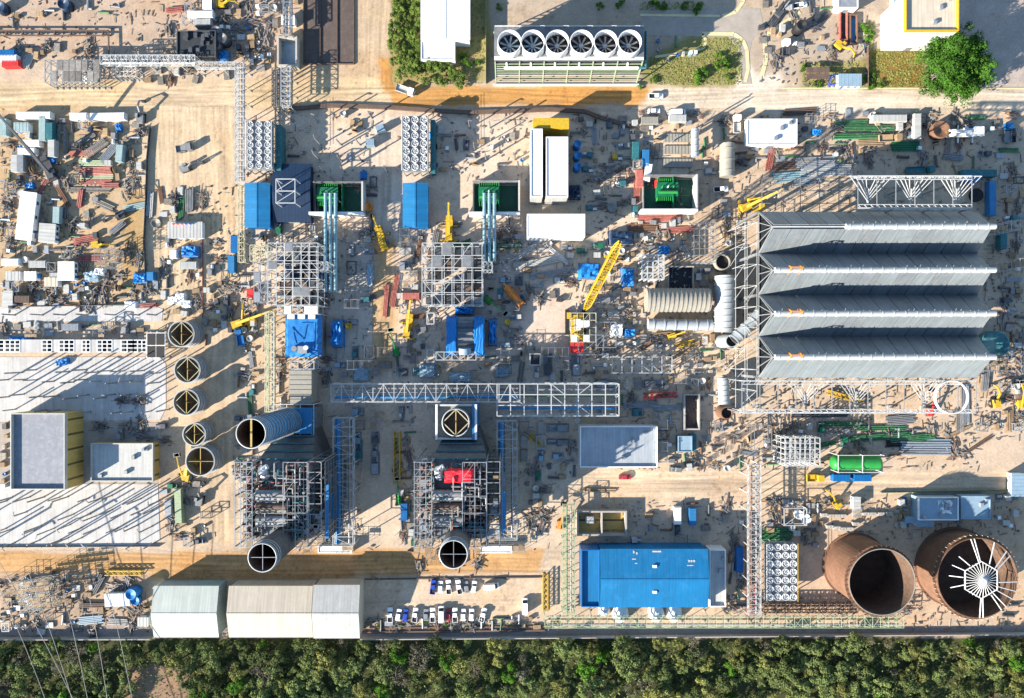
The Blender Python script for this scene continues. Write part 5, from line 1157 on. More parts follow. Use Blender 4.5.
# ribbed flat duct of beige panels up to the tall chimney
c0 = W(300, 387, 11); t = T('flue_duct', 'flat duct of seven beige panels leading to the tall ribbed chimney', 'duct', (c0.x, c0.y, 0)); occ(287, 370, 313, 405)
b = MB(); b.box(0, 0, 2, 7.6, 11.4, 8.6, 'beige_duct'); part('casing', b, t)
b = MB(); b.box(0, 0, 10.6, 7.8, 1.45, .25, 'beige_duct'); me = b.mesh('roof_panel')
for i in range(7): link('roof_panel', me, t, (0, -5 + i * 1.66, 0))
b = MB()
for s in (-1, 1):
    for y in (-4.5, 4.5): b.bar((s * 3.2, y, 0), (s * 3.2, y, 2), .5, 'mid_steel')
part('support', b, t)
# green vessel in its white frame
c0 = W(857, 463, 5); t = T('horizontal_vessel', 'bright green horizontal vessel inside a white frame', 'vessel', (c0.x, c0.y, 0)); occ(830, 452, 885, 472)
b = MB(); b.tube((-7.5, 0, 4.2), (7.5, 0, 4.2), 2.6, 'bright_green', 24, cap=False); b.ell(7.5, 0, 4.2, 1.5, 2.6, 2.6, 'bright_green', 20, 10); b.ell(-7.5, 0, 4.2, 1.5, 2.6, 2.6, 'bright_green', 20, 10); part('shell', b, t)
for x in (-5, 5): b = MB(); b.box(x, 0, 0, 1, 4, 2.2, 'concrete'); part('saddle', b, t)
b = MB()
for y in (-3, 3):
    b.bar((-7.5, y, 6.9), (8.2, y, 6.9), .22, 'white_steel')
    for x in (-7.5, 1, 8.2): b.bar((x, y, 0), (x, y, 7.6), .22, 'white_steel')
for x in (-7.5, 1): b.bar((x, -3, 6.9), (x, 3, 6.9), .22, 'white_steel')
part('frame', b, t)
# the tall yellow crawler crane
a = W(566 + 10, 322, 3)
t = T('crawler_crane', 'huge yellow lattice boom crane, boom raised over the site', 'crane', (a.x, a.y, 0)); occ(568, 296, 592, 360)
for s in (-1, 1): b = MB(); b.box(s * 3, 0, 0, 1.3, 9, 1.3, 'black'); part('track', b, t)
b = MB(); b.box(0, 0, 1.3, 4.5, 6, .6, 'mid_steel'); b.box(.3, -2, 1.9, 4.2, 9, 1.8, 'yellow'); b.box(.6, -1, 3.7, 2.4, 4, .6, 'white_paint'); part('superstructure', b, t)
b = MB(); b.box(.3, -9, 1.7, 4.6, 4, 2.2, 'red'); part('counterweight', b, t)
b = MB(); b.box(-2.7, 2.2, 1.9, 1.2, 2.2, 2.2, 'glass'); b.box(-2.7, 2.2, 4.1, 1.3, 2.3, .1, 'yellow'); part('cab', b, t)
p0 = Vector((3.2, 4.6, 3.4)); tip = W(620, 242, 44) - Vector((a.x, a.y, 0)); d = (tip - p0); L = d.length; d.normalize(); sx = d.cross(Vector((0, 0, 1))).normalized(); sz = sx.cross(d)
b = MB(); n = 26; cor = []
for i in range(n + 1):
    u = i / n; w = 1.12 * min(1, .35 + u * 6, .3 + (1 - u) * 7); cor.append([p0 + d * L * u + sx * w * sgx + sz * w * sgz for sgx, sgz in ((-1, -1), (1, -1), (1, 1), (-1, 1))])
for i in range(n):
    for k in range(4):
        b.bar(cor[i][k], cor[i + 1][k], .3, 'yellow'); b.bar(cor[i][k], cor[i + 1][(k + 1) % 4], .17, 'yellow'); b.bar(cor[i][k], cor[i][(k + 1) % 4], .17, 'yellow')
    if i % 4 == 1: b.bar((cor[i][0] + cor[i][3]) / 2, (cor[i][1] + cor[i][2]) / 2, 1.5, 'yellow', .5)
part('boom', b, t)
b = MB(); b.tube(tip, tip - Vector((0, 0, 30)), .07, 'black', 4); b.box(tip.x, tip.y, tip.z - 31.5, 1, .8, 1.5, 'yellow'); part('hook', b, t)
b = MB(); m1 = Vector((.3, -5.5, 13)); b.bar((-.6, -4, 3.7), m1, .4, 'yellow'); b.bar((1.2, -4, 3.7), m1, .4, 'yellow'); b.bar(m1, tip, .1, 'black'); b.bar(m1, (.3, -10, 3.9), .12, 'black'); part('mast', b, t)
# white domed bags below the blue warehouse
for i, (px, py, s) in enumerate(((605, 611, .95), (621, 614, 1.4), (657, 614, 1.35), (675, 614, 1.35))):
    m = MB(); m.ell(0, 0, 0, 2.1 * s, 2.6 * s, 2.6 * s, 'white_paint', 16, 6, .04, rnd, True); m.tube((0, 0, 2.4 * s), (0, 0, 2.9 * s), .35, 'blue_tarp', 8); c0 = W(px, py, 2)
    single('domed_tank', 'white domed bag beside the blue warehouse wall, %s along the row' % ('smallest and first', 'second', 'third', 'last')[i], 'domed tank', m, (c0.x, c0.y, 0), 0, 'white domed bags')
# red horizontal crane boom section and yellow lattice sections on the ground
def boom_section(desc, p, q, c, w=1.6, z=.2):
    a, b2 = W(*p, 1.5), W(*q, 1.5); d = b2 - a; L = d.length; n = max(4, int(L / 1.8)); m = MB()
    cs = [[(-L / 2 + L * i / n, y * w / 2, z + zz * w) for y, zz in ((-1, 0), (1, 0), (1, 1), (-1, 1))] for i in range(n + 1)]
    for i in range(n):
        for k in range(4): m.bar(cs[i][k], cs[i + 1][k], .3, c); m.bar(cs[i][k], cs[i + 1][(k + 1) % 4], .2, c)
    mid = (a + b2) / 2; OCC.append((p[0], p[1], 6)); OCC.append((q[0], q[1], 6))
    return single('boom_section', desc, 'boom section', m, (mid.x, mid.y, 0), math.atan2(d.y, d.x), 'crane boom sections on the ground')
boom_section('red lattice boom section lying between the bridge and the open pit', (644, 396), (677, 395), 'red')
boom_section('yellow lattice boom section upright beside the parked cars', (545.5, 574), (545.5, 612), 'yellow', 1.7)
boom_section('yellow lattice boom section lying at the lower dirt road', (105, 573), (142, 573), 'yellow', 1.5)
boom_section('long yellow lattice boom section in shade beside the red covered boiler', (397, 432), (397, 484), 'yellow', 2.2)
boom_section('short yellow lattice section lying below the pale duct', (676, 346), (695, 341), 'yellow', 1.4)
boom_section('short yellow lattice section on the sand under the deck trusses', (828, 392), (862, 402), 'yellow', 1.4)
boom_section('short yellow lattice section in the shade beside the second rack', (526, 432), (541, 446), 'yellow', 1.2)
# sloped beige panels above the third bay
for i, y in enumerate((138, 150, 163)):
    m = MB(); m.box(0, 0, .3, 10.5, 3.0, .25, 'beige_duct')
    for x in range(9): m.box(-4.6 + x * 1.15, 0, .55, .12, 3.0, .12, 'beige_duct')
    for x in (-4, 0, 4): m.box(x, 0, 0, .3, 2.4, .3, 'wood')
    c0 = W(678, y, .5); single('flat_duct', 'beige ribbed duct panel lying flat above the green transformer, %s of three' % ('top', 'middle', 'lowest')[i], 'duct panel', m, (c0.x, c0.y, 0), 0, 'beige duct panels'); occ(664, y - 5, 693, y + 5)
# dark earth bank along the main road, perimeter wall, fences
def wallrun(name, desc, pts, h, w, m, cat='wall', posts=0):
    t = T(name, desc, cat, (*W(*pts[0]).xy, 0)); o = t.location; b = MB()
    for p, q in zip(pts, pts[1:]):
        a, c = W(*p) - o, W(*q) - o; b.bar((a.x, a.y, h / 2), (c.x, c.y, h / 2), w, m, h)
    part('panel', b, t)
    if posts:
        k = MB(); k.bar((0, 0, 0), (0, 0, h + .15), .18, 'mid_steel'); me = k.mesh('post')
        for p, q in zip(pts, pts[1:]):
            a, c = W(*p) - o, W(*q) - o; n = max(1, int((c - a).length / posts))
            for i in range(n): v = a + (c - a) * i / n; link('post', me, t, (v.x, v.y, 0))
    return t
wallrun('earth_bank', 'dark brown earth bank curving along the main dirt road', [(290, 108), (300, 109), (330, 106), (362, 107), (390, 108), (430, 111), (470, 113), (500, 112), (550, 110), (585, 112), (600, 118), (631, 127)], 1.1, 1.3, 'brown', 'bank')
wallrun('perimeter_wall', 'long pale perimeter wall between the site and the forest', [(-40, 637.5), (153, 637)], .9 + 1.4, .3, 'concrete')
wallrun('perimeter_wall', 'pale perimeter wall running behind the parked cars and the racks', [(361, 637.5), (1080, 632)], 2.0, .3, 'concrete')
wallrun('pipe_trench', 'rusty brown pipe run behind the parked cars', [(362, 628), (440, 627), (545, 626)], .5, .5, 'rust', 'pipe run')
wallrun('pipe_trench', 'dark brown pipe run closest to the forest wall', [(362, 632), (545, 630)], .6, .7, 'brown', 'pipe run')
wallrun('screen_fence', 'dark screen fence along the sandy track of the left yard', [(151, 128), (148, 160), (147, 200), (145, 240), (147, 278)], 1.3, .12, 'dark_steel', 'fence', 4)
wallrun('mesh_fence', 'thin fence between the cooling tower and the white gabled building', [(486, -20), (486, 84)], 2.0, .08, 'pale_green_steel', 'fence', 4)
wallrun('mesh_fence', 'thin fence beside the switch house with posts', [(203, 238), (203, 318)], .6, .08, 'dull_red', 'fence', 4)
wallrun('mesh_fence', 'low fence along the lower edge of the white concrete pad', [(-30, 547), (160, 546)], 1.0, .15, 'mid_steel', 'fence', 5)
wallrun('mesh_fence', 'fence between lawn and sandy lot below the tall white building', [(866, 48), (866, 88)], 1.8, .1, 'brown', 'fence', 3)
wallrun('mesh_fence', 'low curb fence along the upper edge of the parking lot', [(365, 579), (540, 577)], .5, .4, 'brown', 'fence', 6)
wallrun('mesh_fence', 'dark low fence above the pipe-covered concrete strip', [(28, 307), (130, 305)], 1.0, .12, 'mid_steel', 'fence', 5)
wallrun('mesh_fence', 'thin green-brown fence above the blue shaded sheds', [(880, 492), (1015, 490)], 1.2, .12, 'pipe_green', 'fence', 5)
# rail on posts in the upper yard
t = T('rail_fence', 'brown double rail on posts across the upper yard', 'fence', (*W(60, 35).xy, 0)); o = t.location; b = MB()
for y in (32.5, 37.5): p, q = W(-10, y) - o, W(111, y) - o; b.bar((p.x, p.y, 1.6), (q.x, q.y, 1.6), .4, 'brown')
p, q = W(111, 32) - o, W(111.5, 56) - o; b.bar((p.x, p.y, 1.6), (q.x, q.y, 1.6), .4, 'brown'); part('rail', b, t)
k = MB(); k.bar((0, -1.1, 1.3), (0, 1.1, 1.3), .45, 'brown'); k.bar((0, 0, 0), (0, 0, 1.2), .5, 'brown'); me = k.mesh('post')
for x in range(-8, 112, 16): p = W(x + 1, 35) - o; link('post', me, t, (p.x, p.y, 0))
# building site cells beside the concrete strip
c = W(80, 346, 3); t = T('foundation_cells', 'row of white concrete cells with dark openings under construction', 'foundation', (c.x, c.y, 0)); occ(0, 340, 166, 360)
cells = [(-12, 4), (5, 20), (42, 52), (59, 74), (82, 90), (97, 112), (121, 133), (133, 146)]
for a, b2 in cells:
    m = MB(); x0, x1 = (a - 80) * S * .99, (b2 - 80) * S * .99
    for j in range(4): y = -2.1 + 4.2 * j / 3; m.box((x0 + x1) / 2, y, 2.7, x1 - x0 + .3, .3, .3, 'white_paint')
    n = max(2, round((x1 - x0) / 1.8))
    for i in range(n + 1): m.box(x0 + (x1 - x0) * i / n, 0, 2.72, .3, 4.4, .3, 'white_paint')
    gr = part('cell_grid', m, t); m = MB(); m.box((x0 + x1) / 2, 0, .1, x1 - x0, 4.3, .1, 'dark_void'); part('pit_floor', m, gr)
m = MB(); edges = [-30] + [v for ab in cells for v in ab] + [147]
for a, b2 in zip(edges[0::2], edges[1::2]):
    m = MB()
    if b2 - a > 1: x0, x1 = (a - 80) * S * .99, (b2 - 80) * S * .99; m.box((x0 + x1) / 2, 0, .1, x1 - x0 - .4, 4.6, 2.8, 'pad'); part('slab', m, t)
frame('foundation_cells', 'big dark two by two concrete cell beside the chimney sections', (147, 333, 165, 358), 3, 2, 2, 'white_paint', .35, 1, 0, 61, 'foundation', deck=('black', 1))
# power lines over the forest
for i, (p, q) in enumerate((((0, 590), (38, 700)), ((2, 572), (66, 700)), ((38, 605), (66, 702)), ((70, 630), (82, 700)), ((93, 628), (102, 700)), ((113, 620), (127, 700)))):
    m = MB(); a = W(*p, 14); d = Vector((q[0] - p[0], p[1] - q[1], 0)).normalized(); e = a + d * 90; a0 = a - d * 12 * (1 if i else 0); pts = [a0 + (e - a0) * u - Vector((0, 0, 12 * u * (1 - u))) for u in np.linspace(0, 1, 9)]; o = Vector(pts[0])
    m.path([v - o for v in pts], .1, 'concrete', 5); single('power_cable', 'pale overhead power cable crossing the forest edge, %s of the six' % ('first', 'second', 'third', 'fourth', 'fifth', 'last')[i], 'cable', m, o, 0, 'overhead power cables')

# ------------------------------------------------------------------ vehicles
CW, CG, CB, CR, CD = 'car_white', 'car_grey', 'car_blue', 'car_red', 'car_dark'
ordn = ('first', 'second', 'third', 'fourth', 'fifth', 'sixth', 'seventh', 'eighth', 'ninth', 'tenth', 'eleventh', 'twelfth')
for i, (k, x, c, a) in enumerate((('pickup', 433, CB, 84), ('car', 440.5, CW, 90), ('pickup', 448.6, CW, 92), ('pickup', 459, CW, 100), ('car', 466.5, CG, 100), ('car', 474, CW, 82), ('van', 491, CW, 5))):
    put(k, x, 587, a, c, desc='%s %s parked %s in the upper row of the car park' % (c.split('_')[1], {'pickup': 'pickup', 'car': 'car', 'van': 'van'}[k], ordn[i]))
for i, (k, x, c, a) in enumerate((('pickup', 390, CW, 90), ('car', 398.5, CW, 80), ('car', 405.5, CB, 82), ('pickup', 415, CW, 82), ('car', 426, CG, 88), ('pickup', 432.6, CW, 90), ('van', 441, CW, 90), ('car', 448.4, CR, 90), ('pickup', 455, CW, 90), ('car', 463.4, CW, 90), ('car', 471.6, CW, 88), ('pickup', 483, CW, 75))):
    put(k, x, 615, a, c, desc='%s %s parked %s in the lower row of the car park' % (c.split('_')[1], {'pickup': 'pickup', 'car': 'car', 'van': 'van'}[k], ordn[i]))
put('van', 525, 607, 90, CW, desc='white van parked alone between the car rows and the yellow boom section')
put('pickup', 656, 96, 0, CW, desc='white pickup driving on the main dirt road beside the cooling tower'); put('car', 654, 111, 0, CW, desc='white car stopped at the lower edge of the main dirt road'); put('van', 678, 112, 2, CW, desc='white van beside the white car on the main dirt road edge')
put('truck', 405, 90, -20, CW, 'pale_roof', 7.0, desc='white truck standing on the orange dirt below the hedge'); put('pickup', 800, 5, 10, CW, desc='white pickup at the top edge among the kerbed islands')
put('truck', 786, 48, 90, CW, 'dark_steel', 6.0, desc='white truck with dark bed beside the black round drum'); put('truck', 737, 124, 90, CW, 'pale_roof', 6.5, desc='white truck at the end of the long white store')
put('pickup', 721, 189, 5, CW, desc='white pickup in shade below the pale straight duct'); put('car', 625, 477, 0, CR, desc='red car on the pale road below the flat roofed building')
put('truck', 815, 478, 0, 'yellow', 'yellow', 6.0, desc='yellow truck below the bright green vessel'); put('pickup', 1013, 135, 90, CD, desc='dark pickup at the edge of the upper right yard')
put('truck', 958, 133, 5, CW, 'pale_roof', 9.0, desc='white truck beside the round orange vessel'); put('truck', 920, 170, 3, 'teal', 'teal', 10.0, desc='teal truck in the condenser shadow beside the crossing')
put('truck', 1008, 133, 90, 'blue_paint', 'mid_steel', 7.0); put('truck', 890, 138, 2, 'wood', 'wood', 8.0)
put('truck', 240, 337, 100, 'blue_paint', 'blue_paint', 6.5, desc='blue truck below the yellow mobile crane beside the sandy track'); put('truck', 184, 148, 10, 'mid_steel', 'mid_steel', 6.0, desc='grey truck on the sandy track, upper of two machines')
put('crane', 243, 322, 18, 15, 12, 'yellow', 0.0, desc='yellow mobile crane on the sandy track beside the cream rack')
put('crane', 48, 168, 112, 27, 42, 'dark_steel', 0.0, desc='dark mobile crane with raised boom in the left yard')
put('crane', 381, 238, 108, 10, 10, 'yellow', 0.0, desc='yellow crane with low boom beside the orange drum'); put('crane', 449, 228, 89, 11, 15, 'yellow', 0.0, desc='yellow crane in shadow beside the blue switch house')
put('crane', 752, 207, 2, 13, 30, 'yellow', 0.4, desc='yellow crane at the corner of the condenser rows'); put('crane', 408, 326, 80, 12, 20, 'yellow', 0.0, desc='small yellow crane beside the two blue covers')
put('crane', 190, 470, 60, 8, 12, 'yellow', 0.3, desc='yellow crane beside the lowest chimney section'); put('crane', 514, 296, 130, 8, 14, 'orange', 0.0, desc='orange crane right of the lattice platform with blue bay')
put('excavator', 840, 46, -40, 'yellow', desc='yellow excavator among the kerbed islands above the lawn'); put('excavator', 996, 402, 100, 'yellow', desc='yellow excavator between pallets beside the condenser deck')
put('lift', 1020, 404, 95, 'yellow', desc='yellow boom lift cut by the edge beside the condenser deck'); put('excavator', 836, 503, 130, 'yellow', desc='yellow excavator among the precast blocks')
put('skid', 617, 157, 0, 'yellow', 4.2, 2.2, 3); put('crane', 963, 133, 180, 9, 12, 'white_paint', 0.0)
put('lift', 488, 300, -40, 'bright_green', desc='bright green boom lift beside the lattice platform with blue bay'); put('lift', 396, 352, 100, 'bright_green', desc='bright green boom lift beside the cream dirt track')
put('lift', 399, 500, 90, 'bright_green'); put('lift', 930, 412, 90, 'red', desc='red boom lift under the white fan ring'); put('lift', 243, 322, 80, 'yellow'); put('lift', 184, 476, 100, 'yellow'); put('lift', 560, 525, 80, 'orange')
put('lift', 752, 200, 10, 'yellow'); put('lift', 672, 336, 20, 'yellow')
for x, y, a, c in ((222, 4, 0, 'yellow'), (141, 118, 85, 'mid_steel'), (186, 168, 20, 'mid_steel'), (120, 215, 200, 'dark_steel'), (780, 12, 50, 'dark_steel'), (200, 500, 80, 'mid_steel'), (98, 245, 0, 'yellow'), (985, 350, 30, 'mid_steel')): put('excavator', x, y, a, c)
put('drum', 421 - 72, 326, 0, 'yellow', 1.1, 2.2, desc='round pale yellow tank on the machine floor'); put('drum', 507.5, 322, 0, 'yellow', 1.1, 2.2, desc='round pale yellow tank right of the blue covers')
put('drum', 368, 207, 0, 'orange', 1.7, 2, desc='round orange red drum beside the walled bay'); put('drum', 797.5, 30, 0, 'black', 1.9, 5, desc='black round tank among the kerbed islands'); put('drum', 938, 131, 0, 'rust', 3.2, 3, desc='wide round rusty orange vessel in the upper right yard')
put('drum', 136, 591, 0, 'blue_tarp', 2.0, 4.5, desc='round blue tank beside the white cabin in the lower left yard'); put('drum', 136.5, 600, 0, 'blue_tarp', 1.6, 2, desc='low blue drum below the round blue tank'); put('drum', 37, 276, 0, 'blue_tarp', 1.2, 2, desc='blue drum among the cabins of the left yard')
put('drum', 980, 345, 0, 'teal', 5.0, 9, desc='round teal tank at the end of the condenser rows'); put('drum', 977, 195, 0, 'black', 2.4, 1, desc='dark round low tank in the condenser shadow'); put('drum', 612, 208, 0, 'mid_steel', 1.7, 2)
put('drum', 67, 6, 0, 'navy_roof', 2.2, 3, desc='dark blue drum standing in for a round shadow in the upper yard'); put('drum', 3, 9, 0, 'navy_roof', 2.2, 3, desc='dark blue drum standing in for a shadow at the corner of the upper yard'); put('drum', 156, 223, 0, 'grey_scrap', 1.8, 1.2)  # both dark blue drums are put in where only round shadows lie
# ------------------------------------------------------------------ containers, cabins, stacks of the yards
for x, y, a, c, L in ((33, 115, 0, 'white_paint', 12.2), (78, 116, 0, 'white_paint', 6.06), (107, 116, 1, 'white_paint', 12.2), (42, 128, 90, 'teal_roof', 9.0), (49, 131, 90, 'teal', 6.06), (3, 127, 90, 'teal_roof', 6.06), (51, 148, 90, 'pale_roof', 6.06), (56, 215, 88, 'teal_roof', 6.06),
    (31, 143, 0, 'white_paint', 6.06), (26, 151, 0, 'white_paint', 6.06), (14, 163, 90, 'pale_roof', 6.06), (20, 163, 90, 'galvanized', 6.06), (10, 262, 0, 'white_paint', 6.06), (37, 264, 0, 'pale_roof', 6.06), (5, 300, 90, 'pale_roof', 6.06), (21, 299, 0, 'brown', 6.06), (119, 153, 85, 'teal_roof', 6.06),
    (234, 244, 90, 'blue_paint', 6.06), (231, 264, 90, 'blue_pipe', 6.06), (200, 14, 0, 'white_paint', 9.0), (202, 22, 3, 'pale_roof', 6.06), (8, 58, 0, 'white_paint', 6.06), (6, 53, 0, 'blue_paint', 6.06), (10, 63, 2, 'red', 6.06), (58, 276, 0, 'pale_roof', 6.06), (404, 512, 90, 'blue_paint', 6.06),
    (842, 478, 0, 'blue_paint', 6.06), (863, 478, 0, 'blue_paint', 6.06), (411, 296, 0, 'dull_red', 6.06), (914, 520, 0, 'pale_blue', 6.06), (993, 198, 90, 'blue_pipe', 12.2), (980, 173, 0, 'teal', 12.2), (972, 178, 0, 'blue_pipe', 6.06), (1004, 240, 90, 'teal', 6.06), (890, 118, 0, 'pale_roof', 12.2), (918, 126, 90, 'pale_roof', 9.0),
    (648, 172, 80, 'white_paint', 6.06), (678, 118, 0, 'pale_roof', 6.06), (650, 120, 0, 'beige_duct', 6.06), (693, 443, 90, 'teal', 6.06), (646, 158, 90, 'blue_pipe', 6.06), (636, 150, 88, 'teal', 6.06), (380, 128, 20, 'pale_blue', 3.0), (370, 142, 0, 'pale_blue', 3.0), (250, 293, 90, 'red', 3.0), (173, 254, 90, 'white_paint', 3.0), (188, 265, 0, 'pale_roof', 6.06), (150, 276, 90, 'blue_pipe', 3.0), (740, 560, 90, 'blue_paint', 9.0), (693, 517, 90, 'blue_pipe', 6.06), (678, 516, 90, 'white_paint', 6.06), (168, 508, 90, 'galvanized', 6.06), (178, 506, 92, 'pale_green_steel', 12.2), (590, 520, 0, 'pale_roof', 3.0), (660, 183, 0, 'red', 3.0), (640, 178, 90, 'dull_red', 6.06)):
    put('container', x, y, a, c, L)
for x, y, a, c, L in ((26, 216, 83, 'white_roof', 17.0), (47, 233, 86, 'pale_roof', 6.5), (66, 271, 90, 'white_roof', 6.5), (117, 600, 2, 'white_roof', 8.5), (143, 622, 0, 'pale_roof', 3.6), (185, 230, 0, 'pale_roof', 12.0), (8, 298, 90, 'pale_roof', 5.0), (21, 127, 0, 'teal_roof', 5.0), (51, 282, 0, 'cream_roof', 4.5), (975, 131, 0, 'white_roof', 6.5), (850, 80, 0, 'pale_blue', 8.0), (905, 2, 0, 'teal_roof', 8.0), (13, 276, 0, 'pale_roof', 5.0), (30, 276, 0, 'white_roof', 4.0), (288, 20, 0, 'white_roof', 4.5), (207, 3, 90, 'white_roof', 4.0), (1018, 485, 90, 'pale_blue', 8.0), (925, 522, 0, 'pale_blue', 6.0)):
    put('cabin', x, y, a, c, L, 5.6 if (x, y) in ((26, 216), (47, 233), (66, 271), (185, 230)) else 4.2 if L > 7 else 3.0)
m = MB(); m.box(0, 0, 2.86, 7.5, .12, .9, 'white_paint')
sg = T('roof_sign', 'white sign board with red and blue panels on the shed roof', 'sign', (*W(182, 224, 3.5).xy, 0)); part('board', m, sg)
for i, cc in enumerate(('red', 'red', 'red', 'car_blue', 'car_blue')): m = MB(); m.box(-3 + i * 1.5, -.1, 2.95, .9, .1, .7, cc); m.box(-3 + i * 1.5, 0, 3.77, .9, .3, .08, cc); part('panel', m, sg)
for x, y, a, c, L, n, r in ((95, 163, 0, 'pale_green_steel', 12, 5, .2), (97, 171, 2, 'dull_red', 12, 6, .25), (96, 176, 0, 'pale_green_steel', 12, 5, .2), (97, 181, 0, 'dull_red', 11, 6, .2), (82, 153, 3, 'dull_red', 9, 5, .2), (110, 152, 50, 'galvanized', 9, 6, .25), (96, 148, 35, 'grey_scrap', 9, 7, .22),
    (850, 123, 2, 'pipe_green', 12, 3, .3), (868, 128, 0, 'pipe_green', 18, 3, .35), (862, 136, 1, 'pipe_green', 20, 3, .35), (905, 146, 0, 'green_paint', 10, 6, .3), (815, 163, 3, 'galvanized', 14, 7, .3), (818, 172, 5, 'pale_roof', 13, 6, .3), (835, 170, 0, 'galvanized', 12, 7, .3), (790, 177, 5, 'cyan_pipe', 12, 5, .35), (806, 182, 8, 'galvanized', 10, 4, .35),
    (880, 437, 4, 'pipe_green', 22, 4, .3), (912, 438, 5, 'pipe_green', 16, 4, .3), (925, 448, 0, 'galvanized', 18, 6, .4), (905, 443, 3, 'black', 14, 4, .3), (958, 432, 24, 'wood', 10, 3, .2), (975, 447, 33, 'brown', 13, 2, .3), (780, 532, 0, 'pipe_green', 12, 5, .3), (775, 538, 2, 'pipe_green', 11, 4, .3), (842, 424, 0, 'pipe_green', 16, 3, .3), (880, 428, 0, 'pipe_green', 18, 3, .3), (20, 58, 62, 'grey_scrap', 6, 7, .25), (28, 60, 66, 'pale_roof', 6, 6, .25),
    (640, 405, 0, 'galvanized', 12, 5, .2), (668, 408, 2, 'galvanized', 10, 4, .2), (150, 62, 3, 'pale_roof', 7, 5, .2), (460, 245, 20, 'pipe_green', 8, 5, .2), (503, 246, 5, 'pipe_green', 14, 4, .3), (540, 262, 12, 'pale_roof', 18, 5, .25), (552, 273, 8, 'galvanized', 16, 6, .2), (528, 250, 38, 'white_steel', 12, 3, .25), (558, 255, -40, 'white_steel', 9, 3, .25), (395, 290, 80, 'dull_red', 12, 5, .2), (386, 300, 85, 'dull_red', 12, 4, .2), (637, 190, 88, 'dull_red', 8, 6, .2), (660, 218, 3, 'dull_red', 16, 6, .2), (820, 415, 1, 'dark_steel', 20, 3, .3), (420, 245, 75, 'rust', 8, 4, .2)):
    put('pipes', x, y, a, c, L, n, r)
for x, y, a, c, L, n, l in ((90, 190, 0, 'grey_scrap', 15, 3, 1), (62, 195, -60, 'rust', 9, 3, 1), (85, 140, 30, 'grey_scrap', 9, 4, 2), (134, 207, 12, 'teal_roof', 8, 4, 1), (104, 205, -25, 'grey_scrap', 8, 4, 1), (118, 228, 40, 'mid_steel', 6, 4, 2), (85, 240, 10, 'dull_red', 9, 5, 1), (92, 258, 0, 'dull_red', 10, 4, 1), (40, 190, 55, 'dull_red', 9, 3, 1), (150, 205, 85, 'pale_roof', 9, 4, 1),
    (190, 200, 90, 'mid_steel', 8, 5, 2), (181, 208, 85, 'pipe_green', 8, 4, 1), (40, 598, 60, 'grey_scrap', 10, 7, 2), (28, 590, 80, 'galvanized', 9, 7, 2), (48, 585, 20, 'galvanized', 9, 6, 1), (95, 605, 0, 'brown', 10, 3, 2), (90, 620, 5, 'pale_blue', 9, 5, 1), (98, 583, 60, 'dark_steel', 7, 5, 2), (330, 105, 0, 'mid_steel', 9, 3, 1), (770, 160, 80, 'dull_red', 8, 4, 1), (787, 166, 5, 'brown', 10, 5, 1), (800, 112, 3, 'brown', 12, 4, 1), (870, 142, 0, 'wood', 9, 5, 1), (900, 420, 5, 'mid_steel', 10, 6, 1),
    (935, 444, 0, 'pale_blue', 12, 6, 1), (985, 380, 85, 'mid_steel', 8, 4, 2), (1010, 420, 90, 'wood', 8, 4, 1), (965, 405, 90, 'galvanized', 14, 5, 1), (960, 420, 90, 'grey_scrap', 8, 5, 1), (450, 225, 5, 'grey_scrap', 9, 4, 1), (435, 240, 80, 'mid_steel', 7, 4, 1), (645, 228, 0, 'rust', 12, 5, 1), (680, 230, 2, 'dull_red', 10, 4, 1), (668, 335, 4, 'wood', 10, 4, 1), (690, 348, 30, 'wood', 12, 3, 1), (650, 343, 35, 'rust', 8, 3, 1), (600, 490, 0, 'wood', 12, 2, 1), (820, 22, 50, 'dark_steel', 8, 4, 1), (777, 16, 55, 'dark_steel', 10, 5, 2), (750, 580, 88, 'rust', 14, 4, 1), (753, 600, 90, 'dull_red', 12, 3, 1)):
    put('beams', x, y, a, c, L, n, l)
t = T('pergola', 'dark brown slatted pergola roof above the pale road', 'pergola', (*W(818, 73, 3).xy, 0)); occ(806, 66, 830, 80)
for s in (-1, 1):
    for s2 in (-1, 1): m = MB(); m.bar((s * 3.8, s2 * 2.1, 0), (s * 3.8, s2 * 2.1, 2.9), .25, 'brown'); part('post', m, t)
m = MB(); m.box(0, 1.1, 2.9, 8.2, 1.9, .12, 'brown'); m.box(0, -1.1, 2.9, 8.2, 1.9, .12, 'brown'); part('roof', m, t)
frame('steel_structure', 'blue and white frame bed beside the brown pergola', (831, 75, 858, 84), 2.5, 6, 1, 'car_blue', .3, 1, 0, 71, deck=('white_paint', .6))
basin('pit', 'dug out trench pit with dark sides below the grey kiosk', (840, 10, 848, 40), 1.2, 'dull_red', 'dark_void', 1, 'x', .4); basin('pit', 'second trench pit with orange edge beside the dug trench', (850, 14, 858, 44), 1.2, 'rust', 'blue_pipe', 1, 'x', .4)
for i, (x, y) in enumerate(((824, 515), (831, 516), (837, 516), (843, 516), (866, 514), (873, 514), (881, 514), (889, 514), (830, 527), (837, 528), (843, 529), (850, 529), (856, 524))): put('block', x, y, 90, 'concrete', 1.2, 2.4, 1.3)
t = put('cabin', 857, 503, 90, 'pale_roof', 4.0, 2.4); put('rebar', 857, 512, 0, 3, 3, 2); put('drum', 798, 514, 0, 'white_paint', 1.6, 2.2); put('drum', 806, 519, 0, 'white_paint', 1.9, 1.2)
put('scaffold', 110, 259, 0, 6, 6.5, 9, 'galvanized', 3, desc='grey scaffold cube around a pit in the left yard'); put('scaffold', 43, 592, 8, 12, 10, 8, 'galvanized', 4, desc='big grey scaffold heap in the lower left yard'); put('scaffold', 172, 48, 5, 8, 6, 4, 'mid_steel', 5); put('scaffold', 12, 590, 0, 5, 9, 5, 'dark_steel', 6)
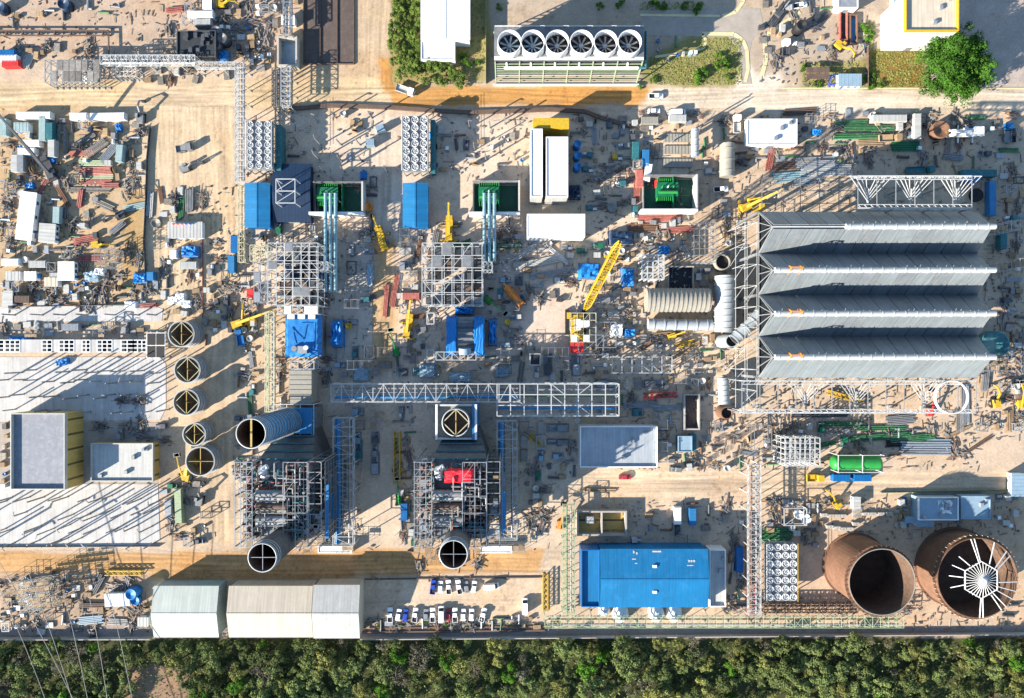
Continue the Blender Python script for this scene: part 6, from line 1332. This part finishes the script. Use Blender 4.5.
put('scaffold', 984, 362, 0, 8, 6, 12, 'galvanized', 7, desc='scaffold tower at the end of the lowest condenser row'); put('scaffold', 995, 230, 0, 3, 3, 14, 'white_steel', 8); put('scaffold', 995, 268, 0, 3, 3, 18, 'white_steel', 9)
for k, (ox) in enumerate((0, 158)):
    for j, (x, y, lx, ly, h) in enumerate(((252, 545, 6, 5, 6), (300, 548, 7, 4, 5), (326, 540, 6, 3, 5), (345, 548, 6, 3, 4))): put('scaffold', x + ox * 1.02 + (10 if k else 0), y, 0, lx, ly, h, 'galvanized', 20 + j)
for x, y in ((321, 145), (341, 145), (360, 145), (320, 160), (342, 161), (362, 161), (325, 172), (345, 172), (388, 172), (372, 118), (336, 118), (318, 122), (470, 128), (490, 128), (505, 124), (475, 150), (500, 152), (486, 160), (515, 160), (672, 142), (700, 128), (712, 150), (708, 120)): put('post', x, y, rnd.uniform(0, 360), rnd.choice((7.0, 8.5)), rnd.choice((0, 1.2)), desc='thin dark steel post with concrete foot on bare sand')
for x in range(8, 166, 15):
    for y in (371, 381, 396, 411):
        if rnd.random() < .78: put('post', x + rnd.uniform(-4, 4) + (y - 371) * .2, y + rnd.uniform(-2, 2), rnd.uniform(0, 360), rnd.choice((6.5, 7.5, 9.0)), rnd.choice((0, 0, 1.5)))
for x in range(2, 160, 14):
    for y in (498, 512, 527, 540):
        if rnd.random() < .8: put('post', x + rnd.uniform(-5, 5), y + rnd.uniform(-3, 3), rnd.uniform(0, 360), rnd.choice((6.5, 7.5, 9.0)), rnd.choice((0, 0, 1.5)))
for x in range(15, 160, 24): put('post', x + rnd.uniform(-5, 5), 315, rnd.uniform(0, 360), 6.5, 0)
for x, y in ((738, 437), (732, 442), (727, 438), (742, 445), (734, 455), (722, 452), (713, 448), (716, 440), (740, 420), (748, 430), (708, 460), (699, 468)): put('rebar', x, y, rnd.choice((0, 90)), 1.4, 1.2, 1.8)
for x, y, a in ((700, 400, 0), (707, 440, 90), (716, 447, 180), (738, 432, 30)): put('spool', x, y, a, 'mid_steel', 3.0, .35, True)
t = put('frame', 792, 515, 0, 'white_steel', 8, 6, 5); put('frame', 758, 437, 0, 'mid_steel', 6, 9, 7); put('frame', 590, 345, 0, 'galvanized', 9, 7, 5); put('frame', 605, 335, 0, 'galvanized', 7, 9, 5); put('frame', 355, 235, 0, 'galvanized', 8, 5, 3); put('frame', 500, 222, 0, 'galvanized', 6, 5, 5)
put('tarp', 92, 276, 10, 'pale_blue', 6, 4, 2, 4); put('tarp', 100, 272, 0, 'white_paint', 4, 3, 2, 5); put('tarp', 130, 305, 0, 'white_paint', 5, 3, 1, 6); put('tarp', 85, 74 + 4, 0, 'white_paint', 5, 3, 2, 7); put('tarp', 172, 300, 0, 'white_paint', 4, 3, 1.5, 8); put('tarp', 186, 304, 0, 'white_paint', 4, 3, 1.5, 9); put('tarp', 180, 298, 0, 'white_paint', 4, 4, 1.5, 10)

for i, x in enumerate((30, 92)): put('scaffold', x, 333, 0, 6.5, 3.6, 3, 'galvanized', 30 + i % 3)
put('tarp', 20, 339, 0, 'blue_tarp', 9, 2, 1.2, 21); put('container', 70, 327, 0, 'galvanized', 6.06); put('tarp', 62, 362, 8, 'blue_tarp', 5, 2.5, 1.5, 22)

for i, (x, y) in enumerate(((220, 35), (226, 42), (219, 48))): put('drum', x, y, 0, 'dark_steel', 1.8, 4.5, desc='dark round tank beside the dark ribbed building, %s of three' % ('top', 'middle', 'lowest')[i])
# plinths and machines in ordered rows on the shaded floor between the units
for x0, y0, nx, ny, dx, dy in ((358, 412, 2, 5, 17, 13), (524, 428, 3, 3, 17, 14), (340, 352, 4, 2, 15, 13), (402, 372, 2, 1, 16, 10), (505, 345, 1, 3, 14, 12), (548, 352, 3, 2, 14, 13), (606, 384, 4, 1, 16, 10), (604, 412, 4, 1, 17, 12), (352, 250, 1, 5, 10, 18), (405, 236, 1, 4, 10, 15), (505, 250, 2, 3, 14, 15), (660, 424, 1, 4, 12, 11), (600, 300, 2, 2, 14, 14)):
    for i in range(nx):
        for j in range(ny):
            x, y = x0 + i * dx, y0 + j * dy; q = rnd.random()
            if q < .34: put('skid', x, y, rnd.choice((0, 90, 180)), rnd.choice(('mid_steel', 'dark_steel', 'teal', 'pale_blue', 'galvanized')), 8.0 if rnd.random() < .5 else 4.2, 3.2 if rnd.random() < .5 else 2.2, rnd.randrange(3), rad=8)
            elif q < .62: put('block', x, y, rnd.choice((0, 90)), rnd.choice(('concrete', 'grey_scrap')), 4.5, 2.6, .8, rad=7)
            elif q < .82: put('frame', x, y, rnd.choice((0, 90)), rnd.choice(('mid_steel', 'galvanized', 'dark_steel')), 4.5, 3.2, 3.5, rad=7)
            else: put('scaffold', x, y, rnd.choice((0, 90)), 4.5, 3.0, 6, 'galvanized', 12, rad=7)
# ------------------------------------------------------------------ the small stuff lying about the yards
rs = random.Random(2024); GRID = {}; taken = [0]
CLEAR = [(374, 100, 397, 300), (520, 302, 575, 345), (575, 470, 745, 501), (700, 215, 722, 250), (150, 104, 234, 186), (207, 330, 238, 545), (362, 400, 396, 545), (376, 300, 394, 384), (700, 112, 722, 140), (765, 478, 1024, 496), (100, 196, 146, 250), (545, 480, 575, 545)]
def scatter(px, n, menu, gap=2.5, seed=None):
    x0, y0, x1, y1 = px; done = tries = 0
    while done < n and tries < n * 30:
        tries += 1; x, y = rs.uniform(x0, x1), rs.uniform(y0, y1); it = rs.choice(menu); r = it[1]
        if any(a < x < c and b < y < d for a, b, c, d in CLEAR): continue
        while len(OCC) > taken[0]:
            a, b, c = OCC[taken[0]]; GRID.setdefault((int(a // 24), int(b // 24)), []).append((a, b, c)); taken[0] += 1
        i, j = int(x // 24), int(y // 24)
        if any((x - a) ** 2 + (y - b) ** 2 < (r + c - gap + 1.5) ** 2 for u in (-1, 0, 1) for v in (-1, 0, 1) for a, b, c in GRID.get((i + u, j + v), ())): continue
        put(it[0], x, y, rs.choice((0, 90, 180, 270)) + rs.gauss(0, 4), *it[2:], rad=r); done += 1
CR_ = [('crate', 3.5, c, lx, ly, h) for c, lx, ly, h in (('wood', 1.4, 1.2, 1.0), ('wood', 2.6, 1.6, 1.1), ('pale_roof', 2.4, 1.8, 1.6), ('mid_steel', 2.2, 1.4, 1.2), ('grey_scrap', 3.0, 2.0, .9), ('dark_steel', 2.0, 1.4, 1.3), ('white_paint', 1.3, 1.1, 1.2))]
HP = [('heap', 5, c, lx, ly, h, s) for c, lx, ly, h, s in (('grey_scrap', 4.5, 3, 1.2, 1), ('rust', 4, 3, 1, 2), ('wood', 4, 2.5, .8, 3), ('mid_steel', 5.5, 3.5, 1.3, 4), ('grey_scrap', 6, 3, 1, 5), ('dark_steel', 5, 3, 1.4, 6))]
SK = [('skid', 6, c, 4.2, 2.2, s) for c, s in (('mid_steel', 3), ('dark_steel', 1), ('pale_roof', 2), ('green_paint', 4), ('teal', 5), ('mid_steel', 6))]
PB = [('pipes', 7, c, L, n, r) for c, L, n, r in (('galvanized', 6, 5, .15), ('rust', 6, 5, .15), ('pipe_green', 7, 4, .2), ('pale_roof', 6, 4, .22), ('grey_scrap', 8, 6, .15))]
BM = [('beams', 7, c, L, n, l) for c, L, n, l in (('grey_scrap', 6, 4, 1), ('dull_red', 6, 3, 2), ('mid_steel', 7, 4, 1), ('rust', 6, 3, 1))]
SH = [('sheets', 4, c, lx, ly, h) for c, lx, ly, h in (('wood', 2.6, 1.4, .8), ('galvanized', 3, 1.6, .5), ('pale_roof', 3, 1.8, .5), ('grey_scrap', 2.6, 2, .7))]
SP = [('spool', 4.5, c, L, r, b) for c, L, r, b in (('mid_steel', 3.5, .35, True), ('pipe_green', 4, .3, False), ('galvanized', 3.5, .4, True), ('rust', 4, .35, False), ('dark_steel', 4, .45, False))]
MS = [('reel', 3.5, 'wood'), ('drum', 2.5, 'blue_paint', .6, 1.1), ('drum', 2.5, 'mid_steel', .6, 1.1), ('drum', 3.5, 'pale_roof', 1.1, 2.0), ('toilet', 2.5, 'pale_blue'), ('tarp', 5, 'blue_tarp', 3.2, 2.4, 1.4, 2), ('block', 3, 'concrete', 1.6, 1.0, .9)]
FR = [('frame', 5, 'galvanized', 3, 2.5, 2.4), ('frame', 5, 'dark_steel', 3.5, 2.2, 2.6), ('frame', 5, 'mid_steel', 3, 3, 3), ('scaffold', 6, 3.5, 2.5, 4, 'galvanized', 11), ('rebar', 3.5, 1.4, 1.2, 1.8)]
YARD = CR_ + HP * 3 + BM + PB + SH + SP + MS + SK[:3] + FR
PLANT = HP * 2 + SK * 2 + SP * 2 + FR * 2 + CR_ + MS[:1] + MS[2:4] + MS[6:] + SH + PB
for px, n, menu in (((0, 118, 142, 208), 60, YARD), ((0, 208, 142, 300), 62, YARD), ((2, 324, 146, 341), 26, HP + SP + SK + FR + SH), ((2, 285, 165, 306), 22, HP + SP + SH + BM[:2]), ((150, 190, 204, 220), 8, YARD), ((162, 240, 240, 320), 22, YARD), ((0, 46, 100, 58), 8, HP + CR_), ((0, 2, 130, 30), 8, SP + CR_[:2] + HP[:2]),
    ((136, 66, 232, 82), 8, HP + CR_ + SH), ((165, 0, 300, 62), 34, HP * 2 + YARD), ((220, 28, 275, 70), 18, HP * 2 + CR_ + MS), ((244, 228, 330, 312), 40, PLANT), ((275, 112, 400, 178), 12, MS + SH + SP), ((364, 178, 402, 300), 26, PLANT), ((428, 118, 530, 178), 20, SP + SH + MS + SK[:2]), ((402, 228, 424, 360), 26, PLANT + FR), ((484, 214, 530, 300), 26, PLANT),
    ((530, 237, 600, 300), 16, PLANT), ((484, 300, 570, 384), 34, PLANT), ((326, 348, 440, 384), 26, PLANT), ((242, 312, 264, 540), 40, PLANT + HP), ((274, 312, 290, 410), 16, SP + SK + HP), ((355, 404, 412, 470), 14, SK + SP + HP), ((354, 470, 412, 545), 10, SP + HP + CR_), ((516, 420, 580, 540), 22, PLANT), ((569, 118, 645, 215), 40, PLANT), ((640, 112, 722, 178), 20, PLANT + BM),
    ((597, 246, 645, 380), 60, PLANT + HP), ((640, 330, 745, 395), 34, PLANT + BM), ((640, 212, 745, 290), 36, PLANT + BM), ((622, 394, 684, 425), 14, SP + HP + SK), ((658, 425, 750, 470), 18, PLANT), ((575, 372, 690, 384), 6, SP + HP), ((740, 418, 880, 470), 50, PLANT + HP + BM), ((760, 148, 870, 215), 40, BM + PB + SH + SP + HP), ((720, 115, 800, 230), 16, HP + SH + SP),
    ((800, 112, 1020, 170), 44, YARD), ((975, 170, 1022, 430), 50, PLANT), ((760, 380, 975, 415), 30, SH + SP + HP + CR_), ((880, 425, 960, 458), 10, HP + SP), ((750, 500, 860, 545), 24, SP + CR_ + HP + SK), ((890, 495, 1020, 530), 16, CR_ + SK + MS), ((752, 600, 1015, 616), 20, HP + SP + BM), ((575, 502, 745, 545), 12, SP + SK[:3] + HP + CR_), ((726, 545, 748, 612), 10, SP + HP), ((578, 606, 730, 617), 14, HP + SP),
    ((0, 575, 150, 632), 40, YARD), ((362, 618, 545, 627), 22, CR_[:2] + HP + SH[:2] + SP), ((160, 480, 236, 545), 16, PLANT), ((170, 300, 262, 330), 10, SH + HP + CR_), ((205, 330, 262, 470), 22, HP + SP + SK), ((760, 2, 865, 62), 22, HP + CR_ + SP + SH), ((640, 40, 700, 80), 8, SK[4:] + SP + MS), ((92, 424, 165, 442), 8, SK + HP), ((120, 395, 140, 410), 3, HP), ((0, 424, 12, 486), 8, MS + CR_), ((412, 545, 500, 565), 10, HP + SP + FR[3:]), ((405, 455, 415, 545), 8, SP + SK)):
    scatter(px, n, menu)

# loose stones, offcuts and litter no one could count
def rubble(name, zones, seed):
    g = random.Random(seed); mb = MB()
    for (x0, y0, x1, y1), n in zones:
        for _ in range(n):
            qx, qy = g.uniform(x0, x1), g.uniform(y0, y1)
            if g.random() < .3 or any(a < qx < c and b < qy < d for a, b, c, d in CLEAR): continue
            p = W(qx, qy); ax = g.choice((0, PI / 2)) + g.gauss(0, .12); m = g.choice(('grey_scrap', 'grey_scrap', 'mid_steel', 'wood', 'rust', 'concrete', 'concrete', 'mid_steel', 'wood', 'wood', 'dark_steel'))
            if g.random() < .5: mb.box(p.x, p.y, 0, g.uniform(.2, .9), g.uniform(.2, .7), g.uniform(.1, .6), m, ax)
            else: a = ax if g.random() < .8 else g.uniform(0, PI); l = g.uniform(.6, 3.2); d = Vector((math.cos(a), math.sin(a), 0)) * l / 2; mb.bar(p - d + Vector((0, 0, .15)), p + d + Vector((0, 0, g.uniform(.1, .4))), g.uniform(.08, .2), m)
    return tag(link(name, mb.mesh(name), kind='stuff'), 'loose offcuts and rubble strewn over the %s' % seed_names[seed], 'rubble')
seed_names = {1: 'yards on the sandy side', 2: 'floor between the machines', 3: 'ground beside the condenser and tanks'}
rubble('rubble', [((0, 115, 145, 305), 1100), ((160, 185, 240, 330), 320), ((0, 0, 300, 62), 420), ((0, 575, 150, 632), 300), ((244, 112, 400, 180), 160)], 1)
rubble('rubble', [((242, 228, 640, 384), 1700), ((242, 384, 575, 550), 900), ((569, 112, 745, 380), 1300), ((600, 380, 748, 470), 450), ((428, 112, 530, 180), 200)], 2)
rubble('rubble', [((745, 115, 1024, 215), 700), ((742, 378, 980, 470), 800), ((978, 215, 1024, 440), 400), ((745, 498, 1024, 540), 400), ((745, 596, 1024, 630), 350), ((575, 500, 748, 548), 250), ((362, 617, 560, 632), 220), ((760, 0, 870, 85), 250), ((362, 576, 560, 580), 30)], 3)

# ------------------------------------------------------------------ trees
def crown(seed, rad, hgt, n_cl, n_leaf, leaf, m, lobes=0):
    g = random.Random(seed); mb = MB(); vs = []; fs = []
    lb = [(g.uniform(0, 2 * PI), math.asin(g.uniform(-.1, 1)), g.uniform(.3, .82)) for _ in range(lobes)]
    for c in range(n_cl):
        u = g.uniform(0, 2 * PI); el = math.asin(g.uniform(-.25, 1)); q = g.uniform(.45, .88)
        cx, cy, cz = rad * q * math.cos(el) * math.cos(u), rad * q * math.cos(el) * math.sin(u), hgt * q * math.sin(el); cr = rad * g.uniform(.2, .42)
        if lobes:
            u, el, q = lb[c % lobes]; cr = rad * g.uniform(.09, .19); o3 = [g.gauss(0, .13) * rad for _ in range(3)]; cx, cy, cz = rad * q * math.cos(el) * math.cos(u) + o3[0], rad * q * math.cos(el) * math.sin(u) + o3[1], hgt * q * math.sin(el) + o3[2]
        for _ in range(n_leaf):
            d = Vector((g.gauss(0, 1), g.gauss(0, 1), g.gauss(.25, 1))).normalized(); p = Vector((cx, cy, cz)) + Vector((d.x * cr, d.y * cr, d.z * cr * .8)) * g.uniform(.6, 1.05)
            nn = (d + Vector((g.gauss(0, .45), g.gauss(0, .45), g.gauss(.2, .45)))).normalized(); a = nn.orthogonal().normalized(); a.rotate(Matrix.Rotation(g.uniform(0, 2 * PI), 3, nn)); b = nn.cross(a)
            s = leaf * g.uniform(.6, 1.3); o = len(vs); vs += [p - a * s, p - b * s * .55, p + a * s, p + b * s * .55]; fs.append((o, o + 1, o + 2, o + 3))
    mb.add(vs, fs, m); return mb
def trunk(seed, hgt, rad, bare=False):
    g = random.Random(seed); mb = MB(); mb.tube((0, 0, 0), (0, 0, hgt * .55), .05 * hgt, 'bark', 8, .032 * hgt)
    for i in range(9 if bare else 5):
        a = g.uniform(0, 2 * PI); z0 = hgt * g.uniform(.3, .55); e = Vector((math.cos(a) * rad * .75, math.sin(a) * rad * .75, hgt * g.uniform(.65, .95))); mb.tube((0, 0, z0), e, .02 * hgt, 'bark', 5, .008 * hgt)
        if bare:
            for k in range(3): q = Vector((0, 0, z0)).lerp(e, .5 + .15 * k); mb.tube(q, q + Vector((g.uniform(-1, 1), g.uniform(-1, 1), g.uniform(.2, 1))) * rad * .4, .008 * hgt, 'bark', 4, .003 * hgt)
    return mb
TREE = {}
def tree(kind, x, y, sc, v):
    spec = {'dark': ('dark green tree packed in the forest belt', 'leaf_dark', 3.3, 3.0, 17, 95, .25), 'yellow': ('yellowish green tree packed in the forest belt', 'leaf_yellow', 3.0, 2.8, 16, 90, .24), 'grey': ('pale grey half bare tree packed in the forest belt', 'leaf_grey', 2.9, 2.8, 13, 45, .2),
            'bright': ('bright green tree packed in the forest belt', 'leaf_bright', 3.0, 2.8, 16, 95, .25), 'hedge': ('bright green bushy tree in the hedge beside the white gabled building', 'leaf_hedge', 2.3, 2.2, 13, 80, .24), 'shrub': ('low green shrub on the dry grass', 'leaf_bright', 1.7, 1.2, 9, 55, .22)}[kind]
    k = (kind, v); loc = Vector((*W(x, y, 3 if kind != 'shrub' else 1).xy, 0)); grp = {'hedge': 'hedge trees beside the gabled building', 'shrub': 'shrubs on the dry grass'}.get(kind, 'trees of the forest belt')
    if k not in TREE:
        t = T('shrub' if kind == 'shrub' else 'tree', spec[0], 'shrub' if kind == 'shrub' else 'tree', loc, rs.uniform(0, 6), grp, kind != 'shrub'); h = 2.7 if kind not in ('hedge', 'shrub') else 2.4 if kind == 'hedge' else .7
        part('trunk', trunk(v * 7 + 1, h + 1.5, spec[2], kind == 'grey'), t); c = part('crown', crown(v * 13 + len(kind), spec[2], spec[3], spec[4], spec[5], spec[6], spec[1]), t); c.location.z = h; t.scale = (sc, sc, sc); TREE[k] = t; return t
    return dup(TREE[k], loc, rs.uniform(0, 6), (sc, sc * rs.uniform(.88, 1.12), sc * rs.uniform(.6, .85)))
def pick(x, y):
    r = rs.random()
    if 470 < x < 560 or 860 < x < 900: return 'grey' if r < .3 else 'yellow' if r < .4 else 'bright' if r < .46 else 'dark'
    if 640 < x < 720: return 'yellow' if r < .4 else 'grey' if r < .5 else 'dark'
    return 'dark' if r < .66 else 'yellow' if r < .82 else 'grey' if r < .91 else 'bright'
n = 0; row = 0; y = 646
while y < 716:
    x = -24 + (row % 2) * 7
    while x < 1050:
        px, py = x + rs.uniform(-4, 4), y + rs.uniform(-5, 5)
        if not (128 < px < 188 and py > 668) and n < 285: tree(pick(px, py), px, max(py, 645), (.72 if row < 1 else 1) * rs.choice((rs.uniform(.6, 1.0), rs.uniform(.9, 1.35), rs.uniform(1.2, 1.75))), rs.randrange(3)); n += 1
        x += rs.uniform(14, 25)
    y += 13.5; row += 1
mb = MB(); g_ = random.Random(5); vs = []; fs = []
for i in range(9000):
    p = W(g_.uniform(-30, 1054), g_.uniform(641, 722)); p.z = g_.uniform(.1, 1.6); a = Vector((g_.gauss(0, 1), g_.gauss(0, 1), g_.gauss(0, .4))).normalized(); b = a.cross(Vector((g_.gauss(0, .4), g_.gauss(0, .4), 1))).normalized(); s = g_.uniform(.25, .6); o = len(vs); vs += [p - a * s, p - b * s * .5, p + a * s, p + b * s * .5]; fs.append((o, o + 1, o + 2, o + 3))
mb.add(vs, fs, 'leaf_dark'); tag(link('undergrowth', mb.mesh('undergrowth'), kind='stuff'), 'dark undergrowth covering the forest floor between the trees', 'undergrowth')
mb = MB(); vs = []; fs = []
for (x0, y0, x1, y1), n_ in (((650, 58, 742, 85), 900), ((700, 38, 742, 60), 350), ((802, 62, 866, 87), 500), ((868, 50, 926, 87), 900), ((394, 0, 485, 84), 900), ((862, 20, 874, 50), 120), ((640, 2, 700, 10), 150), ((365, 622, 560, 628), 260)):
    for i in range(n_):
        p = W(g_.uniform(x0, x1), g_.uniform(y0, y1)); a = Vector((g_.gauss(0, 1), g_.gauss(0, 1), 0)).normalized() * g_.uniform(.2, .55); o = len(vs); b = Vector((-a.y, a.x, 0)) * .7; vs += [p - a + Vector((0, 0, .03)), p - b + Vector((0, 0, .1)), p + a + Vector((0, 0, .25)), p + b + Vector((0, 0, .1))]; fs.append((o, o + 1, o + 2, o + 3))
mb.add(vs, fs, 'leaf_yellow'); tag(link('grass', mb.mesh('grass'), kind='stuff'), 'dry green grass tufts on the lawns and verges', 'grass')
for i, (x, y) in enumerate([(x, y) for y in range(-6, 62, 8) for x in (394, 401, 408, 415)] + [(x, y) for y in (62, 70) for x in (400, 408, 416, 424, 432, 440, 448)] + [(452, 72), (460, 76), (444, 80), (436, 80), (428, 79), (458, 82), (415, 56), (416, 46)]):
    tree('hedge', x + rs.uniform(-2, 2), y + rs.uniform(-2, 2), rs.uniform(.8, 1.15), rs.randrange(3))
for x, y, s in ((655, 3, 1.2), (662, 5, 1.2), (686, 5, 1.0), (698, 9, 1.5), (722, 66, 1.6), (728, 64, 1.2), (697, 77, 1.8), (703, 74, 1.4), (729, 77, .9), (864, 28, 1.3), (868, 36, 1.2), (872, 30, 1.1), (804, 67, 1.0), (818, 83, 1.0), (870, 76, 1.2), (872, 84, 1.1), (462, 58, 1.2), (468, 64, 1.0), (478, 62, .9), (500, 6, .9), (600, 6, 1.0), (620, 4, 1.2), (640, 86, .9), (654, 80, .9), (881, 84, 1.0), (496, 36, .8), (720, 55, 1.0), (380, 618 + 8, .7), (400, 626, .7), (424, 625, .7), (448, 626, .7), (466, 625, .7)): tree('shrub', x, y, s, rs.randrange(3))
c = W(960, 61, 9); t = T('big_tree', 'huge bright green tree with a broad round crown at the lawn', 'tree', (c.x, c.y, 0)); part('trunk', trunk(77, 13, 11), t); k = part('crown', crown(99, 14.2, 9.5, 420, 120, .36, 'leaf_big', 60), t); k.location.z = 5.5; occ(922, 34, 1000, 96)

# ------------------------------------------------------------------ labels: whatever else is alike is told apart by what it lies beside
LAND = [(160, 233, 'white shed with roof sign'), (26, 216, 'long white cabin'), (66, 271, 'square white cabin'), (95, 172, 'red and green pipe bundles'), (33, 115, 'white containers'), (110, 259, 'scaffold cube'), (138, 277, 'blue tarpaulin of left yard'), (48, 168, 'dark mobile crane'), (147, 215, 'dark screen fence'), (80, 346, 'white concrete cells'), (80, 315, 'pale concrete strip'),
    (70, 70, 'grey scaffold shed'), (60, 35, 'brown rail fence'), (196, 43, 'dark ribbed building'), (328, 20, 'dark brown basin'), (287, 50, 'small deep basin'), (219, 54, 'crumpled blue tarpaulin'), (239, 120, 'upright white pipe bridge'), (259, 145, 'left fan bank'), (415, 143, 'middle fan bank'), (257, 205, 'left switch house'), (415, 205, 'middle switch house'), (292, 195, 'navy shed'), (337, 197, 'left walled bay'), (496, 197, 'middle walled bay'), (671, 192, 'right walled bay'),
    (293, 275, 'cream lattice platform'), (452, 275, 'lattice platform with blue bay'), (303, 336, 'bright blue turbine'), (465, 336, 'two blue covers'), (300, 387, 'beige flue duct'), (269, 362, 'cream upright rack'), (253, 433, 'tall ribbed chimney'), (460, 423, 'square based stack'), (282, 503, 'boiler without red cover'), (457, 505, 'boiler with red cover'), (343, 480, 'left blue piped rack'), (507, 480, 'right blue piped rack'), (425, 393, 'long white pipe bridge'), (560, 400, 'wide square bay bridge'),
    (555, 165, 'white halls'), (556, 225, 'plain white site shed'), (600, 275, 'tall yellow boom'), (580, 335, 'yellow crane base'), (653, 267, 'white slatted frame'), (678, 300, 'fat beige exhaust duct'), (678, 325, 'small blue grey duct'), (725, 303, 'white ribbed duct'), (727, 160, 'pale straight duct'), (678, 150, 'sloped beige panels'), (642, 365, 'long rectangular frame'), (618, 446, 'pale flat roof'), (692, 412, 'open rectangular pit'), (727, 408, 'rusty duct mouth'), (602, 524, 'two chamber basin'), (653, 578, 'big blue warehouse'), (755, 540, 'upright rack near fan bank'), (782, 572, 'yellow railed fan bank'),
    (772, 132, 'white store'), (868, 128, 'long green pipes'), (938, 131, 'rusty orange vessel'), (985, 175, 'teal containers'), (800, 195, 'bare column grid'), (748, 315, 'stair tower'), (870, 300, 'condenser rows'), (860, 397, 'deck trusses'), (950, 397, 'white fan ring'), (985, 355, 'scaffold at the condenser end'), (857, 463, 'green vessel'), (802, 452, 'white square lattice'), (850, 478, 'blue containers'), (840, 520, 'precast blocks'), (938, 508, 'white patched shed'), (870, 580, 'rusty open tank'), (977, 578, 'tank with roof frame'), (720, 622, 'long green rack'),
    (187, 600, 'pale green warehouse'), (336, 610, 'grey cream shed'), (440, 615, 'lower car row'), (455, 587, 'upper car row'), (545, 594, 'yellow boom by the cars'), (569, 560, 'greenish upright rack'), (117, 600, 'white cabin with blue tank'), (43, 592, 'grey scaffold heap'), (184, 370, 'chimney sections'), (200, 461, 'lowest chimney section'), (40, 450, 'grey hall'), (123, 461, 'low white building'), (243, 322, 'yellow crane near sandy track'), (569, 42, 'cooling tower'), (446, 20, 'white gabled building'), (818, 73, 'brown pergola'), (797, 30, 'black round tank'), (845, 30, 'trench pits'), (930, 20, 'tall white building'), (961, 63, 'huge green tree'), (960, 435, 'red boom lift'), (700, 245, 'grey shadow lattice'), (600, 185, 'round blue tanks'), (382, 245, 'yellow low boom crane')]
def pix(o): return CX + o.location.x / S, CY - o.location.y / S
BY = {}
for o, d, sh in TH: BY.setdefault(d.lower(), []).append((o, d, sh))
ORD = ('', 'second ', 'third ', 'fourth ', 'fifth ', 'sixth ', 'seventh ', 'eighth ', 'ninth ', 'tenth ', 'eleventh ', 'twelfth ')
for d, lst in BY.items():
    if len(lst) == 1 or lst[0][2]:
        for o, dd, sh in lst: o['label'] = dd
        continue
    cells = {}
    for o, dd, sh in lst:
        x, y = pix(o); L = min(LAND, key=lambda l: (l[0] - x) ** 2 + (l[1] - y) ** 2); dx, dy = x - L[0], y - L[1]
        side = ('right of' if dx > 0 else 'left of') if abs(dx) > abs(dy) else ('below' if dy > 0 else 'above')
        cells.setdefault((L[2], side), []).append((math.hypot(dx, dy), o, dd))
    for (ln, side), its in cells.items():
        its.sort(key=lambda q: q[0])
        for i, (_, o, dd) in enumerate(its):
            o['label'] = '%s %s the %s' % (dd, side, ln) if len(its) == 1 else '%s, %snearest %s the %s' % (dd, ORD[min(i, 11)], side, ln)

# ------------------------------------------------------------------ camera, sun, sky
cam = bpy.data.cameras.new('camera'); co = bpy.data.objects.new('camera', cam); COL.objects.link(co); co.location = (0, 0, H); co.rotation_euler = (0, 0, 0)
cam.sensor_width = 36; cam.lens = 36 * H / (1024 * S); cam.clip_end = 5000; cam.clip_start = 1; scene.camera = co
EL, ROT = math.radians(22), math.atan2(-.86, -.50)
sun = bpy.data.lights.new('sun', 'SUN'); sun.energy = 5.0; sun.angle = math.radians(.5); sun.color = (1, .91, .78); so = bpy.data.objects.new('sun', sun); COL.objects.link(so); so.location = (-100, -60, 200)
dirv = Vector((.86, .50, 0)).normalized() * math.cos(EL) + Vector((0, 0, -math.sin(EL))); so.rotation_euler = dirv.to_track_quat('-Z', 'Y').to_euler()
w = bpy.data.worlds.new('World'); scene.world = w; w.use_nodes = True; nt = w.node_tree; bg = nt.nodes['Background']; sky = nt.nodes.new('ShaderNodeTexSky'); sky.sky_type = 'NISHITA'; sky.sun_disc = False; sky.sun_elevation = EL; sky.sun_rotation = ROT % (2 * PI)
nt.links.new(sky.outputs[0], bg.inputs['Color']); bg.inputs['Strength'].default_value = .088; sky.ozone_density = 2.6; sky.dust_density = 0; sky.air_density = 1.2
scene.view_settings.view_transform = 'Standard'; scene.view_settings.look = 'None'; scene.view_settings.exposure = 1.72; scene.view_settings.gamma = 1; scene.view_settings.use_curve_mapping = False
scene.cycles.max_bounces = 5
